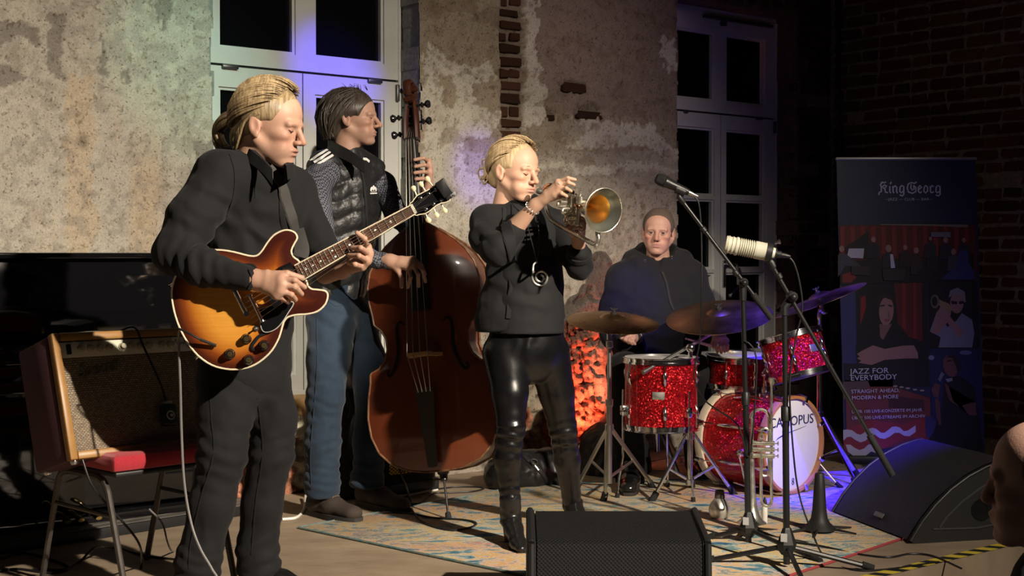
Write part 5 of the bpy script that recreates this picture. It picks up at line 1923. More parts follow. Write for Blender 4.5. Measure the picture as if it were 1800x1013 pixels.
	ft.chain(jl([(1184, 655, 7.16), (1222, 652, 7.0), (1225, 740, 7.1), (1226, 815, 7.2)]), [0.115, 0.085, 0.075, 0.07])
	v, q = ft.mesh()
	v = folds(v, q, (0.006, 7), [], 46, 0.005)
	part_np('trousers', v, q, M_BLACKJEAN, o)
	shoe(o, F(1110, 852), F(1104, 876), M_BLACKSHOE, M_SOLE, 0.1, 0.1, laces=False)
	shoe(o, F(1226, 832), F(1240, 846), M_BLACKSHOE, M_SOLE, 0.1, 0.1, laces=False)
	v, q = hair_cap(C, ax, sc, [((0.120, 0, -0.025), (0.090, 0.15, 0.122)), ((0.04, 0.11, -0.06), (0.062, 0.06, 0.085)), ((0.04, -0.11, -0.06), (0.062, 0.06, 0.085)), ((0, 0, -0.135), (0.2, 0.2, 0.08)),
									((-0.012, 0.095, -0.012), (0.03, 0.024, 0.042)), ((-0.012, -0.095, -0.012), (0.03, 0.024, 0.042))],
					cen=(-0.010, 0, 0.031), rad=(0.1045, 0.0838, 0.0958))
	part_np('hair', v, q, M_BUZZ, o)
	for s in (-1, 1):
		open_eye(o, C, ax, sc, s, (1, -0.12 * 0, 0))
	face_hair(o, C, ax, sc, mat('brow_brown', (0.26, 0.16, 0.09), 0.7), (0.0034, 0.003, -0.001), None)
	for s in (-1, 1):
		m = MB()
		pts = [(0.0835, s * 0.0185, 0.0035), (0.0900, s * 0.031, 0.0052), (0.0815, s * 0.0435, 0.0035)]
		m.sweep(catmull([loc2w(p, C, ax, sc) for p in pts], 4), sc * 0.0030, 6)
		pts = [(0.0835, s * 0.0185, -0.008), (0.0885, s * 0.031, -0.0118), (0.0815, s * 0.0435, -0.008)]
		m.sweep(catmull([loc2w(p, C, ax, sc) for p in pts], 4), sc * 0.0026, 6)
		m.build('eyelid', mat('eyelid_skin', (0.47, 0.27, 0.21), 0.5), o)
	return o
# ---------------------------------------------------------------- listener at the edge
def listener():
	B_ = Body('listener in dark clothes seen from behind at the lower right edge', (0.98, 2.35, -0.45))
	tone = (0.40, 0.24, 0.19)
	C = J(1842, 852, 2.42)
	ax = head_axes((-0.86, 0.48, 0.02))
	sc = 1.0
	v, q = head_pieces(sc, h=0.004, nose=0.55, neck=0.19, jaw=1.08)
	B_.skin(to_world(v, C, ax, sc), q, head_tint(v, tone, (0.3, 0.17, 0.14), 0.1))
	cz = C.z
	X, Y = C.x, C.y
	fb = Field(0.016, 0.04)
	fb.chain([(X, Y, 0.56), (X, Y, 0.40), (X + 0.02, Y - 0.02, 0.08)], [0.06, 0.13, 0.13])
	fb.chain([(X - 0.05, Y + 0.02, 0.06), (X - 0.30, Y + 0.32, 0.06), (X - 0.32, Y + 0.34, -0.38)], [0.09, 0.06, 0.045])
	fb.chain([(X + 0.1, Y - 0.0, 0.06), (X - 0.12, Y + 0.40, 0.06), (X - 0.14, Y + 0.42, -0.38)], [0.09, 0.06, 0.045])
	v, q = fb.mesh()
	B_.skin(v, q, tone)
	o = B_.finish(M_SKIN)
	f = Field(0.01, 0.04)
	f.chain([(X + 0.01, Y, 0.52), (X + 0.01, Y - 0.01, 0.30), (X + 0.02, Y - 0.02, 0.04)], [0.12, 0.19, 0.18], flat=((-0.86, 0.48, 0), 0.68))
	f.chain([(X - 0.06, Y - 0.10, 0.50), (X - 0.10, Y - 0.20, 0.44), (X - 0.17, Y - 0.10, 0.16), (X - 0.34, Y + 0.16, 0.15)], [0.08, 0.075, 0.06, 0.05])
	f.chain([(X + 0.07, Y + 0.12, 0.50), (X + 0.14, Y + 0.20, 0.44), (X + 0.10, Y + 0.26, 0.16), (X - 0.10, Y + 0.42, 0.15)], [0.08, 0.075, 0.06, 0.05])
	v, q = f.mesh()
	part_np('dark_pullover', folds(v, q, (0.006, 7), [], 50, 0.003), q, mat('dark_wool', (0.012, 0.013, 0.018), 0.95), o)
	f = Field(0.012, 0.04)
	f.chain([(X, Y - 0.02, 0.05), (X - 0.30, Y + 0.32, 0.06), (X - 0.32, Y + 0.34, -0.36)], [0.12, 0.085, 0.06])
	f.chain([(X + 0.06, Y, 0.05), (X - 0.12, Y + 0.40, 0.06), (X - 0.14, Y + 0.42, -0.36)], [0.12, 0.085, 0.06])
	v, q = f.mesh()
	part_np('trousers', v, q, M_BLACKJEAN, o)
	for (a, b) in (((X - 0.30, Y + 0.30, -0.45), (X - 0.46, Y + 0.50, -0.45)), ((X - 0.12, Y + 0.38, -0.45), (X - 0.28, Y + 0.58, -0.45))):
		m = MB()
		d = (Vector(b) - Vector(a)).normalized()
		s = Vector((d.y, -d.x, 0))
		m.sweep([Vector(a) + UP * 0.045, Vector(a) + d * 0.08 + UP * 0.05, Vector(a) + d * 0.18 + UP * 0.038, Vector(a) + d * 0.26 + UP * 0.022], [0.04, 0.046, 0.042, 0.018], 12)
		m.build('shoe', M_BLACKSHOE, o)
	v, q = hair_cap(C, ax, sc, [((0.115, 0, -0.03), (0.10, 0.14, 0.115)), ((0.04, 0.11, -0.06), (0.062, 0.06, 0.075)), ((0.04, -0.11, -0.06), (0.062, 0.06, 0.075)), ((0, 0, -0.155), (0.2, 0.2, 0.08)),
									((-0.012, 0.095, -0.012), (0.03, 0.024, 0.042)), ((-0.012, -0.095, -0.012), (0.03, 0.024, 0.042))],
					cen=(-0.014, 0, 0.030), rad=(0.101, 0.081, 0.094), h=0.005)
	part_np('hair', v, q, mat('thin_grey_hair', (0.16, 0.13, 0.11), 0.9, noise=(200, (0.08, 0.06, 0.05), 0.8)), o)
	# the chair that carries the listener
	ch = thing('hall_chair', 'plain dark chair under the listener at the lower right', 'chair', (X, Y, -0.45))
	m = MB()
	fd = Vector((-0.58, 0.81, 0))
	sd = Vector((0.81, 0.58, 0))
	c = Vector((X - 0.02, Y + 0.04, -0.075))
	m.box(c, (0.42, 0.42, 0.05), (sd, fd, UP), 0.02)
	m.build('seat', mat('dark_chair_cloth', (0.03, 0.012, 0.014), 0.9), ch)
	m = MB()
	m.box(c - fd * 0.24 + UP * 0.27, (0.40, 0.03, 0.30), (sd, fd, UP), 0.014)
	m.build('backrest', MATS['dark_chair_cloth'], ch)
	for a in (-1, 1):
		for b in (-1, 1):
			m = MB()
			top = c + sd * (a * 0.18) + fd * (b * 0.18)
			if b < 0:
				m.sweep([Vector((top.x, top.y, -0.45)) - fd * 0.05, top, top - fd * 0.05 + UP * 0.36], 0.012, 8)
			else:
				m.cyl(Vector((top.x, top.y, -0.45)), top, 0.012, seg=8)
			m.build('leg', mat('dark_chair_metal', (0.03, 0.028, 0.026), 0.4, metal=0.7), ch)
	return o
GUITARIST = guitarist()
BASSIST = bassist()
TRUMPETER = trumpeter()
DRUMMER = drummer()
LISTENER = listener()
# ================================================================== instruments
M_CHROME = mat('chrome', (0.82, 0.82, 0.82), 0.13, metal=1.0)
M_STEEL = mat('satin_steel', (0.62, 0.61, 0.58), 0.32, metal=1.0)
M_BLACKMETAL = mat('black_stand_paint', (0.014, 0.014, 0.015), 0.32, spec=0.6)
M_BLACKPLASTIC = mat('black_plastic', (0.014, 0.014, 0.015), 0.45)
M_RUBBER = mat('black_rubber', (0.015, 0.015, 0.015), 0.85)
M_CREAM = mat('cream_binding', (0.82, 0.72, 0.52), 0.35)
M_STRING = mat('string_steel', (0.75, 0.72, 0.66), 0.3, metal=1.0)
M_CABLE = mat('black_cable', (0.012, 0.012, 0.013), 0.45)
def c2(pts, ox, oy, k):
	return [(ox + a / k, oy + b / k) for a, b in pts]
# ---------------------------------------------------------------- electric guitar
def guitar():
	YG = 4.205
	G = lambda x, y, lift=0.0: P(x, y, YG - lift)
	base = G(420, 640)
	T = thing('electric_guitar', 'sunburst semi-hollow electric guitar held by the man with the ponytail', 'guitar', base)
	out = c2([(112, 330), (82, 400), (75, 480), (90, 570), (120, 660), (168, 750), (230, 828), (310, 884), (395, 908), (470, 910), (545, 893), (612, 853), (670, 795), (710, 722), (730, 655), (742, 622), (768, 598), (820, 586), (880, 582),
			(940, 565), (985, 522), (1000, 472), (985, 446), (940, 438), (905, 434), (882, 415), (874, 388), (862, 365), (850, 330), (838, 295), (828, 268), (797, 243), (783, 207), (800, 165), (818, 130), (806, 101), (770, 85), (730, 88), (680, 114), (640, 160), (610, 206), (577, 236), (530, 236), (450, 216), (380, 204), (305, 204), (225, 228), (160, 272)], 280, 380, 3.378)
	sm = catmull([Vector((a, b, 0)) for a, b in out], 3, True)
	poly = [(p.x, p.y) for p in sm]
	m = MB()
	m.prism([G(a, b, -0.001) for a, b in poly], (0, 0.044, 0))
	m.build('body', mat('guitar_side_mahogany', (0.10, 0.022, 0.012), 0.22, coat=0.5), T, smooth=40)
	# carved top: fine grid coloured by its distance from the rim, like the sprayed sunburst
	xs = np.arange(300, 580, 1.6)
	ys = np.arange(402, 652, 1.6)
	X, Y = np.meshgrid(xs, ys, indexing='ij')
	ins = in_poly(X, Y, poly)
	pa = np.array(poly)
	D = np.full(X.shape, 1e9)
	for i in range(len(pa)):
		a, b = pa[i], pa[(i + 1) % len(pa)]
		d = b - a
		t = np.clip(((X - a[0]) * d[0] + (Y - a[1]) * d[1]) / (d @ d), 0, 1)
		D = np.minimum(D, np.hypot(X - a[0] - t * d[0], Y - a[1] - t * d[1]))
	horn = np.clip((X - 432) / 70, 0, 1)
	Dn = np.clip(D - 14 * horn, 0, None)
	stops = [(0, (0.055, 0.012, 0.008)), (8, (0.10, 0.022, 0.009)), (20, (0.26, 0.06, 0.012)), (34, (0.55, 0.19, 0.025)), (50, (0.72, 0.31, 0.045)), (90, (0.76, 0.37, 0.06))]
	Cc = np.stack([np.interp(Dn, [s[0] for s in stops], [s[1][k] for s in stops]) for k in range(3)], -1)
	idx = -np.ones(X.shape, int)
	idx[ins] = np.arange(ins.sum())
	arch = 0.010 * np.clip(D / 55, 0, 1) ** 0.6
	pts = np.array([list(G(x, y, 0.0005 + a)) for x, y, a in zip(X[ins], Y[ins], arch[ins])])
	k = ins[:-1, :-1] & ins[1:, :-1] & ins[1:, 1:] & ins[:-1, 1:]
	quads = np.stack([idx[:-1, :-1][k], idx[:-1, 1:][k], idx[1:, 1:][k], idx[1:, :-1][k]], 1)
	me = mesh_np('top', pts, quads, mat('sunburst_lacquer', (0.7, 0.3, 0.05), 0.25, attr='burst', coat=0.6, stretch=(1, 1, 26, (0, math.radians(-28), 0)), noise=(5, (0.86, 0.80, 0.72), 0.6, 3)), col={'burst': Cc[ins]})
	me.flip_normals()
	top = link('top', me, T)
	m = MB()
	m.sweep([G(a, b, 0.001) for a, b in poly], 0.0032, 6, closed=True)
	m.build('binding', M_CREAM, T)
	blk = mat('gloss_black_plastic', (0.008, 0.008, 0.009), 0.15, coat=0.3)
	for pts in (c2([(205, 238), (260, 232), (320, 236), (344, 252), (346, 270), (334, 276)], 380, 420, 5.067), c2([(470, 830), (420, 850), (380, 870), (350, 905), (325, 940), (318, 975), (335, 988), (350, 972)], 380, 420, 5.067)):
		m = MB()
		cu = catmull([G(a, b, 0.0125) for a, b in pts], 4)
		n = len(cu)
		m.sweep(cu, [0.0022 + 0.0045 * (math.sin(math.pi * i / (n - 1)) ** 0.5) * 0.7 for i in range(n)], 8, flat=((0, 1, 0), 0.3))
		m.build('f_hole', mat('hole_black', (0.003, 0.003, 0.003), 0.9), T)
	pg = c2([(372, 640), (388, 700), (395, 765), (412, 815), (440, 832), (485, 826), (540, 795), (590, 740), (640, 660), (690, 575), (640, 560), (560, 575), (470, 600)], 380, 420, 5.067)
	pgp = [(p.x, p.y) for p in catmull([Vector((a, b, 0)) for a, b in pg], 3, True)]
	m = MB()
	m.prism([G(a, b, 0.016) for a, b in pgp], (0, -0.003, 0))
	g = m.build('pickguard', blk, T, smooth=40)
	m = MB()
	m.sweep([G(a, b, 0.018) for a, b in pgp], 0.0018, 6, closed=True)
	m.build('edge_line', mat('grey_edge', (0.45, 0.47, 0.45), 0.4), g)
	# neck, fingerboard, frets
	fa, fb_, fc, fd = (517, 466), (720.5, 361), (729.4, 377), (532, 494)
	def FB(t, s, lift):          # t along the board from the body, s across
		x0, y0 = fa[0] + (fb_[0] - fa[0]) * t, fa[1] + (fb_[1] - fa[1]) * t
		x1, y1 = fd[0] + (fc[0] - fd[0]) * t, fd[1] + (fc[1] - fd[1]) * t
		return G(x0 + (x1 - x0) * s, y0 + (y1 - y0) * s, lift)
	m = MB()
	m.prism([FB(0, 0, 0.016), FB(1, 0, 0.016), FB(1, 1, 0.016), FB(0, 1, 0.016)], (0, -0.006, 0))
	m.build('fingerboard', mat('rosewood', (0.13, 0.065, 0.04), 0.5, stretch=(3, 3, 40, (0, math.radians(-28), 0)), noise=(4, (0.075, 0.035, 0.022), 0.8)), T, smooth=0)
	m = MB()
	cs = [FB(t, 0.5, 0.006) for t in (0.12, 0.4, 0.7, 0.97)]
	m.sweep(cs, [0.023, 0.022, 0.0205, 0.019], 12, flat=((0, 1, 0), 0.75))
	m.build('neck', mat('neck_mahogany', (0.12, 0.03, 0.015), 0.3, coat=0.3), T)
	for e in (0.03, 0.97):
		m = MB()
		m.sweep([FB(0, e, 0.0215), FB(1, e, 0.0215)], 0.0022, 6)
		m.build('board_binding', M_CREAM, T)
	frets = []
	L_ = 1.0
	for n in range(1, 21):
		t = 1 - (1 - 2 ** (-n / 12)) / (1 - 2 ** (-21 / 12))
		frets.append(t)
		m = MB()
		m.sweep([FB(t, 0.04, 0.0226), FB(t, 0.5, 0.0236), FB(t, 0.96, 0.0226)], 0.0013, 5)
		m.build('fret', M_STEEL, T)
	full = [1.0] + frets
	for n in (3, 5, 7, 9, 12, 15, 17, 19):
		t = (full[n - 1] + full[n]) / 2
		for s in ((0.5,) if n != 12 else (0.28, 0.72)):
			m = MB()
			c = FB(t, s, 0.0222)
			m.lathe(c, (0, -1, 0), [(0.0038, 0), (0.0036, 0.0008), (0, 0.001)], 12)
			m.build('inlay_dot', mat('pearl', (0.85, 0.85, 0.8), 0.25), T)
	m = MB()
	m.prism([FB(1, 0, 0.016), FB(1.022, 0, 0.016), FB(1.022, 1, 0.016), FB(1, 1, 0.016)], (0, -0.0085, 0))
	m.build('nut', mat('bone', (0.85, 0.8, 0.66), 0.4), T)
	hs = c2([(165, 515), (212, 462), (270, 382), (330, 345), (420, 300), (520, 240), (605, 180), (665, 160), (700, 190), (725, 250), (745, 330), (766, 445), (640, 482), (560, 522), (480, 588), (400, 638), (310, 652), (250, 660)], 700, 300, 8.445)
	hsp = [(p.x, p.y) for p in catmull([Vector((a, b, 0)) for a, b in hs], 2, True)]
	m = MB()
	m.prism([G(a, b, 0.004) for a, b in hsp], (0, -0.014, 0))
	hd = m.build('headstock', blk, T, smooth=40)
	m = MB()
	m.sweep([G(a, b, 0.0172) for a, b in hsp], 0.0018, 6, closed=True)
	m.build('binding', M_CREAM, hd)
	posts = c2([(560, 280), (445, 350), (325, 412), (640, 437), (520, 500), (408, 578)], 700, 300, 8.445)
	for a, b in posts:
		m = MB()
		c = G(a, b, 0.018)
		m.lathe(c, (0, -1, 0), [(0.0062, 0), (0.0062, 0.003), (0.0038, 0.004), (0.0038, 0.012), (0.003, 0.0135), (0, 0.0138)], 14)
		m.build('tuner_post', M_CHROME, hd)
	for (x0, y0, x1, y1) in ((520, 240, 455, 150), (400, 300, 355, 225), (275, 375, 240, 290), (640, 500, 680, 570), (525, 555, 560, 635), (405, 640, 440, 710)):
		m = MB()
		a, b = G(700 + x0 / 8.445, 300 + y0 / 8.445, 0.006), G(700 + x1 / 8.445, 300 + y1 / 8.445, 0.006)
		d = (b - a).normalized()
		m.cyl(a - d * 0.004, b, 0.0022, seg=8)
		m.sweep([b - d * 0.003, b + d * 0.004, b + d * 0.010, b + d * 0.014], [0.004, 0.0072, 0.0078, 0.004], 10, flat=((0, 1, 0), 0.5))
		m.build('tuner_button', mat('ivory_plastic', (0.8, 0.72, 0.42), 0.35), hd)
	# strings
	bx0, bx1 = (436, 556), (448, 580)
	for i in range(6):
		s = 0.12 + 0.152 * i
		a = FB(1.01, s, 0.0275)
		b = G(432 + 12 * i / 5 * 1.4 - 4, 520 + 44 * i / 5 + 4, 0.030)
		m = MB()
		m.sweep([a, b], 0.0006 + 0.00012 * (5 - i), 5)
		pp = posts[(2, 1, 0, 3, 4, 5)[i]] if i < 3 else posts[(3, 4, 5)[i - 3]]
		m.sweep([a, G(pp[0], pp[1], 0.026)], 0.0007, 5)
		m.build('string', M_STRING, T)
	# pickups, bridge, tailpiece, knobs
	def plate(pts, lift, th, material, name, bev=0):
		mm = MB()
		mm.prism([G(a, b, lift) for a, b in pts], (0, -th, 0))
		return mm.build(name, material, T, smooth=30)
	ring = c2([(552, 256), (662, 208), (792, 382), (690, 436)], 380, 420, 5.067)
	plate(ring, 0.013, 0.005, blk, 'pickup_ring')
	pk = plate(c2([(590, 262), (655, 232), (752, 382), (690, 415)], 380, 420, 5.067), 0.017, 0.007, M_CHROME, 'neck_pickup')
	for k in range(6):
		a = (690 + 10 * k, 290 + 17.5 * k)
		m = MB()
		m.lathe(G(380 + a[0] / 5.067 - 2, 420 + a[1] / 5.067, 0.0238), (0, -1, 0), [(0.0024, 0), (0.0022, 0.0012), (0, 0.0015)], 10)
		m.build('pole_screw', M_STEEL, pk)
	plate([(462, 508), (477, 500), (497, 533), (482, 541)], 0.017, 0.007, M_CHROME, 'bridge_pickup')
	m = MB()
	m.sweep([G(440, 520, 0.026), G(462, 566, 0.026)], 0.0065, 10)
	for a, b in ((440, 520), (462, 566)):
		m.cyl(G(a, b, 0.008), G(a, b, 0.028), 0.006, seg=12)
	m.build('bridge', M_CHROME, T)
	m = MB()
	m.sweep([G(412, 510, 0.022), G(433, 552, 0.022)], 0.0085, 12)
	for a, b in ((412, 510), (433, 552)):
		m.cyl(G(a, b, 0.008), G(a, b, 0.030), 0.008, seg=14)
	m.build('tailpiece', M_CHROME, T)
	for a, b in c2([(517, 730), (622, 768), (420, 820), (530, 855)], 280, 380, 3.378):
		m = MB()
		m.lathe(G(a, b, 0.008), (0.12, -1, 0.1), [(0.0165, 0), (0.0165, 0.003), (0.0145, 0.005), (0.0125, 0.018), (0.0115, 0.021), (0, 0.0215)], 22)
		kn = m.build('knob', blk, T)
		m = MB()
		m.lathe(G(a, b, 0.0292), (0.12, -1, 0.1), [(0.0085, 0), (0.0085, 0.0012), (0, 0.0014)], 18)
		m.build('knob_cap', mat('gold_cap', (0.16, 0.12, 0.05), 0.3, metal=0.8), kn)
	a, b = c2([(575, 668)], 280, 380, 3.378)[0]
	m = MB()
	m.lathe(G(a, b, 0.010), (0, -1, 0), [(0.0085, 0), (0.0085, 0.003), (0.003, 0.004), (0.0025, 0.016), (0.004, 0.018), (0, 0.023)], 14)
	m.build('toggle_switch', M_STEEL, T)
	# strap: over the shoulder, down to the horn
	S = SURF['shirt']
	m = MB()
	S.strip(m, [(470, 296), (492, 322), (502, 355), (512, 385), (519, 415)], 0.042, 0.006, 0.004, 8)
	m.build('strap', mat('grey_leather_strap', (0.05, 0.047, 0.043), 0.7, bump=(60, 0.2, 0.004)), T)
	m = MB()
	m.sweep(catmull([G(522, 405, -0.03), G(527, 422, -0.01), G(531, 440, 0.0), G(528, 452, 0.004)], 4), [0.024] * 13, 10, flat=((0, 1, 0), 0.12))
	m.build('strap_end', MATS['grey_leather_strap'], T)
	for (a, b) in ((304, 500), (349, 627)):
		m = MB()
		m.lathe(G(a, b, -0.02), (-0.7, 0, -0.5), [(0.006, 0), (0.004, 0.004), (0.004, 0.010), (0.007, 0.013), (0, 0.016)], 12)
		m.build('strap_button', M_CHROME, T)
	m = MB()
	m.cyl(G(380, 608, 0.016), G(352, 597, 0.028), 0.0048, seg=10)
	m.sweep(catmull([G(352, 597, 0.028), G(335, 588, 0.03), G(315, 578, 0.02)], 4), 0.0034, 8)
	m.build('jack_plug', M_BLACKPLASTIC, T)
	# clip-on tuner
	tn = thing('clip_on_tuner', 'small black clip-on tuner on the guitar headstock', 'tuner', G(780, 330, 0.02))
	m = MB()
	x, y, z = frame_from((0, -1, 0), G(790, 345) - G(772, 318))
	m.box(G(780.5, 331, 0.030), (0.054, 0.034, 0.014), (x, y, z), 0.003)
	m.build('case', M_BLACKPLASTIC, tn)
	m = MB()
	m.box(G(788, 345, 0.018), (0.02, 0.020, 0.022), (x, y, z), 0.003)
	m.build('clamp', M_BLACKPLASTIC, tn)
	m = MB()
	m.lathe(G(793, 341, 0.02), (1, 0, 0.05), [(0.006, 0), (0.0075, 0.004), (0.0075, 0.012), (0.005, 0.014)], 12)
	m.build('thumb_knob', mat('grey_plastic', (0.3, 0.3, 0.3), 0.4), tn)
	return T
guitar()
# ---------------------------------------------------------------- double bass
def double_bass():
	bot, topp = P(768, 829, 5.90), P(735, 392, 6.06)
	a = (topp - bot).normalized()
	n = Vector((-0.24, -0.96, 0.05))
	n = (n - a * n.dot(a)).normalized()
	w = a.cross(n).normalized()
	if w.x < 0:
		w = -w
	L_ = (topp - bot).length
	tip = F(789, 917)
	T = thing('double_bass', 'reddish brown double bass standing on its endpin in front of the man in jeans', 'double bass', tip)
	prof = [(0.0, 0.0), (0.001, 0.05), (0.012, 0.125), (0.04, 0.197), (0.09, 0.252), (0.155, 0.283), (0.23, 0.292), (0.31, 0.283), (0.37, 0.270), (0.405, 0.268), (0.412, 0.262), (0.425, 0.228), (0.455, 0.196), (0.50, 0.180), (0.545, 0.183), (0.58, 0.203), (0.598, 0.226), (0.606, 0.234),
			(0.64, 0.238), (0.70, 0.250), (0.76, 0.252), (0.82, 0.236), (0.875, 0.200), (0.92, 0.152), (0.955, 0.100), (0.98, 0.060), (0.997, 0.034), (1.0, 0.0)]
	B3 = lambda t, x, d: bot + a * (t * L_) + w * x + n * d
	right = prof[1:-1]
	outl = [(t, x) for t, x in right] + [(t, -x) for t, x in right[::-1]]
	M_V = mat('bass_varnish', (0.125, 0.030, 0.011), 0.24, coat=0.5, stretch=(30, 30, 2.0), noise=(2.2, (0.11, 0.025, 0.010), 0.7, 5))
	M_VD = mat('bass_rib_varnish', (0.13, 0.036, 0.016), 0.28, coat=0.4, stretch=(3, 3, 24), noise=(2, (0.07, 0.018, 0.009), 0.7))
	M_EB = mat('ebony', (0.013, 0.012, 0.012), 0.3, stretch=(30, 30, 2), noise=(3, (0.022, 0.02, 0.019), 0.6))
	def plate(sign, off, arch, name, material):
		ts = np.concatenate([np.linspace(0.0005, 0.05, 8), np.linspace(0.06, 0.95, 62), np.linspace(0.957, 0.9995, 8)])
		hw = np.interp(ts, [p[0] for p in prof], [p[1] for p in prof]) + 0.006
		js = np.linspace(-1, 1, 25)
		vs, fs = [], []
		for i, t in enumerate(ts):
			ends = min(1, min(t, 1 - t) / 0.14)
			for j in js:
				bulge = arch * (1 - abs(j) ** 2.2) * (ends ** 0.6) * (hw[i] / 0.29) ** 0.5
				vs.append(B3(t, hw[i] * j, off + sign * bulge))
		nj = len(js)
		for i in range(len(ts) - 1):
			for j in range(nj - 1):
				q = (i * nj + j, i * nj + j + 1, (i + 1) * nj + j + 1, (i + 1) * nj + j)
				fs.append(q if sign > 0 else q[::-1])
		m = MB()
		m.add(vs, fs)
		return m.build(name, material, T, smooth=50)
	plate(1, 0.0, 0.032, 'belly', M_V)
	plate(-1, -0.19, 0.022, 'back', M_VD)
	m = MB()
	vs, fs = [], []
	N_ = len(outl)
	for t, x in outl:
		vs += [B3(t, x, -0.002), B3(t, x, -0.188)]
	for i in range(N_):
		j = (i + 1) % N_
		fs.append((2 * i, 2 * i + 1, 2 * j + 1, 2 * j))
	m.add(vs, fs)
	m.build('ribs', M_VD, T, smooth=40)
	M_EDGE = mat('worn_edge', (0.10, 0.032, 0.014), 0.4, noise=(30, (0.42, 0.27, 0.14), 0.45))
	for d in (0.0, -0.19):
		m = MB()
		m.sweep([B3(t, x + (0.006 if x > 0 else -0.006), d) for t, x in outl], 0.0048, 6, closed=True)
		m.build('edge', M_EDGE, T)
	for s in (-1, 1):
		m = MB()
		pts = catmull([B3(t, s * x, 0.030 - 0.10 * (x - 0.1)) for t, x in ((0.590, 0.092), (0.603, 0.108), (0.590, 0.124), (0.555, 0.128), (0.49, 0.126), (0.44, 0.140), (0.405, 0.160), (0.392, 0.176), (0.405, 0.186), (0.417, 0.174))], 4)
		m.sweep(pts, [0.003 + 0.005 * math.sin(math.pi * i / (len(pts) - 1)) for i in range(len(pts))], 8, flat=(n, 0.35))
		m.build('f_hole', mat('hole_black', (0.003, 0.003, 0.003), 0.9), T)
	# neck and fingerboard: nut at pixel y = 246
	nut_t = 1.0 + ((P(726, 246, 6.1) - topp).dot(a)) / L_
	fb_end = (P(745, 548, 6.0) - bot).dot(a) / L_
	m = MB()
	m.sweep([B3(0.985, 0, -0.03), B3(1.03, 0, -0.005), B3(1.10, 0, 0.010), B3(nut_t, 0, 0.008)], [0.035, 0.026, 0.024, 0.022], 14)
	m.build('neck', M_VD, T)
	m = MB()
	rows = []
	for k in range(13):
		t = fb_end + (nut_t - fb_end) * k / 12
		hwid = 0.046 + (0.0225 - 0.046) * k / 12
		lift = 0.074 + (0.030 - 0.074) * k / 12
		rows.append([B3(t, hwid * math.sin(u_), lift - 0.010 + 0.010 * math.cos(u_) * 1.0) for u_ in np.linspace(-1.45, 1.45, 9)] + [B3(t, hwid * 0.97, lift - 0.022), B3(t, -hwid * 0.97, lift - 0.022)])
	vs = [p for r in rows for p in r]
	fs = []
	nr = 11
	for i in range(12):
		for j in range(nr):
			j2 = (j + 1) % nr
			fs.append((i * nr + j, i * nr + j2, (i + 1) * nr + j2, (i + 1) * nr + j))
	fs += [tuple(range(nr - 1, -1, -1)), tuple(12 * nr + j for j in range(nr))]
	m.add(vs, fs)
	m.build('fingerboard', M_EB, T, smooth=40)
	m = MB()
	m.box(B3(nut_t + 0.004, 0, 0.026), (0.046, 0.016, 0.010), (w, n, a), 0.003)
	m.build('nut', M_EB, T)
	# pegbox, scroll, pegs
	pb_top = nut_t + 0.20
	m = MB()
	for s in (-1, 1):
		cs = [B3(nut_t + 0.005, s * 0.027, 0.004), B3(nut_t + 0.09, s * 0.025, -0.008), B3(nut_t + 0.165, s * 0.017, -0.030)]
		m.sweep(catmull(cs, 4), 0.0135, 8, flat=(n, 1.9))
	m.sweep(catmull([B3(nut_t - 0.005, 0, -0.022), B3(nut_t + 0.09, 0, -0.036), B3(nut_t + 0.17, 0, -0.048)], 4), 0.024, 8, flat=(n, 0.4))
	M_PB = mat('pegbox_varnish', (0.055, 0.017, 0.010), 0.3, coat=0.3, noise=(20, (0.03, 0.010, 0.006), 0.6))
	m.build('pegbox', M_PB, T)
	m = MB()
	cen = B3(nut_t + 0.215, 0, -0.012)
	sp_ = []
	for i in range(44):
		q = i / 43
		ang = math.radians(-120 + 620 * q)
		r = 0.047 * (1 - q) ** 0.8 + 0.006
		sp_.append((cen - n * (math.cos(ang) * r) + a * (math.sin(ang) * r), 0.0135 * (1 - 0.35 * q)))
	m.sweep([p for p, r in sp_], [r for p, r in sp_], 10, flat=(w, 1.75))
	m.lathe(cen - w * 0.042, w, [(0.006, 0), (0.013, 0.004), (0.013, 0.080), (0.006, 0.084)], 16)
	m.build('scroll', M_PB, T)
	for k, (tt, s) in enumerate(((0.035, -1), (0.075, 1), (0.105, -1), (0.145, 1))):
		m = MB()
		c = B3(nut_t + tt, 0, -0.010)
		m.cyl(c - w * s * 0.035, c + w * s * 0.058, 0.006, seg=10)
		m.lathe(c + w * s * 0.050, w * s, [(0.007, 0), (0.013, 0.004), (0.013, 0.009), (0.007, 0.013), (0.006, 0.018), (0.015, 0.026), (0.019, 0.034), (0.015, 0.043), (0, 0.047)], 14)
		m.build('peg', mat('peg_black', (0.012, 0.011, 0.011), 0.2, coat=0.3), T)
	# bridge, tailpiece, strings, endpin
	bt = (P(749, 628, 5.95) - bot).dot(a) / L_
	m = MB()
	bo = []
	for x, h in ((-0.080, 0.028), (-0.074, 0.060), (-0.050, 0.085), (-0.060, 0.125), (-0.050, 0.150), (-0.020, 0.162), (0.020, 0.162), (0.050, 0.150), (0.060, 0.125), (0.050, 0.085), (0.074, 0.060), (0.080, 0.028), (0.045, 0.028), (0.038, 0.055), (0.0, 0.070), (-0.038, 0.055), (-0.045, 0.028)):
		bo.append(B3(bt, x * 0.95, h))
	m.prism(bo, a * 0.014)
	m.build('bridge', mat('maple_bridge', (0.36, 0.20, 0.09), 0.5), T, smooth=0)
	tp0, tp1 = 0.325, 0.02
	m = MB()
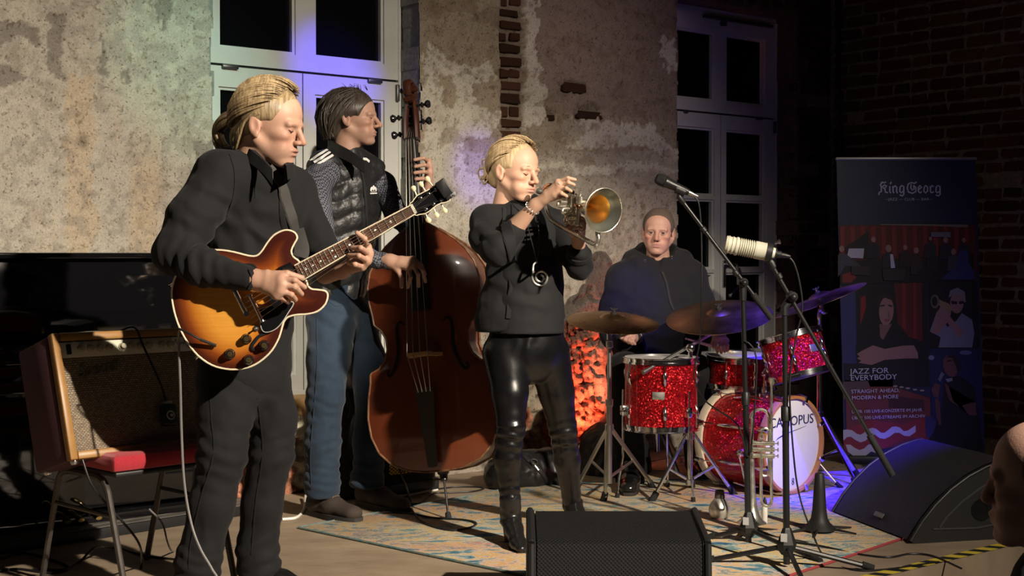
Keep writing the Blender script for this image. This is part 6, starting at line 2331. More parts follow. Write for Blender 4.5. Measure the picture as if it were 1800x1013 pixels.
	m.prism([B3(tp0, -0.042, 0.078), B3(tp0 + 0.008, 0, 0.086), B3(tp0, 0.042, 0.078), B3((tp0 + tp1) / 2, 0.030, 0.066), B3(tp1, 0.020, 0.044), B3(tp1 - 0.004, 0, 0.044), B3(tp1, -0.020, 0.044), B3((tp0 + tp1) / 2, -0.030, 0.066)], n * 0.013)
	m.build('tailpiece', mat('tailpiece_black', (0.03, 0.028, 0.027), 0.35), T, smooth=20)
	for i in range(4):
		f = (i - 1.5) / 1.5
		m = MB()
		m.sweep([B3(nut_t + 0.06, f * 0.010, -0.010), B3(nut_t, f * 0.0165, 0.0335), B3(bt + 0.006, f * 0.046, 0.164 - 0.012 * f * f), B3(tp0 - 0.012, f * 0.027, 0.094)], 0.0015 + 0.0002 * (3 - i), 6)
		m.build('string', M_STRING, T)
	m = MB()
	pa_, pb_ = B3(0.0, 0, -0.09), tip
	d = (pb_ - pa_).normalized()
	m.lathe(pa_ - d * 0.01, d, [(0.026, 0), (0.026, 0.02), (0.018, 0.03), (0.015, 0.055), (0.010, 0.058)], 20)
	ep = m.build('endpin_collar', M_EB, T)
	m = MB()
	x_, y_, z_ = frame_from(d)
	m.cyl(pa_ + d * 0.038, pa_ + d * 0.038 - w * 0.034, 0.004, seg=8)
	m.ball(pa_ + d * 0.038 - w * 0.038, 0.008)
	m.build('thumb_screw', mat('dark_brass', (0.12, 0.09, 0.04), 0.4, metal=0.8), ep)
	m = MB()
	m.cyl(pa_, pb_ - d * 0.01, 0.0055, seg=12)
	m.build('endpin_rod', M_CHROME, T)
	m = MB()
	m.lathe(pb_ - d * 0.042, d, [(0.008, 0), (0.0125, 0.004), (0.0145, 0.036), (0.010, 0.042)], 16)
	m.build('rubber_foot', M_RUBBER, T)
	return T
double_bass()
# ---------------------------------------------------------------- flugelhorn and trumpet
M_SILVER = mat('silver_plate', (0.82, 0.79, 0.68), 0.3, metal=0.92, rnoise=(24, 0.20, 0.38))
M_GOLDIN = mat('gold_bell_inside', (0.66, 0.45, 0.17), 0.3, metal=0.95)
M_COPPER = mat('copper_tube', (0.62, 0.36, 0.22), 0.2, metal=1.0)
def flugelhorn():
	nb = Vector((0.50, -0.85, -0.14)).normalized()
	Rb = J(1061, 370, 5.02)
	T = thing('flugelhorn', 'silver flugelhorn with a gold bell throat played by the blond woman', 'flugelhorn', J(1005, 400, 5.15))
	prof = [(0.0815, 0.0), (0.0765, -0.006), (0.064, -0.018), (0.052, -0.034), (0.041, -0.058), (0.033, -0.090), (0.0275, -0.130), (0.0235, -0.175)]
	m = MB()
	m.lathe(Rb, nb, [(0.0813, 0.0014), (0.0826, 0.0), (0.0815, -0.0016)] + [(r + 0.0012, h - 0.001) for r, h in prof[1:]], 48, cap=False)
	m.build('bell', M_SILVER, T)
	m = MB()
	m.lathe(Rb, nb, [(0.0812, 0.0012)] + prof[1:4], 48, cap=False)
	o = m.build('bell_flare', mat('satin_silver', (0.34, 0.35, 0.30), 0.3, metal=0.9), T)
	m = MB()
	m.lathe(Rb, nb, [(p[0] - 0.0003, p[1]) for p in prof[3:]] + [(0.0, -0.176)], 40, cap=False)
	m.build('bell_throat', M_GOLDIN, T)
	m = MB()
	m.torus(Rb, nb, 0.0818, 0.0020, 48, 8)
	m.build('bell_rim', M_SILVER, T)
	E = Rb - nb * 0.172
	m = MB()
	pts = catmull([E, J(1000, 341, 5.22), J(982, 334, 5.255), J(966, 330, 5.285), J(958, 338, 5.30), J(958, 356, 5.29)], 6)
	m.sweep(pts, list(np.linspace(0.0235, 0.0125, len(pts))), 14)
	m.build('bell_tail', M_COPPER, T)
	m = MB()
	pts = catmull([J(958, 352, 5.29), J(962, 372, 5.27), J(969, 386, 5.25), J(989, 400, 5.20), J(1015, 414, 5.13), J(1040, 427.5, 5.07), J(1048, 429, 5.05), J(1052, 420, 5.045), J(1050, 408, 5.05)], 7)
	m.sweep(pts, 0.0088, 12)
	m.build('slide_tube', M_SILVER, T)
	m = MB()
	m.ball(J(1048, 433, 5.045), 0.007)
	m.cyl(J(1047, 430, 5.05), J(1051, 437, 5.03), 0.004, seg=8)
	m.build('water_key', M_SILVER, T)
	# mouthpiece and leadpipe
	lip = J(946.5, 335, 5.285)
	lead = J(1000, 352, 5.175)
	d = (lead - lip).normalized()
	m = MB()
	m.lathe(lip - d * 0.004, d, [(0.0085, 0.004), (0.0125, 0.0), (0.0135, 0.003), (0.0130, 0.014), (0.0085, 0.024), (0.0050, 0.032), (0.0052, 0.060), (0.0060, 0.075)], 18)
	m.build('mouthpiece', M_SILVER, T)
	m = MB()
	m.sweep([lip + d * 0.06, lead], 0.0058, 10)
	m.build('leadpipe', M_SILVER, T)
	# valves
	top, bt = J(1003, 336, 5.135), J(995, 402, 5.165)
	ax = (bt - top).normalized()
	step = Vector((0.60, -0.78, -0.15)).normalized() * 0.0305
	for k in range(3):
		o0 = top + step * (k - 0.7) * 1.0 + Vector((0.012, 0.0, 0.0))
		m = MB()
		m.lathe(o0 + ax * 0.012, ax, [(0.008, 0), (0.0128, 0.002), (0.0128, 0.010), (0.0118, 0.011), (0.0118, 0.100), (0.0128, 0.101), (0.0128, 0.110), (0.007, 0.115), (0.003, 0.118)], 20)
		vv = m.build('valve', M_SILVER, T)
		m = MB()
		m.cyl(o0 + ax * 0.014, o0 - ax * 0.010, 0.0026, seg=8)
		m.lathe(o0 - ax * 0.010, -ax, [(0.0065, 0), (0.0085, 0.001), (0.0085, 0.004), (0.0, 0.005)], 14)
		m.build('finger_button', M_SILVER, vv)
		m = MB()
		c = o0 + ax * (0.045 + 0.022 * k)
		side = ax.cross(step).normalized()
		m.sweep(catmull([c + side * 0.01, c + side * 0.045 - step * 0.1, c + side * 0.052 + ax * 0.008, c + side * 0.045 + ax * 0.016, c + side * 0.01 + ax * 0.016], 4), 0.0056, 8)
		m.build('valve_slide', M_SILVER, T)
	m = MB()
	m.sweep(catmull([E + ax * 0.03, top + step * 1.2 + ax * 0.05, top + step * 2 + ax * 0.055], 4), 0.007, 8)
	m.build('crossing_tube', M_COPPER, T)
	m = MB()
	m.torus(J(1021, 402, 5.155), (0.5, -0.8, 0.2), 0.0125, 0.002, 18, 6)
	m.build('finger_hook', M_SILVER, T)
	return T
flugelhorn()
def trumpet():
	YT = 5.62
	G = lambda x, y, lift=0.0: P(x, y, YT - lift)
	base = F(1332, 940)
	T = thing('trumpet', 'silver trumpet standing bell down on its peg in front of the bass drum', 'trumpet', Vector((base.x, YT, 0)))
	bc = G(1322, 926)
	m = MB()
	bx = G(1322, 736)
	m.lathe(Vector((bx.x, YT, 0.045)), (0, 0, 1), [(0.060, 0), (0.0615, 0.002), (0.058, 0.005), (0.045, 0.014), (0.032, 0.035), (0.022, 0.070), (0.0155, 0.13), (0.0105, 0.24), (0.0072, 0.34), (0.0066, bx.z - 0.045)], 32)
	m.build('bell', M_SILVER, T)
	m = MB()
	r = (G(1352, 736) - G(1320, 736)).length / 2
	c = (G(1352, 736) + G(1320, 736)) / 2
	pts = [c + Vector((-math.cos(t) * r, -0.0, math.sin(t) * r)) for t in np.linspace(0, math.pi, 13)]
	m.sweep(pts + [G(1352, 772)], 0.0068, 10)
	m.build('bell_bow', M_SILVER, T)
	m = MB()
	pts = [G(1332, 700, -0.02), G(1332, 860, -0.01)]
	m.sweep(catmull([G(1338, 792, 0.02), G(1338, 868, 0.02), G(1340, 885, 0.02), G(1349, 890, 0.02), G(1356, 882, 0.02), G(1356, 850, 0.02), G(1356, 745, 0.02)], 5), 0.0064, 10)
	m.build('tuning_slide', M_SILVER, T)
	m = MB()
	m.sweep([G(1356, 752, 0.02), G(1356, 690, 0.02)], 0.0055, 8)
	m.lathe(G(1356, 694, 0.02), (0, 0, 1), [(0.0045, 0), (0.005, 0.03), (0.0085, 0.05), (0.0130, 0.062), (0.0135, 0.068), (0.009, 0.07)], 14)
	m.build('leadpipe', M_SILVER, T)
	for k, yy in enumerate((779, 790, 801)):
		m = MB()
		a, b = G(1322, yy, 0.012), G(1362, yy + 1.0, 0.024)
		d = (b - a).normalized()
		m.lathe(a, d, [(0.007, 0), (0.0105, 0.003), (0.0105, 0.012), (0.0095, 0.013), (0.0095, (b - a).length - 0.013), (0.0108, (b - a).length - 0.012), (0.0108, (b - a).length - 0.002), (0.006, (b - a).length)], 16)
		vv = m.build('valve', M_SILVER, T)
		m = MB()
		m.lathe(b, d, [(0.0025, 0), (0.0025, 0.010), (0.0085, 0.011), (0.0085, 0.015), (0, 0.016)], 14)
		m.build('finger_button', M_SILVER, vv)
	for (x, y0, y1) in ((1345, 758, 776), (1345, 806, 832)):
		m = MB()
		m.sweep(catmull([G(x - 6, y1 if y0 < 780 else y0, 0.025), G(x - 6, y0 if y0 < 780 else y1, 0.025), G(x, (y0 - 5) if y0 < 780 else (y1 + 5), 0.025), G(x + 6, y0 if y0 < 780 else y1, 0.025), G(x + 6, y1 if y0 < 780 else y0, 0.025)], 4), 0.0048, 8)
		m.build('valve_slide', M_SILVER, T)
	m = MB()
	m.torus(G(1340, 768, 0.03), (0, 1, 0), 0.011, 0.0016, 18, 6)
	m.build('finger_ring', M_SILVER, T)
	# its folding peg stand
	S = thing('trumpet_stand', 'low black folding peg stand under the silver trumpet', 'stand', Vector((bx.x, YT, 0)))
	m = MB()
	m.lathe(Vector((bx.x, YT, 0.02)), (0, 0, 1), [(0.02, 0), (0.03, 0.006), (0.024, 0.02), (0.014, 0.06), (0.010, 0.13), (0.006, 0.14)], 18)
	m.build('peg', M_BLACKPLASTIC, S)
	for k in range(5):
		ang = k * 2 * math.pi / 5 + 0.4
		m = MB()
		m.sweep([Vector((bx.x, YT, 0.024)), Vector((bx.x + 0.14 * math.cos(ang), YT + 0.14 * math.sin(ang), 0.004))], [0.007, 0.004], 6)
		m.build('leg', M_BLACKPLASTIC, S)
	return T
trumpet()
# ================================================================== drum kit
M_SPARKLE = bpy.data.materials.new('red_sparkle_wrap')
nt, N, L, B = nodes_of(M_SPARKLE)
tc = N.new('ShaderNodeTexCoord')
vo = N.new('ShaderNodeTexVoronoi')
vo.inputs['Scale'].default_value = 210
L.new(tc.outputs['Object'], vo.inputs['Vector'])
sub = N.new('ShaderNodeVectorMath')
sub.operation = 'SUBTRACT'
sub.inputs[1].default_value = (0.5, 0.5, 0.5)
L.new(vo.outputs['Color'], sub.inputs[0])
scl = N.new('ShaderNodeVectorMath')
scl.operation = 'SCALE'
scl.inputs['Scale'].default_value = 1.5
L.new(sub.outputs[0], scl.inputs[0])
ge = N.new('ShaderNodeNewGeometry')
ad = N.new('ShaderNodeVectorMath')
ad.operation = 'ADD'
L.new(ge.outputs['Normal'], ad.inputs[0])
L.new(scl.outputs[0], ad.inputs[1])
no = N.new('ShaderNodeVectorMath')
no.operation = 'NORMALIZE'
L.new(ad.outputs[0], no.inputs[0])
L.new(no.outputs[0], B.inputs['Normal'])
B.inputs['Base Color'].default_value = (0.52, 0.008, 0.014, 1)
B.inputs['Metallic'].default_value = 0.75
B.inputs['Roughness'].default_value = 0.42
B.inputs['Coat Weight'].default_value = 0.7
B.inputs['Coat Roughness'].default_value = 0.05
MATS['red_sparkle_wrap'] = M_SPARKLE
M_HEAD = mat('coated_drum_head', (0.70, 0.68, 0.66), 0.6)
M_HEADCLEAR = mat('grey_drum_head', (0.45, 0.44, 0.42), 0.5)
M_HOOPWOOD = mat('amber_wood_hoop', (0.50, 0.22, 0.07), 0.3, coat=0.4, noise=(10, (0.40, 0.16, 0.05), 0.6))
M_BRONZE = mat('bronze_cymbal', (0.56, 0.34, 0.17), 0.30, metal=1.0, rnoise=(9, 0.22, 0.42), aniso=0.4)
M_BRONZE2 = mat('dark_ride_bronze', (0.50, 0.33, 0.22), 0.34, metal=1.0, rnoise=(7, 0.26, 0.46), noise=(6, (0.32, 0.2, 0.14), 0.7))
def drum(name, label, c_top, axis, r, depth, n_lugs, group=None, phase=0.3, hoop=None, heads=(M_HEAD, M_HEADCLEAR), base=None, badge=None, lug_len=0.05):
	ax = Vector(axis).normalized()
	x, y, z = frame_from(ax, (1, 0, 0))
	bot = c_top - ax * depth
	T = thing(name, label, 'drum', base if base is not None else bot, group)
	m = MB()
	m.lathe(bot, ax, [(r - 0.006, 0.0), (r, 0.002), (r, depth - 0.002), (r - 0.006, depth)], 56)
	m.build('shell', M_SPARKLE, T)
	for (c, s, hm) in ((c_top, 1, heads[0]), (bot, -1, heads[1])):
		m = MB()
		m.lathe(c - ax * s * 0.004, ax * s, [(r + 0.003, -0.006), (r + 0.003, 0.004), (r - 0.004, 0.006), (0, 0.0065)], 56)
		m.build('drum_head', hm, T)
		m = MB()
		m.lathe(c - ax * s * 0.018, ax * s, [(r + 0.010, 0), (r + 0.010, 0.010), (r + 0.006, 0.011), (r + 0.006, 0.024), (r + 0.012, 0.026), (r + 0.012, 0.029), (r + 0.003, 0.029), (r + 0.003, 0.0), (r + 0.010, 0)], 56)
		m.build('hoop', hoop or M_CHROME, T)
	for k in range(n_lugs):
		a = phase + 2 * math.pi * k / n_lugs
		d = x * math.cos(a) + y * math.sin(a)
		for s in (0, 1):
			m = MB()
			e0 = (c_top - ax * 0.02) if s == 0 else (bot + ax * 0.02)
			e1 = e0 + (-ax if s == 0 else ax) * 0.045
			m.cyl(e0 + d * (r + 0.011) + (ax if s == 0 else -ax) * 0.012, e1 + d * (r + 0.011), 0.0035, seg=8)
			p0 = e1 + d * (r + 0.001)
			dn = -ax if s == 0 else ax
			m.sweep([p0 - dn * 0.012 + d * 0.010, p0 + d * 0.012, p0 + dn * lug_len * 0.6 + d * 0.010, p0 + dn * lug_len + d * 0.002], [0.007, 0.010, 0.009, 0.004], 10)
			m.build('lug', M_CHROME, T)
	if badge is not None:
		a, h = badge
		d = x * math.cos(a) + y * math.sin(a)
		t = ax.cross(d)
		m = MB()
		m.box(bot + ax * h + d * (r + 0.001), (0.058, 0.036, 0.003), (t, ax, d), 0.001)
		m.build('badge', mat('badge_silver', (0.5, 0.48, 0.44), 0.35, metal=0.9), T)
	return T, bot, ax, (x, y)
def wing(mb, c, ax, s=1.0):
	x, y, z = frame_from(ax)
	mb.cyl(c, c + z * 0.016 * s, 0.006 * s, seg=10)
	for k in (-1, 1):
		mb.sweep([c + z * 0.010 * s, c + z * 0.016 * s + x * k * 0.012 * s, c + z * 0.022 * s + x * k * 0.020 * s], [0.004 * s, 0.005 * s, 0.003 * s], 6)
# floor tom with its three legs
ct = P(1162, 631, 6.5)
T, bot, ax, xy = drum('floor_tom', 'deep red sparkle floor tom standing on three legs beside the bass drum', ct, (0, 0, 1), 0.172, 0.325, 6, 'drum kit', 0.52, base=Vector((ct.x, ct.y, 0)), badge=(math.radians(-100), 0.165))
for k, a in enumerate((math.radians(200), math.radians(-55), math.radians(75))):
	d = Vector((math.cos(a), math.sin(a), 0))
	p = Vector((ct.x, ct.y, 0)) + d * 0.198
	m = MB()
	m.sweep([p + UP * 0.52, p + UP * 0.20, p + d * 0.02 + UP * 0.10, p + d * 0.03 + UP * 0.012], 0.0052, 8)
	lg = m.build('leg', M_CHROME, T)
	m = MB()
	m.box(Vector((ct.x, ct.y, 0)) + d * 0.186 + UP * 0.42, (0.05, 0.03, 0.05), (d, UP.cross(d), UP), 0.008)
	wing(m, p + UP * 0.42, UP.cross(d), 1.2)
	m.build('leg_bracket', M_CHROME, lg)
	m = MB()
	m.cyl(p + d * 0.029 + UP * 0.03, p + d * 0.03, 0.010, 0.012, 10)
	m.build('rubber_foot', M_RUBBER, lg)
# bass drum, its front head turned to the right
fa = Vector((0.66, -0.75, 0.0)).normalized()
bc = P(1391, 778, 6.52)
R = 0.228
bc.z = R + 0.018
T = thing('bass_drum', 'red sparkle bass drum with a white lettered front head and amber hoop', 'drum', Vector((bc.x, bc.y, 0)), 'drum kit')
bx, by, bz = frame_from(fa, fa.cross(UP) * -1)
depth = 0.37
m = MB()
m.lathe(bc - fa * (depth + 0.01), fa, [(R - 0.012, 0), (R - 0.010, 0.002), (R - 0.010, depth - 0.002), (R - 0.012, depth)], 72)
m.build('shell', M_SPARKLE, T)
for off, mm in ((0.0, M_HOOPWOOD), (-depth - 0.015, mat('white_hoop_inlay', (0.62, 0.56, 0.42), 0.35))):
	m = MB()
	m.lathe(bc + fa * (off - 0.022), fa, [(R - 0.007, 0), (R + 0.006, 0), (R + 0.0075, 0.004), (R + 0.0075, 0.038), (R + 0.006, 0.042), (R - 0.007, 0.042), (R - 0.007, 0)], 72)
	m.build('hoop', mm, T)
m = MB()
m.lathe(bc - fa * 0.004, fa, [(R - 0.006, -0.01), (R - 0.006, 0.002), (R - 0.016, 0.005), (0, 0.0055)], 64)
hd = m.build('front_head', mat('white_front_head', (0.80, 0.79, 0.82), 0.5), T)
m = MB()
m.lathe(bc - fa * (depth + 0.02), -fa, [(R - 0.006, 0), (R - 0.016, 0.004), (0, 0.005)], 48)
m.build('batter_head', M_HEADCLEAR, T)
xr = UP.cross(fa).normalized()
if xr.x < 0:
	xr = -xr
vs, fs = text_mesh('CANOPUS', 0.066, bc + fa * 0.0030 + UP * 0.092, xr, UP, 0.0006, 'CENTER', 1.12)
m = MB()
m.add(vs, fs)
sw = [bc + fa * 0.0034 + xr * x_ + UP * z_ for x_, z_ in ((-0.125, 0.028), (-0.105, 0.037), (-0.07, 0.047), (-0.02, 0.059), (0.04, 0.068), (0.11, 0.080), (0.115, 0.082), (0.10, 0.080), (0.04, 0.0705), (-0.02, 0.0625), (-0.07, 0.053), (-0.11, 0.041))]
m.prism(sw, fa * 0.0006)
m.build('head_lettering', mat('navy_print', (0.02, 0.02, 0.09), 0.5), hd, smooth=0)
m = MB()
for z0 in (-0.170, -0.186):
	m.torus(bc + fa * 0.004 + UP * z0 + xr * 0.01, fa, 0.007, 0.0016, 16, 5)
m.build('head_mark', mat('dark_print', (0.03, 0.03, 0.03), 0.5), hd)
for k in range(8):
	a = 2 * math.pi * (k + 0.5) / 8
	d = xr * math.cos(a) + UP * math.sin(a)
	t = fa.cross(d)
	for off, s in ((0.020, 1), (-depth - 0.037, -1)):
		m = MB()
		h0 = bc + fa * off + d * (R + 0.006)
		m.sweep([h0 - d * 0.022 + fa * s * 0.004, h0 + fa * s * 0.004 + d * 0.004, h0 - fa * s * 0.03 + d * 0.012, h0 - fa * s * 0.05 + d * 0.010], [0.005, 0.008, 0.008, 0.006], 8, flat=(t, 1.6))
		m.cyl(h0 - fa * s * 0.05 + d * 0.010, h0 - fa * s * 0.115 + d * 0.006, 0.0035, seg=8)
		m.build('claw_hook', M_CHROME, T)
	m = MB()
	m.sweep([bc - fa * 0.10 + d * (R - 0.004), bc - fa * (depth * 0.5) + d * (R + 0.006), bc - fa * (depth - 0.09) + d * (R - 0.004)], [0.006, 0.011, 0.006], 10)
	m.build('lug', M_CHROME, T)
for s in (-1, 1):
	m = MB()
	p = bc - fa * 0.12 + xr * (s * (R + 0.004)) - UP * 0.03
	q = bc + fa * (0.06 if s > 0 else -0.02) + xr * (s * (R + (0.10 if s > 0 else 0.06)))
	q.z = 0.0
	m.lathe(p - xr * s * 0.014, xr * s, [(0.022, 0), (0.022, 0.012), (0.014, 0.03), (0.006, 0.034)], 16)
	m.sweep([p + xr * s * 0.012, q + (p - q).normalized() * 0.03], 0.0065, 10)
	sr = m.build('spur', M_CHROME, T)
	m = MB()
	m.cyl(q + (p - q).normalized() * 0.045, q + UP * 0.006, 0.010, 0.012, 10)
	m.build('rubber_tip', M_RUBBER, sr)
# rack tom on its holder and the snare
ax_t = Vector((-0.24, 0.17, 0.95)).normalized()
drum('rack_tom', 'red sparkle rack tom tilted over the bass drum', P(1388, 591, 6.62), ax_t, 0.150, 0.20, 6, 'drum kit', 0.25, base=P(1400, 660, 6.62), badge=(math.radians(-62), 0.11), lug_len=0.04)
m = MB()
hb = bc - fa * 0.16 + UP * R
m.lathe(hb, UP, [(0.03, -0.012), (0.03, 0.004), (0.014, 0.010), (0.014, 0.05)], 16)
m.cyl(hb, hb + UP * 0.10, 0.0105, seg=12)
tt = P(1385, 652, 6.70)
m.sweep([hb + UP * 0.09, hb + UP * 0.12, tt], 0.008, 8)
m.ball(hb + UP * 0.10, 0.018)
wing(m, hb + UP * 0.07 + Vector((0.01, -0.012, 0)), (0.3, -1, 0))
hld = m.build('tom_holder', M_CHROME, T)
drum('snare_drum', 'shallow dark red snare drum behind the bass drum', P(1304, 628, 6.98), (0.02, -0.05, 1), 0.172, 0.145, 8, 'drum kit', 0.2, base=P(1304, 690, 6.98), lug_len=0.03)
# snare basket stand
S = thing('snare_stand', 'chrome basket stand under the snare drum', 'stand', Vector((P(1304, 700, 6.98).x, 6.98, 0)), 'drum hardware')
sx, sy, sz = P(1304, 692, 6.98)
m = MB()
m.cyl((sx, sy, 0.16), (sx, sy, sz - 0.05), 0.012, seg=12)
m.build('tube', M_CHROME, S)
for k in range(3):
	a = 2 * math.pi * k / 3 + 0.5
	d = Vector((math.cos(a), math.sin(a), 0))
	c = Vector((sx, sy, 0))
	m = MB()
	m.sweep([c + UP * (sz - 0.05), c + d * 0.17 + UP * (sz - 0.025), c + d * 0.19 + UP * (sz + 0.02)], 0.006, 8)
	m.build('basket_arm', M_CHROME, S)
	m = MB()
	m.sweep([c + UP * 0.26, c + d * 0.20 + UP * 0.014], 0.008, 8)
	m.build('leg', M_CHROME, S)
# throne
S = thing('drum_throne', 'round black stool under the seated drummer', 'stool', Vector((P(1155, 660, 7.3).x, 7.3, 0)), 'drum hardware')
tx = P(1155, 660, 7.3).x
m = MB()
m.lathe((tx, 7.3, 0.39), UP, [(0.15, 0), (0.165, 0.01), (0.165, 0.05), (0.14, 0.07), (0, 0.072)], 28)
m.build('seat', mat('stool_vinyl', (0.012, 0.012, 0.013), 0.45), S)
m = MB()
m.cyl((tx, 7.3, 0.1), (tx, 7.3, 0.4), 0.014, seg=12)
m.build('tube', M_CHROME, S)
for k in range(3):
	a = 2 * math.pi * k / 3 + 0.9
	m = MB()
	m.sweep([(tx, 7.3, 0.26), (tx + 0.25 * math.cos(a), 7.3 + 0.25 * math.sin(a), 0.012)], 0.010, 8)
	m.build('leg', M_CHROME, S)
def cymbal(name, label, c, n, r, material):
	n = Vector(n).normalized()
	T = thing(name, label, 'cymbal', c, 'cymbals')
	m = MB()
	pr = [(0.008, 0.022), (0.030, 0.021), (0.050, 0.013), (0.062, 0.004)]
	k = 12
	for i in range(1, k + 1):
		t = i / k
		pr.append((0.062 + (r - 0.062) * t, 0.004 - 0.022 * t ** 1.5 + 0.0006 * (i % 2)))
	low = [(a, b - 0.0016) for a, b in pr[::-1]]
	m.lathe(c, n, pr + low, 72)
	m.build('cymbal_disc', material, T)
	m = MB()
	m.lathe(c + n * 0.02, n, [(0.014, 0), (0.014, 0.010), (0.006, 0.011), (0.0045, 0.03), (0.0, 0.031)], 14)
	wing(m, c + n * 0.03, n, 0.9)
	m.build('felt_and_wing_nut', mat('dark_felt', (0.03, 0.03, 0.03), 0.9), T)
	return T
def tripod(S, c, zt, feet, zlow, material, rl=0.0105, flat=True):
	c = Vector((c[0], c[1], 0))
	for f in feet:
		f = Vector(f)
		top = c + UP * zt
		d = (Vector((f.x, f.y, 0)) - c).normalized()
		end = f - d * 0.02 + UP * 0.03
		side = UP.cross(d)
		m = MB()
		m.sweep([top + d * 0.022, end], rl, 8, flat=(side, 0.55))
		lg = m.build('leg', material, S)
		m = MB()
		mid = (top + d * 0.022).lerp(end, 0.55)
		m.sweep([c + UP * zlow + d * 0.02, mid], 0.008, 6, flat=(side, 0.5))
		m.build('brace', material, lg)
		m = MB()
		m.cyl(end + (top - end).normalized() * 0.02, f + UP * 0.0, 0.015, 0.017, 10)
		m.build('rubber_foot', M_RUBBER, lg)
# left crash on its straight stand
cc = P(1078, 560, 6.28)
cymbal('crash_cymbal', 'bronze crash cymbal on the straight stand in front of the floor tom', cc, (0.05, -0.20, 0.97), 0.212, M_BRONZE)
sb = Vector((P(1071, 760, 6.28).x, 6.28, 0))
S = thing('cymbal_stand', 'straight steel cymbal stand carrying the bronze crash beside the leather leggings', 'stand', sb, 'drum hardware')
zc = P(1070, 755, 6.28).z
m = MB()
m.cyl(sb + UP * 0.10, sb + UP * P(1070, 705, 6.28).z, 0.0135, seg=14)
m.build('lower_tube', M_STEEL, S)
m = MB()
m.cyl(sb + UP * P(1070, 710, 6.28).z, sb + UP * P(1070, 603, 6.28).z, 0.0105, seg=14)
m.build('upper_tube', M_STEEL, S)
m = MB()
for yy, r in ((708, 0.018), (752, 0.020), (606, 0.016)):
	z0 = P(1070, yy, 6.28).z
	m.lathe(sb + UP * (z0 - 0.016), UP, [(r * 0.8, 0), (r, 0.003), (r, 0.030), (r * 0.8, 0.033)], 16)
wing(m, sb + UP * P(1070, 708, 6.28).z - Vector((0.02, 0, 0)), (-1, 0, 0), 0.9)
m.build('collar', M_STEEL, S)
m = MB()
zt = P(1070, 590, 6.28).z
m.cyl(sb + UP * (zt - 0.02), sb + UP * (zt + 0.03), 0.012, seg=12)
m.sweep([sb + UP * (zt + 0.02), cc - Vector((0.05, -0.20, 0.97)) * 0.03, cc + Vector((0.05, -0.2, 0.97)) * 0.03], 0.0045, 8)
wing(m, sb + UP * (zt + 0.01), (0.8, -0.5, 0), 1.0)
m.build('tilter', M_CHROME, S)
tripod(S, sb, zc, [F(1013, 862), F(1060, 884), F(1148, 860)], 0.13, M_STEEL, 0.013)
# ride on its boom stand
rc = P(1264, 551, 6.62)
cymbal('ride_cymbal', 'wide dark bronze ride cymbal under the vocal microphone boom', rc, (-0.12, -0.26, 0.95), 0.258, M_BRONZE2)
sb = Vector((P(1213, 760, 6.42).x, 6.42, 0))
S = thing('boom_cymbal_stand', 'chrome boom stand carrying the ride cymbal in front of the floor tom', 'stand', sb, 'drum hardware')
z1 = P(1213, 612, 6.42).z
m = MB()
m.cyl(sb + UP * 0.09, sb + UP * P(1213, 700, 6.42).z, 0.014, seg=14)
m.build('lower_tube', M_CHROME, S)
m = MB()
m.cyl(sb + UP * P(1213, 705, 6.42).z, sb + UP * z1, 0.011, seg=14)
m.build('upper_tube', M_CHROME, S)
m = MB()
for yy, r in ((702, 0.019), (640, 0.017), (768, 0.022), (848, 0.02)):
	z0 = P(1213, yy, 6.42).z
	m.lathe(sb + UP * (z0 - 0.014), UP, [(r * 0.8, 0), (r, 0.003), (r, 0.026), (r * 0.8, 0.029)], 16)
wing(m, sb + UP * P(1213, 640, 6.42).z + Vector((0.018, 0, 0)), (1, -0.3, 0), 1.0)
m.build('collar', M_CHROME, S)
m = MB()
bj = sb + UP * z1
m.ball(bj, 0.022)
m.lathe(bj + Vector((0, 0.0, 0)), (0, -1, 0), [(0.018, 0), (0.018, 0.02), (0.008, 0.026)], 16)
m.build('boom_joint', M_CHROME, S)
m = MB()
b0, b1 = P(1130, 655, 6.30), P(1268, 577, 6.58)
m.cyl(b0, b1, 0.0085, seg=12)
m.cyl(b0, b0 + (b1 - b0).normalized() * 0.03, 0.0115, seg=12)
m.build('boom_arm', M_STEEL, S)
m = MB()
m.lathe(b1 - Vector((0, 0.02, 0.0)), (0.6, -0.3, 0.8), [(0.013, -0.02), (0.016, -0.01), (0.016, 0.02), (0.010, 0.03)], 14)
m.sweep([b1, rc + Vector((-0.12, -0.26, 0.95)) * 0.04], 0.0045, 8)
wing(m, b1 + Vector((0.015, -0.01, 0)), (1, -0.5, 0), 1.2)
m.build('tilter', M_CHROME, S)
tripod(S, sb, P(1213, 765, 6.42).z, [F(1144, 884), F(1292, 872), Vector((sb.x + 0.05, sb.y + 0.3, 0))], 0.10, M_CHROME, 0.010)
# right crash, seen edge on
cc = P(1440, 522, 6.98)
cymbal('crash_cymbal', 'thin bronze crash cymbal seen edge on beside the rolled-out banner', cc, (-0.37, 0.015, 0.93), 0.245, M_BRONZE)
sb = Vector((P(1440, 760, 6.98).x, 6.98, 0))
S = thing('cymbal_stand', 'chrome cymbal stand lit blue behind the bass drum', 'stand', sb, 'drum hardware')
m = MB()
m.cyl(sb + UP * 0.12, sb + UP * 0.62, 0.0135, seg=14)
m.build('lower_tube', M_CHROME, S)
m = MB()
m.cyl(sb + UP * 0.60, sb + UP * P(1440, 560, 6.98).z, 0.0105, seg=14)
m.build('upper_tube', M_CHROME, S)
m = MB()
for z0, r in ((0.60, 0.019), (0.32, 0.02)):
	m.lathe(sb + UP * z0, UP, [(r * 0.8, 0), (r, 0.003), (r, 0.03), (r * 0.8, 0.033)], 16)
wing(m, sb + UP * 0.615 + Vector((0.018, 0, 0)), (1, -0.3, 0), 1.1)
m.build('collar', M_CHROME, S)
m = MB()
e = sb + UP * P(1440, 558, 6.98).z
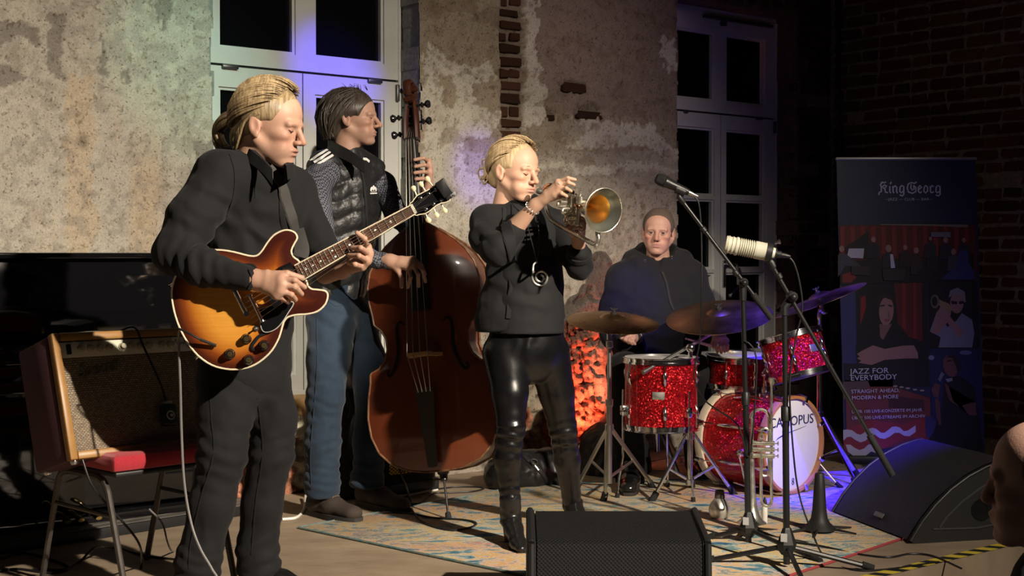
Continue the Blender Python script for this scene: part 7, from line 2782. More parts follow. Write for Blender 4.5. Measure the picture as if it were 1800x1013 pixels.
m.sweep([e - UP * 0.01, e + UP * 0.02, e + Vector((0.012, 0, 0.05)), cc + Vector((-0.37, 0, 0.93)) * 0.05], [0.013, 0.014, 0.012, 0.004], 10)
m.ball(e + Vector((0.008, 0, 0.035)), 0.018)
wing(m, e + Vector((0.015, 0, 0.02)), (1, -0.4, 0.2), 1.1)
m.build('tilter', M_CHROME, S)
tripod(S, sb, P(1447, 735, 6.98).z, [Vector((F(1512, 842).x, F(1512, 842).y, 0)), Vector((sb.x - 0.20, sb.y + 0.22, 0)), Vector((sb.x - 0.02, sb.y - 0.34, 0)) + Vector((0.16, 0.1, 0))], 0.12, M_CHROME, 0.0125)
# sticks
for (a, b, lab) in ((P(1108, 592, 6.93), P(1102, 570, 6.62), 'pale drumstick in the hand beside the bronze crash cymbal'), (P(1272, 615, 6.86), P(1201, 594, 6.74), 'pale drumstick held across below the ride cymbal')):
	T = thing('drumstick', lab, 'drumstick', a, 'drumsticks')
	d = (b - a).normalized()
	Ls = 0.30 if lab.startswith('pale drumstick held') else 0.33
	m = MB()
	m.lathe(a - d * 0.06, d, [(0.0, 0), (0.0055, 0.002), (0.0072, 0.012), (0.0072, Ls - 0.1), (0.0045, Ls - 0.015), (0.0040, Ls - 0.008)], 12)
	m.build('shaft', mat('hickory', (0.72, 0.58, 0.38), 0.5), T)
	m = MB()
	m.ball(a - d * 0.06 + d * Ls, (0.0058, 0.0058, 0.0058), 10, 6)
	m.build('tip', MATS['hickory'], T)
# ================================================================== things on the stage
# ---------------------------------------------------------------- rug
rl = F(525, 930)
e1 = Vector((0.675, 0.738, 0)).normalized()
e2 = Vector((e1.y, -e1.x, 0))
RL_, RW_ = 3.15, 1.98
M_RUG = bpy.data.materials.new('faded_rug_wool')
nt, N, L, B = nodes_of(M_RUG)
tc = N.new('ShaderNodeTexCoord')
mp = N.new('ShaderNodeMapping')
mp.inputs['Rotation'].default_value = (0, 0, -math.atan2(e1.y, e1.x) + 0.15)
mp.inputs['Scale'].default_value = (1.0, 2.0, 1)
L.new(tc.outputs['Object'], mp.inputs['Vector'])
def rug_noise(scale, detail, seed, src=None, dist=0.6):
	n = N.new('ShaderNodeTexNoise')
	n.noise_dimensions = '4D'
	n.inputs['W'].default_value = seed
	n.inputs['Scale'].default_value = scale
	n.inputs['Detail'].default_value = detail
	n.inputs['Roughness'].default_value = 0.7
	n.inputs['Distortion'].default_value = dist
	L.new(src or mp.outputs['Vector'], n.inputs['Vector'])
	return n
n1 = rug_noise(4.2, 12, 1.3, None, 1.2)
r1 = N.new('ShaderNodeValToRGB')
cr = r1.color_ramp
cr.elements[0].position = 0.30
cr.elements[0].color = (0.02, 0.05, 0.13, 1)
cr.elements[1].position = 0.72
cr.elements[1].color = (0.35, 0.06, 0.08, 1)
for p, c in ((0.37, (0.05, 0.17, 0.25, 1)), (0.42, (0.16, 0.34, 0.36, 1)), (0.46, (0.60, 0.57, 0.47, 1)), (0.50, (0.58, 0.42, 0.11, 1)), (0.535, (0.62, 0.58, 0.48, 1)), (0.57, (0.12, 0.24, 0.24, 1)), (0.61, (0.55, 0.50, 0.40, 1)), (0.66, (0.48, 0.16, 0.14, 1))):
	e = cr.elements.new(p)
	e.color = c
L.new(n1.outputs['Fac'], r1.inputs['Fac'])
n2 = rug_noise(1.1, 4, 5.2)
r2 = N.new('ShaderNodeValToRGB')
r2.color_ramp.elements[0].position = 0.40
r2.color_ramp.elements[0].color = (1, 1, 1, 1)
r2.color_ramp.elements[1].position = 0.62
r2.color_ramp.elements[1].color = (1.05, 0.55, 0.62, 1)
L.new(n2.outputs['Fac'], r2.inputs['Fac'])
mx = N.new('ShaderNodeMix')
mx.data_type = 'RGBA'
mx.blend_type = 'MULTIPLY'
mx.inputs['Factor'].default_value = 0.5
L.new(r1.outputs['Color'], mx.inputs['A'])
L.new(r2.outputs['Color'], mx.inputs['B'])
n3 = rug_noise(110, 4, 2.2, None, 0)
mx2 = N.new('ShaderNodeMix')
mx2.data_type = 'RGBA'
mx2.blend_type = 'OVERLAY'
mx2.inputs['Factor'].default_value = 0.75
L.new(mx.outputs['Result'], mx2.inputs['A'])
L.new(n3.outputs['Fac'], mx2.inputs['B'])
L.new(mx2.outputs['Result'], B.inputs['Base Color'])
B.inputs['Roughness'].default_value = 0.95
B.inputs['Specular IOR Level'].default_value = 0.15
bp = N.new('ShaderNodeBump')
bp.inputs['Strength'].default_value = 0.6
bp.inputs['Distance'].default_value = 0.004
L.new(n3.outputs['Fac'], bp.inputs['Height'])
L.new(bp.outputs['Normal'], B.inputs['Normal'])
T = thing('rug', 'large faded multicoloured rug under the musicians', 'rug', rl)
cen = rl + e1 * (RL_ / 2) + e2 * (RW_ / 2)
m = MB()
m.box(cen + UP * 0.0045, (RL_ - 0.012, RW_ - 0.012, 0.009), (e1, e2, UP), 0.004)
m.build('pile', M_RUG, T)
M_BIND = mat('red_rug_binding', (0.34, 0.05, 0.06), 0.9)
M_BIND2 = mat('teal_rug_binding', (0.06, 0.16, 0.19), 0.9, noise=(40, (0.3, 0.25, 0.14), 0.6))
for (a, b, mm) in ((rl, rl + e2 * RW_, M_BIND2), (rl + e2 * RW_, rl + e2 * RW_ + e1 * RL_, M_BIND), (rl + e1 * RL_, rl + e1 * RL_ + e2 * RW_, M_BIND2), (rl, rl + e1 * RL_, M_BIND2)):
	m = MB()
	m.sweep([a + UP * 0.0055, b + UP * 0.0055], 0.0055, 8)
	m.build('bound_edge', mm, T)
RUGZ = 0.010
# ---------------------------------------------------------------- microphone stands
def mic_stand(label, hub, zhub, feet, pole_top, boom_a, boom_b, pivot, weight=0.12, sticker=True):
	base = Vector((hub.x, hub.y, 0))
	S = thing('microphone_stand', label, 'mic stand', base, 'microphone stands')
	h = base + UP * zhub
	m = MB()
	m.lathe(h - UP * 0.035, UP, [(0.020, -0.02), (0.034, 0.0), (0.036, 0.02), (0.024, 0.055), (0.017, 0.075), (0.014, 0.08)], 6)
	m.build('hub', M_BLACKPLASTIC, S, smooth=0)
	if sticker:
		m = MB()
		m.box(h + Vector((-0.016, -0.026, 0.012)), (0.024, 0.002, 0.03), (Vector((0.85, -0.5, 0)), Vector((0.5, 0.85, 0.2)), UP))
		m.build('sticker', mat('white_paper', (0.6, 0.6, 0.6), 0.6), S, smooth=0)
	m = MB()
	m.cyl(base + UP * (zhub - 0.09), pole_top.lerp(h, 0.45), 0.0125, seg=12)
	m.build('lower_tube', M_BLACKMETAL, S)
	m = MB()
	m.cyl(h.lerp(pole_top, 0.5), pole_top, 0.0100, seg=12)
	m.build('upper_tube', M_BLACKMETAL, S)
	m = MB()
	c = h.lerp(pole_top, 0.55)
	m.lathe(c - UP * 0.03, UP, [(0.013, 0), (0.017, 0.004), (0.017, 0.05), (0.013, 0.056)], 14)
	m.build('clutch', M_BLACKPLASTIC, S)
	for f in feet:
		m = MB()
		d = (f - base)
		d.z = 0
		d.normalize()
		end = Vector((f.x, f.y, 0.012))
		m.sweep([h + d * 0.03 - UP * 0.03, end], 0.0095, 8)
		lg = m.build('leg', M_BLACKMETAL, S)
		m = MB()
		t = (end - h).normalized()
		m.cyl(end - t * 0.035, end + t * 0.008, 0.013, 0.0125, 12)
		m.build('rubber_foot', M_RUBBER, lg)
	m = MB()
	x = (boom_b - boom_a).normalized()
	side = x.cross(UP).normalized()
	m.lathe(pivot - side * 0.022, side, [(0.014, 0), (0.019, 0.004), (0.019, 0.04), (0.014, 0.044)], 16)
	m.sweep([pole_top - UP * 0.02, pole_top + UP * 0.01, pivot], [0.014, 0.015, 0.015], 10)
	m.ball(pivot + side * 0.030, 0.012)
	m.build('boom_pivot', M_BLACKPLASTIC, S)
	m = MB()
	kk = pivot - side * 0.028
	m.sweep([kk, kk + Vector((-0.045, 0, -0.05))], 0.0035, 6)
	m.ball(kk + Vector((-0.047, 0, -0.052)), 0.0075)
	m.build('wing_screw', M_BLACKPLASTIC, S)
	m = MB()
	m.cyl(boom_a, boom_b, 0.0078, seg=12)
	bo = m.build('boom', M_BLACKMETAL, S)
	m = MB()
	m.cyl(boom_b - x * weight, boom_b, 0.0125, seg=12)
	m.build('grip_end', M_RUBBER, bo)
	m = MB()
	m.lathe(boom_a - x * 0.004, x, [(0.008, 0), (0.0115, 0.004), (0.0115, 0.035), (0.009, 0.04)], 12)
	m.build('thread_collar', M_BLACKPLASTIC, bo)
	for q in (0.36, 0.60):
		m = MB()
		c = boom_a.lerp(pivot, q) if q < 0.5 else boom_a.lerp(pivot, 0.86)
		m.lathe(c, x, [(0.009, 0), (0.0125, 0.004), (0.0125, 0.02), (0.009, 0.024)], 12)
		m.build('cable_clip', M_BLACKPLASTIC, bo)
	return S
# stand 1 with the vocal microphone
Y1 = 5.42
piv = P(1306, 497, Y1)
mic_stand('tall black boom stand holding the slim black vocal microphone', P(1316, 930, Y1), 0.085, [F(1243, 951), F(1440, 992), Vector((P(1330, 930, Y1).x + 0.02, Y1 + 0.30, 0))], P(1306, 520, Y1), P(1193, 345, Y1), P(1356, 560, Y1), piv)
T = thing('vocal_microphone', 'slim black vocal microphone pointing left above the drummer', 'microphone', P(1195, 338, Y1))
a, b = P(1152, 312, Y1), P(1212, 339, Y1)
d = (b - a).normalized()
Lm = (b - a).length
m = MB()
m.lathe(a + d * 0.042, d, [(0.0225, 0), (0.0225, 0.006), (0.0205, 0.014), (0.0185, 0.03), (0.0150, 0.09), (0.0135, Lm - 0.05), (0.0125, Lm - 0.045)], 22)
m.build('handle', mat('mic_black', (0.012, 0.012, 0.012), 0.4), T)
m = MB()
m.lathe(a, d, [(0.0, 0.0), (0.012, 0.001), (0.020, 0.006), (0.0235, 0.018), (0.0240, 0.030), (0.0225, 0.044)], 22)
m.build('grille', mat('mic_mesh', (0.03, 0.03, 0.03), 0.4, metal=0.6, bump=(900, 1.0, 0.003)), T)
m = MB()
m.torus(a + d * 0.042, d, 0.0232, 0.0025, 24, 6)
m.build('grille_band', mat('dark_band', (0.06, 0.06, 0.06), 0.3, metal=0.7), T)
m = MB()
m.lathe(b - d * 0.012, d, [(0.0095, 0), (0.0095, 0.022), (0.0075, 0.028), (0.0065, 0.045), (0.0045, 0.05)], 14)
m.build('connector', M_STEEL, T)
m = MB()
c = P(1196, 335, Y1)
m.sweep([c - d * 0.02, c + d * 0.02], 0.0185, 12)
m.sweep([c - UP * 0.01, P(1192, 346, Y1)], 0.008, 8)
m.build('clip', M_BLACKPLASTIC, T)
# stand 2 with the broadcast microphone
Y2 = 4.98
piv = P(1392, 522, Y2)
mic_stand('black boom stand holding the pale ribbed microphone, long boom end slanting down right', P(1383, 965, Y2), 0.11, [F(1240, 992), F(1532, 1004), Vector((P(1384, 960, Y2).x + 0.0, Y2 - 0.32, 0)), ], P(1379, 545, Y2), P(1352, 458, Y2), P(1569, 836, Y2), piv, 0.17)
T = thing('ribbed_microphone', 'thick pale beige ribbed microphone in front of the second window', 'microphone', P(1330, 440, Y2))
a, b = P(1274, 429, Y2 + 0.02), P(1362, 446, Y2)
d = (b - a).normalized()
Lm = (b - a).length
pr = [(0.0, 0.0), (0.026, 0.0005), (0.0315, 0.003), (0.0325, 0.010), (0.0335, 0.012), (0.0335, 0.015), (0.0310, 0.017), (0.0310, 0.024), (0.0335, 0.026), (0.0335, 0.029), (0.0312, 0.031), (0.0312, 0.038), (0.0345, 0.040), (0.0345, 0.046), (0.0330, 0.047)]
z = 0.050
while z < 0.108:
	pr += [(0.0330, z), (0.0285, z + 0.0012), (0.0285, z + 0.0040), (0.0330, z + 0.0052)]
	z += 0.0078
pr += [(0.0330, 0.112), (0.0318, 0.113), (0.0330, 0.115), (0.0325, 0.150), (0.0330, 0.152), (0.0300, 0.165), (0.0220, 0.172), (0.020, Lm)]
m = MB()
m.lathe(a, d, pr, 36)
m.build('body', mat('beige_mic_enamel', (0.55, 0.53, 0.42), 0.4), T, smooth=25)
m = MB()
m.lathe(b - d * 0.008, d, [(0.020, 0), (0.020, 0.014), (0.013, 0.016), (0.013, 0.03), (0.0095, 0.032), (0.0085, 0.05), (0.006, 0.062), (0.004, 0.066)], 16)
m.build('connector', M_BLACKPLASTIC, T)
m = MB()
c = b - d * 0.02
m.lathe(c - d * 0.014, d, [(0.031, 0), (0.035, 0.002), (0.035, 0.022), (0.031, 0.024)], 24)
m.sweep([c - UP * 0.03, P(1356, 462, Y2), P(1360, 470, Y2)], [0.012, 0.012, 0.011], 10)
m.build('yoke', M_BLACKPLASTIC, T)
m = MB()
m.lathe(c + UP * 0.034 + Vector((0.018, -0.01, 0)), (0.9, -0.3, 0.3), [(0.004, 0), (0.005, 0.012), (0.008, 0.014), (0.009, 0.02), (0, 0.022)], 12)
m.build('yoke_screw', M_STEEL, T)
# ---------------------------------------------------------------- cables
def cable(label, pts, r=0.0038, material=None, cat='cable'):
	pts = [Vector(p) for p in pts]
	o = MB().sweep(catmull(pts, 8), r, 8).build('cable', material or M_CABLE, None, pts[-1])
	tag(o, label, cat)
	return o
FZ = lambda x, y, r=0.0045: F(x, y) + UP * (r + (RUGZ if True else 0))
FF = lambda x, y, r=0.0045: F(x, y) + UP * r
M_CABLE_G = mat('grey_cable', (0.16, 0.155, 0.15), 0.4)
cable('cable hanging from the slim vocal microphone down its stand', [P(1220, 344, Y1), P(1229, 362, Y1), P(1233, 420, Y1), P(1233, 520, Y1), P(1230, 600, Y1 + .1), P(1222, 640, Y1 + .2), P(1222, 670, Y1 + .2), P(1240, 705, Y1 + .1), P(1290, 740, Y1 + 0.02), P(1302, 760, Y1 - 0.02), P(1318, 800, Y1 - 0.02), P(1330, 660, Y1 - 0.025), P(1327, 620, Y1 - 0.025), P(1318, 605, Y1 - 0.02), P(1310, 600, Y1 - 0.016)], 0.0032)
cable('cable looping from the pale ribbed microphone down to the floor', [P(1384, 450, Y2), P(1396, 464, Y2), P(1406, 500, Y2), P(1410, 545, Y2), P(1398, 600, Y2), P(1388, 680, Y2 - .016), P(1395, 800, Y2 - .02), P(1405, 870, Y2 - .02), P(1425, 930, Y2 - 0.05), FF(1452, 985), FF(1500, 1004), FF(1560, 1003), FF(1650, 990)], 0.0034)
cable('thin black cable snaking from the stand feet across the dark floor at the lower right', [FZ(1399, 960), FZ(1450, 968), FF(1500, 975), FF(1560, 982), FF(1600, 976), FF(1640, 980), FF(1690, 1002)], 0.004)
cable('guitar cable hanging beside the amplifier and down the black trouser leg', [P(316, 579, 4.19), P(314, 596, 4.24), P(317, 680, 4.24), P(319, 760, 4.24), P(324, 850, 4.22), P(336, 920, 4.20), P(352, 965, 4.18), P(372, 1000, 4.17), P(384, 1030, 4.16), Vector((-0.90, 4.10, 0.005)), Vector((-0.7, 3.9, 0.005))], 0.0042, M_CABLE_G)
cable('cable looping on the rug in front of the double bass', [P(690, 800, 6.1), P(712, 850, 6.05), FF(722, 885), FZ(726, 905), FZ(745, 925), FZ(790, 938), FZ(825, 934), FZ(837, 926), FZ(815, 920), FZ(760, 916), FZ(715, 908), FF(660, 906), FF(600, 912)], 0.0042)
cable('cable coiled on the bare floor behind the double bass', [FF(766, 862), FF(800, 858), FF(840, 858), FF(850, 861), FF(830, 866), FF(790, 868), FF(760, 870), FF(740, 885), FF(724, 888)], 0.004)
cable('white mains cable by the wall behind the brown boot', [FF(496, 915), FF(520, 912), FF(533, 900), P(536, 886, 6.25), P(537, 872, 6.4)], 0.006, mat('white_cable', (0.75, 0.74, 0.66), 0.4))
cable('black cable hanging over the front of the amplifier to the floor', [P(128, 770, 4.52), P(142, 800, 4.50), P(160, 850, 4.50), P(190, 890, 4.55), P(222, 925, 4.6), P(246, 960, 4.65), FF(248, 1000), FF(238, 1040)], 0.004)
cable('black cable lying in a long arc in front of the piano pedals', [FF(60, 1002), FF(110, 1004), FF(140, 990), P(165, 965, 4.95), FF(200, 965), FF(250, 978), FF(300, 985), FF(345, 988)], 0.0045)
cable('thin cable across the grey planks under the piano', [F(5, 940, .05), F(60, 925, .05), F(120, 910, .05), F(190, 900, .05), F(260, 885, .05), F(312, 880, .05)], 0.004)
cable('grey lead trailing from the chair leg to the guitarist', [P(262, 895, 4.9), P(285, 920, 4.9), P(295, 955, 4.9), FF(305, 972), FF(330, 968), FF(400, 965), FF(430, 955)], 0.0035, M_CABLE_G)
cable('tangled black lead beside the amplifier chair', [FF(0, 985), FF(40, 975), FF(85, 985), FF(120, 1000), FF(90, 1010), FF(30, 1003), FF(-20, 1010)], 0.005)
# ---------------------------------------------------------------- small things around the stands
T = thing('cup_mute', 'silver metal cup mute standing on the rug by the black floor monitor', 'mute', F(1265, 917) + UP * RUGZ)
c = F(1265, 915) + UP * RUGZ
m = MB()
m.lathe(c, UP, [(0.0, 0.0), (0.034, 0.001), (0.043, 0.008), (0.047, 0.022), (0.0475, 0.040), (0.044, 0.055), (0.032, 0.074), (0.021, 0.088)], 28)
m.build('body', mat('spun_aluminium', (0.72, 0.70, 0.64), 0.4, metal=0.75, noise=(12, (0.55, 0.52, 0.46), 0.5)), T)
m = MB()
m.lathe(c + UP * 0.086, UP, [(0.020, 0), (0.0225, 0.002), (0.0195, 0.034), (0.0165, 0.036), (0.015, 0.030)], 22)
m.build('cork_collar', mat('dark_cork', (0.09, 0.07, 0.055), 0.9), T)
T = thing('horn_stand', 'black cone shaped horn stand with thin legs beside the bass drum', 'stand', F(1440, 940) + UP * RUGZ)
c = F(1440, 938) + UP * RUGZ
m = MB()
m.lathe(c, UP, [(0.066, 0.006), (0.068, 0.010), (0.060, 0.020), (0.045, 0.034), (0.034, 0.055), (0.029, 0.090), (0.024, 0.170), (0.019, 0.235), (0.0165, 0.240), (0.014, 0.238)], 30)
m.build('cone', mat('matt_black_plastic', (0.013, 0.013, 0.014), 0.55), T)
for ang in (200, 250, 330, 20, 120):
	m = MB()
	d = Vector((math.cos(math.radians(ang)), math.sin(math.radians(ang)), 0))
	m.sweep([c + d * 0.05 + UP * 0.014, c + d * 0.155 + UP * 0.004], [0.006, 0.0035], 6)
	m.build('leg', MATS['matt_black_plastic'], T)
T = thing('oil_bottle', 'small white valve oil bottle with a black cap behind the stand', 'bottle', F(1344, 926) + UP * RUGZ)
c = F(1344, 925) + UP * RUGZ
m = MB()
m.lathe(c, UP, [(0.0, 0), (0.0115, 0.001), (0.0125, 0.004), (0.0125, 0.070), (0.008, 0.078), (0.008, 0.082)], 18)
m.build('bottle_body', mat('white_bottle', (0.72, 0.70, 0.66), 0.4), T)
m = MB()
m.lathe(c + UP * 0.080, UP, [(0.0095, 0), (0.0095, 0.012), (0.0045, 0.028), (0.003, 0.034), (0, 0.035)], 14)
m.build('cap', M_BLACKPLASTIC, T)
# ---------------------------------------------------------------- floor monitors
def grille_mat(name, scale, ax_rot, c1=(0.020, 0.020, 0.021), c2=(0.002, 0.002, 0.002), stretch=(1, 1, 1), thr=0.34):
	m = bpy.data.materials.new(name)
	nt, N, L, B = nodes_of(m)
	tc = N.new('ShaderNodeTexCoord')
	mp = N.new('ShaderNodeMapping')
	mp.inputs['Scale'].default_value = stretch
	mp.inputs['Rotation'].default_value = ax_rot
	L.new(tc.outputs['UV'], mp.inputs['Vector'])
	vo = N.new('ShaderNodeTexVoronoi')
	vo.voronoi_dimensions = '2D'
	vo.inputs['Scale'].default_value = scale
	vo.inputs['Randomness'].default_value = 0.0
	L.new(mp.outputs['Vector'], vo.inputs['Vector'])
	st = N.new('ShaderNodeMapRange')
	st.inputs['From Min'].default_value = thr - 0.06
	st.inputs['From Max'].default_value = thr + 0.06
	L.new(vo.outputs['Distance'], st.inputs['Value'])
	mx = N.new('ShaderNodeMix')
	mx.data_type = 'RGBA'
	L.new(st.outputs['Result'], mx.inputs['Factor'])
	mx.inputs['A'].default_value = (*c2, 1)
	mx.inputs['B'].default_value = (*c1, 1)
	L.new(mx.outputs['Result'], B.inputs['Base Color'])
	b = N.new('ShaderNodeBump')
	b.inputs['Strength'].default_value = 0.9
	b.inputs['Distance'].default_value = 0.004
	L.new(st.outputs['Result'], b.inputs['Height'])
	L.new(b.outputs['Normal'], B.inputs['Normal'])
	B.inputs['Roughness'].default_value = 0.6
	B.inputs['Specular IOR Level'].default_value = 0.25
	MATS[name] = m
	return m
def uv_strip(name, rows, material, parent, width):
	me = bpy.data.meshes.new(name)
	vs, fs, uvs = [], [], []
	for (a, b, v_) in rows:
		vs += [tuple(a), tuple(b)]
	for i in range(len(rows) - 1):
		fs.append((2 * i, 2 * i + 1, 2 * i + 3, 2 * i + 2))
	me.from_pydata(vs, [], fs)
	uv = me.uv_layers.new(name='UVMap')
	for p in me.polygons:
		for li in p.loop_indices:
			vi = me.loops[li].vertex_index
			uv.data[li].uv = (width * (vi % 2), rows[vi // 2][2])
	me.materials.append(material)
	for p in me.polygons:
		p.use_smooth = True
	me.set_sharp_from_angle(angle=math.radians(25))
	return link(name, me, parent)
M_CAB = mat('black_cabinet_paint', (0.014, 0.014, 0.015), 0.6, bump=(300, 0.5, 0.003))
M_PERF = grille_mat('perforated_steel', 112, (0, 0, 0.785), (0.016, 0.016, 0.017), (0.002, 0.002, 0.002), (1, 1, 1), 0.36)
def wedge_front():
	xl, xr_ = P(931, 897, 4.52), P(1246, 897, 4.52)
	y0 = 4.13
	T = thing('floor_monitor', 'black wedge floor monitor with perforated grille at the front centre of the stage', 'loudspeaker', Vector(((xl.x + xr_.x) / 2, 4.4, 0)))
	X0, X1 = P(927, 960, 4.2).x, P(1250, 960, 4.2).x
	zr, zt = P(1090, 955, 4.2).z, P(1090, 897, 4.50).z
	prof = [(4.16, 0.0), (4.19, zr), (4.20, zr + 0.006), (4.485, zt - 0.004), (4.50, zt), (4.60, zt - 0.02), (4.66, 0.0)]
	for s, X in ((-1, X0), (1, X1)):
		m = MB()
		w_ = 0.026
		m.prism([Vector((X - s * w_ + s * 0.0, y, z)) for y, z in prof], (s * w_, 0, 0))
		m.build('side_panel', M_CAB, T, smooth=0)
		m = MB()
		for (q0, q1) in zip(prof[:4], prof[1:5]):
			m.sweep([Vector((X - s * 0.012, q0[0], q0[1])), Vector((X - s * 0.012, q1[0], q1[1]))], 0.011, 8)
		m.build('side_rail', M_BLACKPLASTIC, T)
	m = MB()
	inner = [(y + 0.012, z - 0.012 if z > 0.02 else z) for y, z in prof]
	m.prism([Vector((X0 + 0.02, y, max(z, 0.0))) for y, z in inner], (X1 - X0 - 0.04, 0, 0))
	m.build('cabinet', M_CAB, T, smooth=0)
	rows = []
	v = 0
	pts = [(4.162, 0.015), (4.19, zr), (4.205, zr + 0.008), (4.485, zt)]
	for i, (y, z) in enumerate(pts):
		if i:
			v += math.hypot(y - pts[i - 1][0], z - pts[i - 1][1])
		rows.append((Vector((X0 + 0.03, y - 0.002, z)), Vector((X1 - 0.03, y - 0.002, z)), v))
	uv_strip('grille', rows, M_PERF, T, X1 - X0 - 0.06)
	return T
wedge_front()
def wedge_right():
	A, Bq = F(1463, 904), F(1600, 957)
	wd = (Bq - A)
	Wd = wd.length
	wd.normalize()
	dp = Vector((-wd.y, wd.x, 0))
	if dp.x < 0:
		dp = -dp
	T = thing('floor_monitor', 'black curved floor monitor lit blue in front of the banner', 'loudspeaker', (A + Bq) / 2)
	top = [(0.0, 0.012), (0.05, 0.085), (0.11, 0.152), (0.18, 0.212), (0.26, 0.262), (0.34, 0.297), (0.42, 0.318), (0.45, 0.320), (0.60, 0.275), (0.64, 0.20), (0.64, 0.0)]
	pp = lambda o, t, z: o + dp * t + UP * z
	m = MB()
	inn = [(t + 0.012 if t < 0.4 else t, max(z - 0.014, 0.0)) for t, z in top] + [(0.03, 0.0)]
	m.prism([pp(A + wd * 0.02, t, z) for t, z in inn], wd * (Wd - 0.04))
	m.build('cabinet', M_CAB, T, smooth=20)
	for o in (A, Bq - wd * 0.022):
		m = MB()
		m.prism([pp(o, t, z) for t, z in top] + [pp(o, 0.02, 0.0)], wd * 0.022)
		sp_ = m.build('side_panel', M_CAB, T, smooth=0)
	m = MB()
	m.sweep([pp(Bq + wd * 0.002, t, z) for t, z in top[:8]], 0.006, 8)
	m.build('side_rail', M_BLACKPLASTIC, T)
	m = MB()
	m.sweep([pp(A, t, z) for t, z in top[:8]], 0.006, 8)
	m.build('side_rail', M_BLACKPLASTIC, T)
	rows = []
	v = 0
	fine = []
	for i in range(7):
		for k in range(3):
			f = k / 3
			fine.append((top[i][0] + (top[i + 1][0] - top[i][0]) * f, top[i][1] + (top[i + 1][1] - top[i][1]) * f))
	fine.append(top[7])
	for i, (t, z) in enumerate(fine):
		if i:
			v += math.hypot(t - fine[i - 1][0], z - fine[i - 1][1])
		rows.append((pp(A + wd * 0.024, t - 0.002, z + 0.003), pp(Bq - wd * 0.024, t - 0.002, z + 0.003), v))
	M_SLOT = grille_mat('slotted_grille', 100, (0, 0, 0), (0.040, 0.040, 0.042), (0.003, 0.003, 0.003), (1, 0.004, 1), 0.30)
	uv_strip('grille', rows, M_SLOT, T, Wd - 0.048)
	m = MB()
	c = pp(A + wd * (Wd * 0.56), 0.028, 0.060)
	nrm = Vector(dp * -0.8 + UP * 0.58).normalized()
	m.box(c + nrm * 0.006, (0.07, 0.022, 0.004), (wd, nrm.cross(wd), nrm), 0.001)
	m.build('badge', mat('badge_grey', (0.12, 0.12, 0.12), 0.4), T)
	# side: recessed line and handle cup
	o = Bq + wd * 0.001
	m = MB()
	m.sweep([pp(o, 0.13, 0.06), pp(o, 0.16, 0.10), pp(o, 0.23, 0.16), pp(o, 0.32, 0.215), pp(o, 0.43, 0.255), pp(o, 0.56, 0.262)], 0.0045, 6)
	m.build('side_rib', mat('grey_rib', (0.05, 0.05, 0.05), 0.5), T)
	m = MB()
	m.sweep([pp(o, 0.10, 0.055), pp(o, 0.30, 0.05), pp(o, 0.38, 0.06), pp(o, 0.46, 0.10)], 0.0045, 6)
	m.build('side_rib', MATS['grey_rib'], T)
	m = MB()
	c = pp(o, 0.32, 0.125)
	m.lathe(c, wd, [(0.0, -0.010), (0.022, -0.010), (0.026, 0.002), (0.045, 0.003), (0.048, 0.0)], 26)
	m.build('socket', mat('socket_black', (0.006, 0.006, 0.006), 0.4), T)
	return T
wedge_right()
# ---------------------------------------------------------------- chair and guitar amplifier
CHf = Vector((0.72, -0.69, 0)).normalized()
CHl = Vector((-CHf.y, CHf.x, 0))
A = Vector((-1.674, 4.84, 0))
def banquet_chair():
	l = CHl * 0.42
	B_ = A + CHf * 0.58
	Cc, D_ = A + l, B_ + l
	T = thing('banquet_chair', 'brown metal stacking chair with a red seat carrying the amplifier', 'chair', (A + D_) / 2)
	M_FR = mat('brown_chair_metal', (0.085, 0.075, 0.068), 0.4, metal=0.5, noise=(40, (0.16, 0.14, 0.12), 0.4))
	M_RED = mat('red_velour', (0.36, 0.012, 0.028), 0.9, sheen=0.4, noise=(160, (0.55, 0.06, 0.05), 0.25))
	for (p, q) in ((A, B_), (Cc, D_)):
		for (foot, other) in ((p, q), (q, p)):
			d = (other - foot).normalized()
			m = MB()
			pts = [foot + UP * 0.0, foot + d * 0.10 + UP * 0.30, foot + d * 0.13 + UP * 0.375, foot + d * 0.175 + UP * 0.405, foot + d * 0.295 + UP * 0.41]
			m.sweep(catmull(pts, 5), 0.0125, 8, flat=(CHl, 0.85))
			m.build('leg', M_FR, T)
		m = MB()
		m.sweep([p + (q - p) * 0.155 + UP * 0.285, q + (p - q) * 0.155 + UP * 0.285], 0.008, 8)
		m.build('stretcher', M_FR, T)
	sc_ = (A + D_) / 2
	m = MB()
	m.box(sc_ + UP * 0.425, (0.44, 0.42, 0.016), (CHf, CHl, UP), 0.004)
	m.build('seat_pan', M_BLACKPLASTIC, T)
	m = MB()
	m.box(sc_ + UP * 0.462, (0.46, 0.45, 0.06), (CHf, CHl, UP), 0.022)
	m.build('seat', M_RED, T)
	bk = sc_ - CHf * 0.31
	m = MB()
	pts = [bk - CHl * 0.20 + UP * 0.42 + CHf * 0.1, bk - CHl * 0.20 + UP * 0.68, bk - CHl * 0.17 + UP * 0.80, bk - CHl * 0.08 + UP * 0.855, bk + CHl * 0.08 + UP * 0.855, bk + CHl * 0.17 + UP * 0.80, bk + CHl * 0.20 + UP * 0.68, bk + CHl * 0.20 + UP * 0.42 + CHf * 0.1]
	m.sweep(catmull(pts, 5), 0.0125, 8)
	m.build('back_frame', M_STEEL, T)
	m = MB()
	m.box(bk + UP * 0.70, (0.03, 0.36, 0.24), (CHf, CHl, UP), 0.014)
	m.build('backrest', M_RED, T)
	return T
banquet_chair()
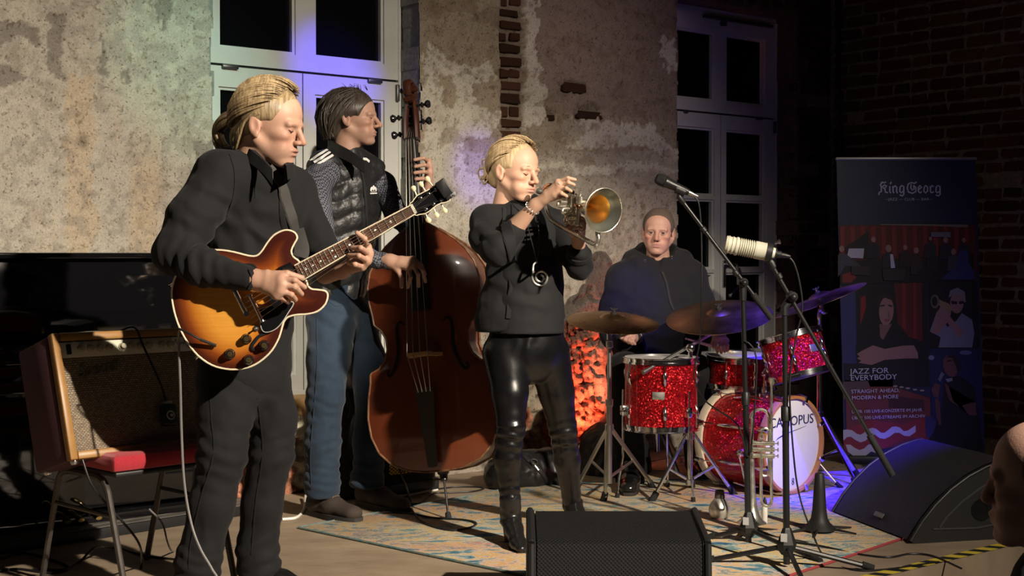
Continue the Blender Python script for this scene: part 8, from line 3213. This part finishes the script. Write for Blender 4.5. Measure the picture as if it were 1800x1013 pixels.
def amplifier():
	tilt = math.radians(17)
	fl_top = P(86, 588, 4.55)
	w = CHl
	nf = (CHf * math.cos(tilt) + UP * math.sin(tilt)).normalized()      # front normal, leaning back
	u = w.cross(nf) * -1
	u = nf.cross(w)
	if u.z < 0:
		u = -u
	Wd, H, D_ = 0.61, 0.43, 0.24
	org = fl_top - u * H                                               # front left bottom corner
	Q = lambda a, b, c: org + w * a + u * b + nf * c
	T = thing('guitar_amplifier', 'tweed fronted guitar amplifier with cream control panel tilted on the red chair', 'amplifier', Q(Wd / 2, 0, -D_ / 2))
	M_TOL = mat('oxblood_tolex', (0.085, 0.032, 0.045), 0.7, bump=(260, 0.5, 0.003))
	M_WOOD = mat('amber_cabinet_edge', (0.36, 0.19, 0.055), 0.4, noise=(14, (0.25, 0.12, 0.035), 0.6))
	ax = (w, nf, u)
	m = MB()
	m.box(Q(Wd / 2, H / 2, -D_ / 2 - 0.012), (Wd, D_ - 0.024, H), ax, 0.014)
	m.build('cabinet', M_TOL, T)
	t = 0.028
	for (ca, cb, sa, sb) in ((t / 2, H / 2, t, H), (Wd - t / 2, H / 2, t, H), (Wd / 2, t / 2, Wd - 2 * t, t), (Wd / 2, H - t / 2, Wd - 2 * t, t)):
		m = MB()
		m.box(Q(ca, cb, 0.0), (sa, 0.034, sb), ax, 0.006)
		m.build('front_frame', M_WOOD, T)
	# tweed grille cloth
	M_TW = bpy.data.materials.new('woven_grille_cloth')
	nt, N, L, B = nodes_of(M_TW)
	tc = N.new('ShaderNodeTexCoord')
	br = N.new('ShaderNodeTexBrick')
	br.inputs['Scale'].default_value = 42
	br.inputs['Mortar Size'].default_value = 0.035
	br.inputs['Brick Width'].default_value = 0.5
	br.inputs['Row Height'].default_value = 0.28
	br.inputs['Color1'].default_value = (0.20, 0.15, 0.10, 1)
	br.inputs['Color2'].default_value = (0.34, 0.27, 0.19, 1)
	br.inputs['Mortar'].default_value = (0.03, 0.02, 0.015, 1)
	L.new(tc.outputs['UV'], br.inputs['Vector'])
	L.new(br.outputs['Color'], B.inputs['Base Color'])
	B.inputs['Roughness'].default_value = 0.8
	MATS['woven_grille_cloth'] = M_TW
	rows = [(Q(t, t, 0.004), Q(Wd - t, t, 0.004), 0.0), (Q(t, H * 0.5, 0.006), Q(Wd - t, H * 0.5, 0.006), H * 0.5), (Q(t, H - 0.085, 0.004), Q(Wd - t, H - 0.085, 0.004), H - 0.1)]
	uv_strip('grille_cloth', rows, M_TW, T, Wd - 2 * t)
	m = MB()
	m.box(Q(Wd / 2, H - 0.058, 0.004), (Wd - 2 * t, 0.012, 0.052), ax, 0.002)
	pan = m.build('control_panel', mat('cream_panel', (0.62, 0.60, 0.48), 0.45), T)
	for k, a in enumerate((0.10, 0.135, 0.17, 0.205, 0.255, 0.29, 0.325, 0.36, 0.41, 0.445)):
		m = MB()
		m.lathe(Q(a, H - 0.058, 0.010), nf, [(0.0135, 0), (0.0135, 0.003), (0.0105, 0.005), (0.0095, 0.016), (0, 0.017)], 16)
		m.build('knob', mat('cream_knob', (0.34, 0.31, 0.22), 0.45), pan)
	m = MB()
	m.box(Q(0.055, H - 0.058, 0.013), (0.016, 0.010, 0.035), ax, 0.003)
	m.build('switch_plate', M_BLACKPLASTIC, pan)
	m = MB()
	m.box(Q(Wd - 0.105, H - 0.058, 0.0108), (0.10, 0.001, 0.048), ax)
	tape = m.build('tape_label', mat('white_tape', (0.78, 0.77, 0.72), 0.6), pan, smooth=0)
	m = MB()
	for pts in (((-0.04, 0.004), (-0.034, 0.016), (-0.030, -0.002), (-0.024, 0.004), (-0.018, -0.003), (-0.010, 0.006), (-0.004, -0.002), (0.002, 0.014), (0.004, -0.004)), ((0.004, -0.012), (0.014, -0.004), (0.012, -0.016), (0.022, -0.012), (0.026, 0.0), (0.026, -0.016), (0.036, -0.008), (0.032, -0.022))):
		m.sweep(catmull([Q(Wd - 0.105 + a, H - 0.058 + b, 0.0116) for a, b in pts], 4), 0.0011, 5)
	m.build('handwriting', mat('ink', (0.02, 0.02, 0.025), 0.6), tape)
	# script logo
	vs, fs = text_mesh('Special', 0.062, Q(0.075, H - 0.155, 0.0085), w + u * 0.10, u, 0.0012, 'LEFT', 0.9, 0.35)
	m = MB()
	m.add(vs, fs)
	m.build('script_logo', mat('logo_chrome', (0.45, 0.42, 0.36), 0.3, metal=0.9), T, smooth=0)
	for (a, c) in ((0.03, -0.02), (0.03, -0.21), (Wd - 0.03, -0.02), (Wd - 0.03, -0.21)):
		m = MB()
		m.lathe(Q(a, 0.0, c), -u, [(0.014, -0.004), (0.014, 0.006), (0.010, 0.012)], 12)
		m.build('foot', M_STEEL, T)
	m = MB()
	m.sweep(catmull([Q(Wd * 0.38, H + 0.004, -0.12), Q(Wd * 0.42, H + 0.020, -0.12), Q(Wd * 0.58, H + 0.020, -0.12), Q(Wd * 0.62, H + 0.004, -0.12)], 4), 0.010, 8, flat=(u, 0.4))
	m.build('handle', M_BLACKPLASTIC, T)
	# footswitch hanging in front on its lead
	T2 = thing('footswitch', 'small black pedal box hanging by its lead in front of the amplifier cloth', 'pedal', P(271, 717, 4.68))
	p0 = Q(0.375, 0.115, 0.035)
	m = MB()
	m.box(p0, (0.058, 0.030, 0.078), ((w + u * -0.10).normalized(), nf, (u + w * 0.10).normalized()), 0.010)
	m.build('case', mat('dark_blue_case', (0.02, 0.025, 0.03), 0.45), T2)
	m = MB()
	m.torus(p0 + nf * 0.016 - u * 0.004, nf, 0.014, 0.0028, 22, 6)
	m.lathe(p0 + nf * 0.016 - u * 0.004 + w * 0.003, nf, [(0.006, 0), (0.0055, 0.002), (0, 0.0025)], 14)
	m.build('round_emblem', mat('emblem_grey', (0.35, 0.36, 0.36), 0.4), T2)
	m = MB()
	m.box(p0 + u * 0.042, (0.036, 0.024, 0.010), (w, nf, u), 0.002)
	m.build('clamp', M_STEEL, T2)
	m = MB()
	m.sweep(catmull([p0 + u * 0.045, p0 + u * 0.11 - w * 0.012 + nf * 0.004, Q(0.325, H - 0.06, 0.030), Q(0.315, H + 0.012, 0.006), Q(0.295, H + 0.012, -0.10), Q(0.28, H + 0.006, -0.2)], 6), 0.0042, 8)
	m.build('lead', M_CABLE, T2)
	return T
amplifier()
# ---------------------------------------------------------------- upright piano
def piano():
	M_PIANO = mat('piano_black_lacquer', (0.005, 0.005, 0.006), 0.06, coat=0.6)
	s0, s1 = ws(0, 450) - 0.75, ws(452, 620, 0.64)
	sc_ = (s0 + s1) / 2
	zb = 0.043
	T = thing('upright_piano', 'glossy black upright piano against the plaster wall behind the amplifier', 'piano', WXYZ(sc_, zb, 0.2))
	ztop = P(140, 444.5, 5.6).z
	def wb(name, a, b, z0, z1, o0, o1, bev=0.006, material=None):
		mb = MB()
		wbox(mb, a, b, z0, z1, o0, o1, bev)
		return mb.build(name, material or M_PIANO, T)
	wb('lid', s0 - 0.02, s1 + 0.02, ztop - 0.024, ztop, 0.06, 0.42)
	wb('upper_panel', s0 + 0.03, s1 - 0.03, 0.80, ztop - 0.024, 0.35, 0.375)
	wb('side', s0 - 0.01, s0 + 0.03, zb, ztop - 0.024, 0.07, 0.40)
	wb('side', s1 - 0.03, s1 + 0.01, zb, ztop - 0.024, 0.07, 0.40)
	wb('key_bed', s0, s1, 0.63, 0.675, 0.35, 0.64)
	wb('key_block', s0, s0 + 0.05, 0.675, 0.79, 0.37, 0.62)
	wb('key_block', s1 - 0.05, s1, 0.675, 0.79, 0.37, 0.62)
	wb('fallboard', s0 + 0.05, s1 - 0.05, 0.735, 0.755, 0.37, 0.60, 0.008)
	wb('key_slip', s0 + 0.05, s1 - 0.05, 0.675, 0.735, 0.585, 0.605)
	wb('lower_panel', s0 + 0.03, s1 - 0.03, zb + 0.06, 0.63, 0.28, 0.30)
	wb('toe_rail', s0, s1, zb, zb + 0.045, 0.24, 0.305)
	wb('back', s0 + 0.02, s1 - 0.02, zb, ztop - 0.03, 0.06, 0.10)
	brass = mat('polished_brass', (0.85, 0.68, 0.30), 0.15, metal=1.0)
	for x in (105, 127, 158):
		s = ws(x, 935, 0.33)
		m = MB()
		pts = [WXYZ(s, zb + 0.060, 0.29), WXYZ(s, zb + 0.062, 0.33), WXYZ(s, zb + 0.050, 0.38), WXYZ(s + 0.004, zb + 0.040, 0.42)]
		m.sweep(catmull(pts, 4), [0.010] * 4 + [0.011] * 4 + [0.016] * 4 + [0.014], 10, flat=(UP, 0.55))
		m.build('pedal', brass, T)
	fo = MB()
	fo.box(WXYZ(ws(68, 570, 0.5), 0.765 + 0.012, 0.50), (0.16, 0.12, 0.02), (WU, WN, UP), 0.004)
	o = fo.build('music_folder', mat('grey_folder', (0.10, 0.10, 0.10), 0.6), None, WXYZ(ws(68, 570, 0.5), 0.755, 0.5))
	tag(o, 'dark grey folder lying on the closed piano keyboard lid', 'folder')
piano()
# ---------------------------------------------------------------- bass amplifier, bags
def bass_amp():
	c = F(700, 885)
	d0 = 6.42
	a, b = P(672, 870, 6.42), P(764, 862, 6.62)
	w = (b - a)
	w.z = 0
	Wd = w.length + 0.03
	w.normalize()
	nf = Vector((w.y, -w.x, 0))
	org = Vector((a.x, a.y, 0.012)) - w * 0.02
	H, D_ = 0.26, 0.2
	Q = lambda x, z, o: org + w * x + UP * z + nf * o
	T = thing('bass_amplifier', 'small black bass amplifier with a yellow lettered badge behind the double bass', 'amplifier', Q(Wd / 2, -0.012, -D_ / 2))
	ax = (w, nf, UP)
	m = MB()
	m.box(Q(Wd / 2, H / 2, -D_ / 2), (Wd, D_, H), ax, 0.012)
	m.build('cabinet', M_CAB, T)
	yel = mat('yellow_enamel', (0.80, 0.52, 0.03), 0.35)
	m = MB()
	m.box(Q(Wd * 0.50, H * 0.56, 0.004), (Wd * 0.66, 0.006, 0.092), ax, 0.003)
	bd = m.build('badge', yel, T)
	for txt, zz in (('MARK', 0.585), ('BASS', 0.43)):
		vs, fs = text_mesh(txt, 0.052, Q(Wd * 0.5, H * zz - 0.008, 0.0078), w, UP, 0.0008, 'CENTER', 1.15)
		m = MB()
		m.add(vs, fs)
		m.build('badge_lettering', M_BLACKPLASTIC, bd, smooth=0)
	# expanded metal grille: bars crossing diagonally
	m = MB()
	n = 22
	for k in range(-6, n):
		for s in (-1, 1):
			x0 = Wd * k / 16.0
			x1 = x0 + s * H * 0.9
			pts = []
			for t in np.linspace(0, 1, 9):
				xx, zz = x0 + (x1 - x0) * t + (H * 0.45 if s < 0 else 0), 0.055 + (H - 0.075) * t
				if 0.012 < xx < Wd - 0.012:
					pts.append(Q(xx, zz, 0.008))
			if len(pts) > 1 and not False:
				m.sweep([pts[0], pts[-1]], 0.0016, 4)
	g = m.build('grille', M_BLACKMETAL, T)
	g['kind'] = 'stuff'
	m = MB()
	m.box(Q(Wd / 2, 0.028, 0.004), (Wd - 0.02, 0.012, 0.05), ax, 0.004)
	m.build('lower_panel', M_BLACKPLASTIC, T)
	m = MB()
	m.sweep([Q(0.0, 0.0, 0.012), Q(Wd * 0.5, -0.004, 0.02), Q(Wd, 0.0, 0.012)], 0.005, 8)
	m.build('front_strip', MATS['white_cable'], T)
	for k in (0, 1):
		m = MB()
		m.box(Q(Wd * k, 0.03, -0.008), (0.03, 0.03, 0.06), ax, 0.008)
		m.build('corner_guard', M_BLACKPLASTIC, T)
bass_amp()
def soft_bag(name, label, pieces, material, base, folds_=(), extras=()):
	f = Field(0.010, 0.05)
	for (a, b, r0, r1, fl_) in pieces:
		f.cone(a, b, r0, r1, None, fl_)
	f.half((0, 0, 0.004), (0, 0, -1))
	v, q = f.mesh()
	v = folds(v, q, (0.012, 7), folds_, 61, 0.010)
	T = thing(name, label, 'bag', base)
	part_np('bag_body', v, q, material, T)
	return T, v, q
M_NYLON = mat('black_nylon', (0.011, 0.011, 0.012), 0.5, bump=(60, 0.3, 0.006))
M_GLOSSBAG = mat('black_coated_fabric', (0.014, 0.014, 0.014), 0.3, bump=(30, 0.3, 0.008))
# tall case cover leaning at the sill, seen between the bassist's legs
c = F(622, 872)
T, v, q = soft_bag('instrument_case', 'tall black soft instrument case standing between the legs in jeans', [(P(612, 715, 6.55), P(612, 860, 6.5), 0.10, 0.13, (WN, 0.6)), (P(655, 715, 6.62), P(655, 850, 6.6), 0.10, 0.13, (WN, 0.6))], M_NYLON, Vector((P(630, 860, 6.55).x, 6.55, 0)))
m = MB()
m.sweep(catmull([P(612, 716, 6.46), P(611, 690, 6.46), P(616, 712, 6.45), P(612, 735, 6.44)], 5), 0.004, 6)
m.build('zip_tab', M_NYLON, T)
m = MB()
m.sweep(catmull([P(625, 706, 6.48), P(626, 700, 6.48), P(634, 700, 6.48), P(635, 708, 6.48)], 5), 0.004, 6)
m.build('carry_loop', M_NYLON, T)
# holdall behind the trumpeter
T, v, q = soft_bag('holdall', 'glossy black holdall lying on the floor between the leather leggings', [(P(885, 838, 6.75), P(975, 838, 6.9), 0.10, 0.115, None), (P(905, 815, 6.8), P(965, 812, 6.88), 0.07, 0.075, None)], M_GLOSSBAG, Vector((P(930, 850, 6.8).x, 6.8, 0)))
S = Surf(v, q)
S.fall = 6.7
m = MB()
S.strip(m, [(918, 800), (935, 815), (950, 830), (965, 850)], 0.022, 0.003, 0.003)
m.build('strap', M_NYLON, T)
m = MB()
p, n_ = S.hit(938, 814)
m.torus(p + n_ * 0.012, n_ + UP * 0.4, 0.018, 0.003, 18, 6)
m.sweep([p + n_ * 0.014 - UP * 0.016, p + n_ * 0.016 - UP * 0.045 + Vector((0.02, 0, 0))], [0.004, 0.006], 8)
m.build('snap_hook', M_STEEL, T)
# dark case behind the crash stand and the stage lamp by the wall
T, v, q = soft_bag('drum_bag', 'round black drum bag on the floor behind the straight cymbal stand', [(P(1080, 800, 7.25), P(1080, 835, 7.2), 0.19, 0.2, None)], M_NYLON, Vector((P(1080, 835, 7.22).x, 7.22, 0)))
m = MB()
S = Surf(v, q)
S.fall = 7.1
S.strip(m, [(1040, 800), (1060, 772), (1085, 765), (1105, 775)], 0.03, 0.004, 0.004)
m.build('strap', M_NYLON, T)
# ---------------------------------------------------------------- roll-up banner
def banner():
	YB = 7.48
	lean = lambda y: 0.0
	G = lambda x, y, k=0: P(x, y, YB) + Vector((0, -0.0007 * k, 0))
	T = thing('roll_up_banner', 'tall dark roll-up banner with jazz club lettering and stage photographs', 'banner', Vector((G(1607, 815).x, YB, 0)))
	# the film's left and right edges
	eL = lambda y: 1470.5 + (y - 281) * 14.0 / 536
	eR = lambda y: 1715 + (y - 281) * 17.0 / 536
	U = lambda fx, y: eL(y) + (eR(y) - eL(y)) * fx
	film = []
	navy = mat('banner_navy', (0.018, 0.026, 0.055), 0.45)
	m = MB()
	n = 24
	vs, fs = [], []
	ys = np.linspace(281, 812, 12)
	for y in ys:
		for j in range(n + 1):
			fx = j / n
			bow = 0.010 * (math.exp(-((fx - 0.06) / 0.06) ** 2)) - 0.004 * math.exp(-((fx - 0.15) / 0.05) ** 2)
			vs.append(G(U(fx, y), y) + Vector((0, 0.002 + abs(bow) * 0.2, 0)))
	for i in range(len(ys) - 1):
		for j in range(n):
			fs.append((i * (n + 1) + j, i * (n + 1) + j + 1, (i + 1) * (n + 1) + j + 1, (i + 1) * (n + 1) + j))
	m.add(vs, fs)
	m.build('film', navy, T)
	m = MB()
	m.box((G(1469, 278) + G(1717, 280)) / 2 + Vector((0, 0.004, 0)), ((G(1717, 279) - G(1469, 279)).length, 0.018, 0.016), None, 0.004)
	m.build('top_rail', mat('rail_aluminium', (0.55, 0.55, 0.56), 0.4, metal=0.8), T)
	m = MB()
	c0 = G(1607, 818)
	m.box(Vector((c0.x, YB + 0.02, 0.028)), (0.80, 0.10, 0.05), None, 0.012)
	m.build('cassette', M_BLACKPLASTIC, T)
	for s in (-0.28, 0.28):
		m = MB()
		m.box(Vector((c0.x + s, YB + 0.02, 0.006)), (0.05, 0.26, 0.008), None, 0.002)
		m.build('foot', M_BLACKPLASTIC, T)
	m = MB()
	m.cyl(Vector((c0.x, YB + 0.03, 0.05)), Vector((G(1607, 280).x, YB + 0.03, G(1607, 280).z)), 0.008, seg=8)
	m.build('rear_pole', MATS['rail_aluminium'], T)
	pal = {}
	def ink(c):
		k = tuple(c)
		if k not in pal:
			pal[k] = mat('print_%02d' % len(pal), c, 0.5)
		return pal[k]
	def layer(name, shapes, parent=T):
		cols, mm = [], MB()
		for k, (c, poly) in enumerate(shapes):
			if tuple(c) not in cols:
				cols.append(tuple(c))
			mm.cur = cols.index(tuple(c))
			mm.prism([G(x, y, 1 + 0.35 * k) for x, y in poly], (0, -0.0003, 0))
		return mm.build(name, [ink(c) for c in cols], parent, smooth=0)
	def oval(cx, cy, rx, ry, n=16, rot=0):
		return [(cx + rx * math.cos(t) * math.cos(rot) - ry * math.sin(t) * math.sin(rot), cy + rx * math.cos(t) * math.sin(rot) + ry * math.sin(t) * math.cos(rot)) for t in [2 * math.pi * i / n for i in range(n)]]
	red, dred, blk, skin_, skin2, wht, blu, gry = (0.20, 0.018, 0.014), (0.10, 0.010, 0.010), (0.008, 0.007, 0.009), (0.30, 0.17, 0.13), (0.20, 0.11, 0.085), (0.50, 0.50, 0.52), (0.03, 0.035, 0.11), (0.16, 0.17, 0.18)
	k4 = 3.896
	q = lambda pts: c2(pts, 1470, 380, k4)
	# photograph of the big band in front of a red curtain
	sh = [(dred, [(U(0.02, 396), 396), (U(0.985, 396), 396), (U(0.985, 494), 494), (U(0.02, 494), 494)])]
	for k in range(13):
		x0 = 1476 + k * 18.2
		sh.append((red, [(x0, 398), (x0 + 8, 398), (x0 + 9, 450), (x0 + 1, 450)]))
	sh.append(((0.22, 0.18, 0.11), q([(300, 55), (900, 58), (900, 78), (640, 68), (300, 62)])))
	sh.append((blk, q([(25, 320), (260, 290), (560, 300), (940, 260), (940, 440), (25, 470)])))
	sh.append((blk, q([(60, 215), (220, 100), (225, 290), (60, 290)])))
	sh.append((wht, q([(85, 222), (190, 222), (182, 290), (70, 285)])))
	sh.append(((0.05, 0.05, 0.07), q([(10, 265), (60, 255), (160, 335), (180, 350), (60, 340), (10, 420)])))
	sh.append((red, q([(40, 400), (110, 380), (135, 420), (100, 455), (40, 455)])))
	for (x, y, r, body) in ((35, 225, 22, None), (252, 160, 20, (0.012, 0.014, 0.02)), (355, 222, 26, (0.02, 0.02, 0.025)), (470, 215, 18, (0.02, 0.012, 0.012)), (545, 235, 22, (0.03, 0.015, 0.015)), (655, 245, 24, (0.012, 0.012, 0.014)), (745, 165, 20, (0.02, 0.02, 0.024)), (870, 165, 17, (0.02, 0.02, 0.024)), (800, 245, 22, (0.05, 0.05, 0.055)), (640, 155, 14, (0.02, 0.02, 0.02))):
		if body:
			sh.append((body, q([(x - 44, y + 130), (x - 36, y + 38), (x - 8, y + 22), (x + 8, y + 22), (x + 36, y + 38), (x + 44, y + 130)])))
		sh.append((skin_, [(a, b) for a, b in c2(oval(x, y, r * 0.8, r), 1470, 380, k4)]))
	sh.append((gry, q([(645, 110), (778, 110), (778, 146), (645, 142)])))
	sh.append((wht, q([(365, 260), (385, 262), (400, 355), (370, 358)])))
	sh.append((blu, q([(830, 260), (860, 232), (895, 240), (905, 330), (942, 370), (942, 436), (712, 436), (760, 390), (825, 340)])))
	for pts in ([(310, 362), (470, 362), (455, 445), (320, 440)], [(100, 345), (230, 345), (225, 410), (100, 400)], [(505, 340), (560, 340), (555, 400), (505, 400)]):
		sh.append(((0.025, 0.02, 0.02), q(pts)))
	layer('band_photo_print', sh)
	# portrait of the man with folded arms
	sh = [(blk, [(U(0.02, 495), 495), (U(0.62, 495), 495), (U(0.62, 680), 680), (U(0.02, 680), 680)]),
		(blu, q([(25, 520), (130, 480), (140, 1010), (40, 1010)])), ((0.22, 0.012, 0.012), q([(165, 560), (200, 540), (205, 740), (165, 755)])), (dred, q([(395, 460), (585, 455), (590, 860), (500, 830), (420, 740)])),
		(red, q([(450, 460), (475, 460), (478, 780), (452, 760)])), (red, q([(525, 456), (545, 456), (548, 840), (528, 835)])),
		(blk, q([(200, 640), (230, 560), (320, 520), (400, 560), (410, 720), (500, 850), (580, 950), (560, 1013), (140, 1013), (130, 900), (160, 760)])),
		(skin2, q([(295, 740), (380, 740), (320, 850), (300, 830)])),
		(skin_, c2(oval(342, 650, 50, 98, 20, 0.06), 1470, 380, k4)), (skin2, q([(352, 640), (372, 690), (352, 696)])), (blk, q([(298, 612), (330, 606), (330, 616), (300, 622)])), (blk, q([(355, 606), (384, 612), (382, 622), (355, 616)])), ((0.22, 0.08, 0.07), q([(322, 706), (370, 700), (360, 722), (335, 726)])),
		((0.02, 0.012, 0.010), q([(285, 620), (270, 560), (320, 525), (380, 545), (396, 620), (378, 575), (320, 555)])),
		(skin_, q([(140, 945), (170, 925), (250, 885), (330, 910), (450, 888), (530, 885), (556, 935), (560, 975), (470, 975), (330, 985), (240, 1020), (150, 1005), (170, 990), (140, 975), (160, 962)]))]
	layer('portrait_print', sh)
	# trumpeter with glasses
	sh = [(blk, [(U(0.63, 494), 494), (U(0.985, 494), 494), (U(0.985, 612), 612), (U(0.63, 612), 612)]),
		((0.20, 0.21, 0.22), q([(640, 790), (690, 650), (760, 760), (820, 720), (860, 665), (930, 710), (945, 800), (930, 900), (700, 900), (715, 830)])),
		(skin_, q([(690, 660), (730, 590), (790, 620), (780, 690), (870, 800), (840, 830), (760, 730), (700, 800), (650, 800)])),
		(skin_, c2(oval(825, 595, 46, 72), 1470, 380, k4)), ((0.22, 0.21, 0.20), q([(768, 560), (780, 510), (830, 490), (880, 520), (886, 590), (868, 590), (860, 550), (800, 540)])),
		(blk, q([(785, 580), (825, 584), (828, 602), (790, 604)])), (blk, q([(838, 584), (872, 580), (870, 600), (842, 604)])),
		((0.30, 0.20, 0.09), q([(700, 570), (770, 600), (800, 640), (770, 660), (700, 610)])), ((0.14, 0.12, 0.10), c2(oval(675, 585, 30, 48), 1470, 380, k4)), (blk, c2(oval(672, 585, 19, 34), 1470, 380, k4))]
	layer('horn_player_print', sh)
	# singer
	k5 = 5.067
	p5 = lambda pts: c2(pts, 1470, 620, k5)
	sh = [((0.014, 0.018, 0.06), [(U(0.63, 613), 613), (U(0.985, 613), 613), (U(0.985, 796), 796), (U(0.63, 796), 796)]),
		(blk, p5([(960, 260), (1000, 220), (1110, 210), (1230, 300), (1270, 560), (1310, 890), (820, 790), (880, 640), (940, 480)])),
		((0.11, 0.045, 0.035), p5([(880, 420), (900, 400), (920, 440), (935, 640), (915, 650), (890, 560)])), ((0.13, 0.05, 0.04), p5([(965, 270), (1000, 300), (1040, 430), (1180, 560), (1250, 560), (1240, 440), (1190, 450), (1090, 480), (1010, 430), (980, 350)])),
		((0.13, 0.055, 0.042), p5([(845, 330), (880, 270), (925, 285), (910, 400), (870, 390)])),
		((0.15, 0.065, 0.048), c2(oval(1015, 120, 62, 100, 20, -0.25), 1470, 620, k5)), ((0.02, 0.012, 0.012), p5([(975, 40), (1020, 12), (1080, 40), (1110, 120), (1085, 190), (1060, 110), (1030, 50)])),
		((0.25, 0.05, 0.05), p5([(970, 150), (1000, 132), (1015, 145), (985, 172)])), (blk, p5([(985, 70), (1025, 62), (1030, 75), (990, 82)])),
		(gry, p5([(905, 240), (935, 170), (960, 190), (925, 260)])), ((0.28, 0.27, 0.26), p5([(970, 235), (1030, 225), (1035, 250), (990, 265)])), (blu, p5([(790, 570), (850, 565), (890, 620), (870, 700), (830, 755), (800, 760)])), ((0.2, 0.22, 0.35), c2(oval(845, 45, 26, 22), 1470, 620, k5)), ((0.12, 0.14, 0.22), c2(oval(1150, 0, 55, 20), 1470, 620, k5))]
	layer('singer_print', sh)
	# red keyboard picture with the club's slogans and wave mark
	sh = [((0.16, 0.035, 0.025), [(U(0.02, 669), 669), (U(0.36, 667), 667), (U(0.36, 680), 680), (U(0.62, 700), 700), (U(0.62, 775), 775), (U(0.02, 800), 800)]),
		((0.26, 0.03, 0.022), p5([(60, 700), (300, 600), (600, 640), (790, 570), (800, 770), (640, 760), (400, 860), (70, 880)])), ((0.06, 0.02, 0.016), p5([(460, 380), (780, 420), (785, 520), (470, 490)])), ((0.10, 0.06, 0.045), p5([(60, 260), (280, 250), (300, 300), (60, 420)]))]
	for (x, y) in ((525, 300), (580, 308), (636, 318), (700, 330), (764, 338)):
		sh.append(((0.38, 0.33, 0.20), c2(oval(x, y, 20, 8), 1470, 620, k5)))
	w1 = [(60, 690), (95, 685), (140, 692), (185, 725), (215, 732), (245, 715), (285, 680), (320, 670), (355, 680), (395, 712), (425, 715), (455, 695), (495, 662), (530, 657), (565, 668), (600, 700), (635, 695), (705, 648), (706, 708), (650, 745), (605, 742), (560, 715), (520, 715), (480, 745), (430, 770), (385, 762), (340, 730), (305, 740), (260, 785), (215, 800), (170, 780), (130, 750), (95, 752), (62, 785)]
	w2 = [(82, 820), (125, 820), (165, 850), (205, 868), (245, 855), (285, 820), (320, 812), (350, 835), (380, 855), (400, 870), (350, 895), (310, 880), (260, 920), (205, 940), (150, 920), (105, 885)]
	sh.append(((0.50, 0.50, 0.50), p5(w1)))
	sh.append(((0.50, 0.50, 0.50), p5(w2)))
	layer('slogan_print', sh)
	lett = mat('banner_white_ink', (0.62, 0.62, 0.64), 0.5)
	def words(txt, x, y, px, xs=1.0, align='LEFT', k=8, rot=0.03):
		m = MB()
		xd = (Vector((1, 0, rot))).normalized()
		vs, fs = text_mesh(txt, px * PXM(YB) * 1.4, G(x, y, k), xd, Vector((-rot, 0, 1)), 0.0003, align, xs)
		m.add(vs, fs)
		m.build('lettering', lett, T, smooth=0)
	words('JAZZ FOR', 1493.5, 657.5, 9.4, 1.18, k=14)
	words('EVERYBODY', 1494, 669, 9.6, 1.10, k=14)
	words('STRAIGHT AHEAD,', 1495, 691.5, 6.6, 1.10, k=16)
	words('MODERN & MORE', 1496, 702.5, 6.6, 1.10, k=16)
	words('ÜBER 100 LIVE-KONZERTE IM JAHR', 1496, 726.5, 5.6, 1.02, k=16)
	words('ÜBER 500 LIVE-STREAMS IM ARCHIV', 1496.5, 737.5, 5.6, 1.04, k=16)
	words('JAZZ — CLUB — BAR', 1597, 352.5, 4.6, 1.15, 'CENTER', 4, 0.0)
	words('—', 1556, 352.5, 4.6, 1.0, 'LEFT', 4, 0.0)
	words('—', 1632, 352.5, 4.6, 1.0, 'LEFT', 4, 0.0)
	# blackletter wordmark, drawn stroke by stroke
	def strokes(name, lines, wpx):
		m = MB()
		for ln in lines:
			pts = [G(1500 + a / 9.0, 300 + b / 9.0, 4) for a, b in ln]
			m.sweep(pts, wpx * PXM(YB) / 9.0, 6, flat=((0, 1, 0), 0.08))
		m.build(name, lett, T, smooth=0)
	ltr = {
		'K': [[(430, 200), (460, 182), (490, 195), (515, 178)], [(455, 190), (425, 225), (440, 260), (440, 330), (405, 350), (400, 385)], [(445, 265), (490, 230), (525, 240), (500, 275)], [(470, 270), (500, 300), (505, 340), (545, 352)]],
		'i': [[(575, 245), (575, 335), (592, 358)], [(580, 215), (600, 180)]],
		'n': [[(622, 245), (628, 335), (640, 358)], [(630, 265), (665, 240), (682, 260), (682, 335), (700, 358)]],
		'g': [[(738, 255), (732, 330), (752, 352), (785, 330)], [(740, 258), (765, 238), (795, 252), (795, 375), (775, 402), (730, 385)]],
		'G': [[(1000, 182), (960, 205), (915, 188), (865, 215), (850, 280), (870, 340), (930, 360), (985, 335), (990, 270), (950, 235)], [(915, 215), (905, 270), (930, 310), (960, 290), (950, 235)]],
		'e': [[(1030, 255), (1025, 325), (1050, 355), (1080, 335)], [(1030, 258), (1055, 238), (1078, 262), (1035, 300)]],
		'o': [[(1120, 258), (1112, 325), (1140, 355), (1172, 325), (1172, 262), (1145, 238), (1120, 258)]],
		'r': [[(1215, 245), (1218, 330), (1235, 358)], [(1220, 268), (1245, 238), (1270, 255)], [(1240, 350), (1268, 335)]],
		'q': [[(1310, 255), (1302, 330), (1325, 352), (1358, 330)], [(1312, 258), (1340, 238), (1368, 252), (1370, 375), (1348, 402), (1302, 385)]],
	}
	for k, ls in ltr.items():
		strokes('wordmark_letter', ls, 13)
banner()
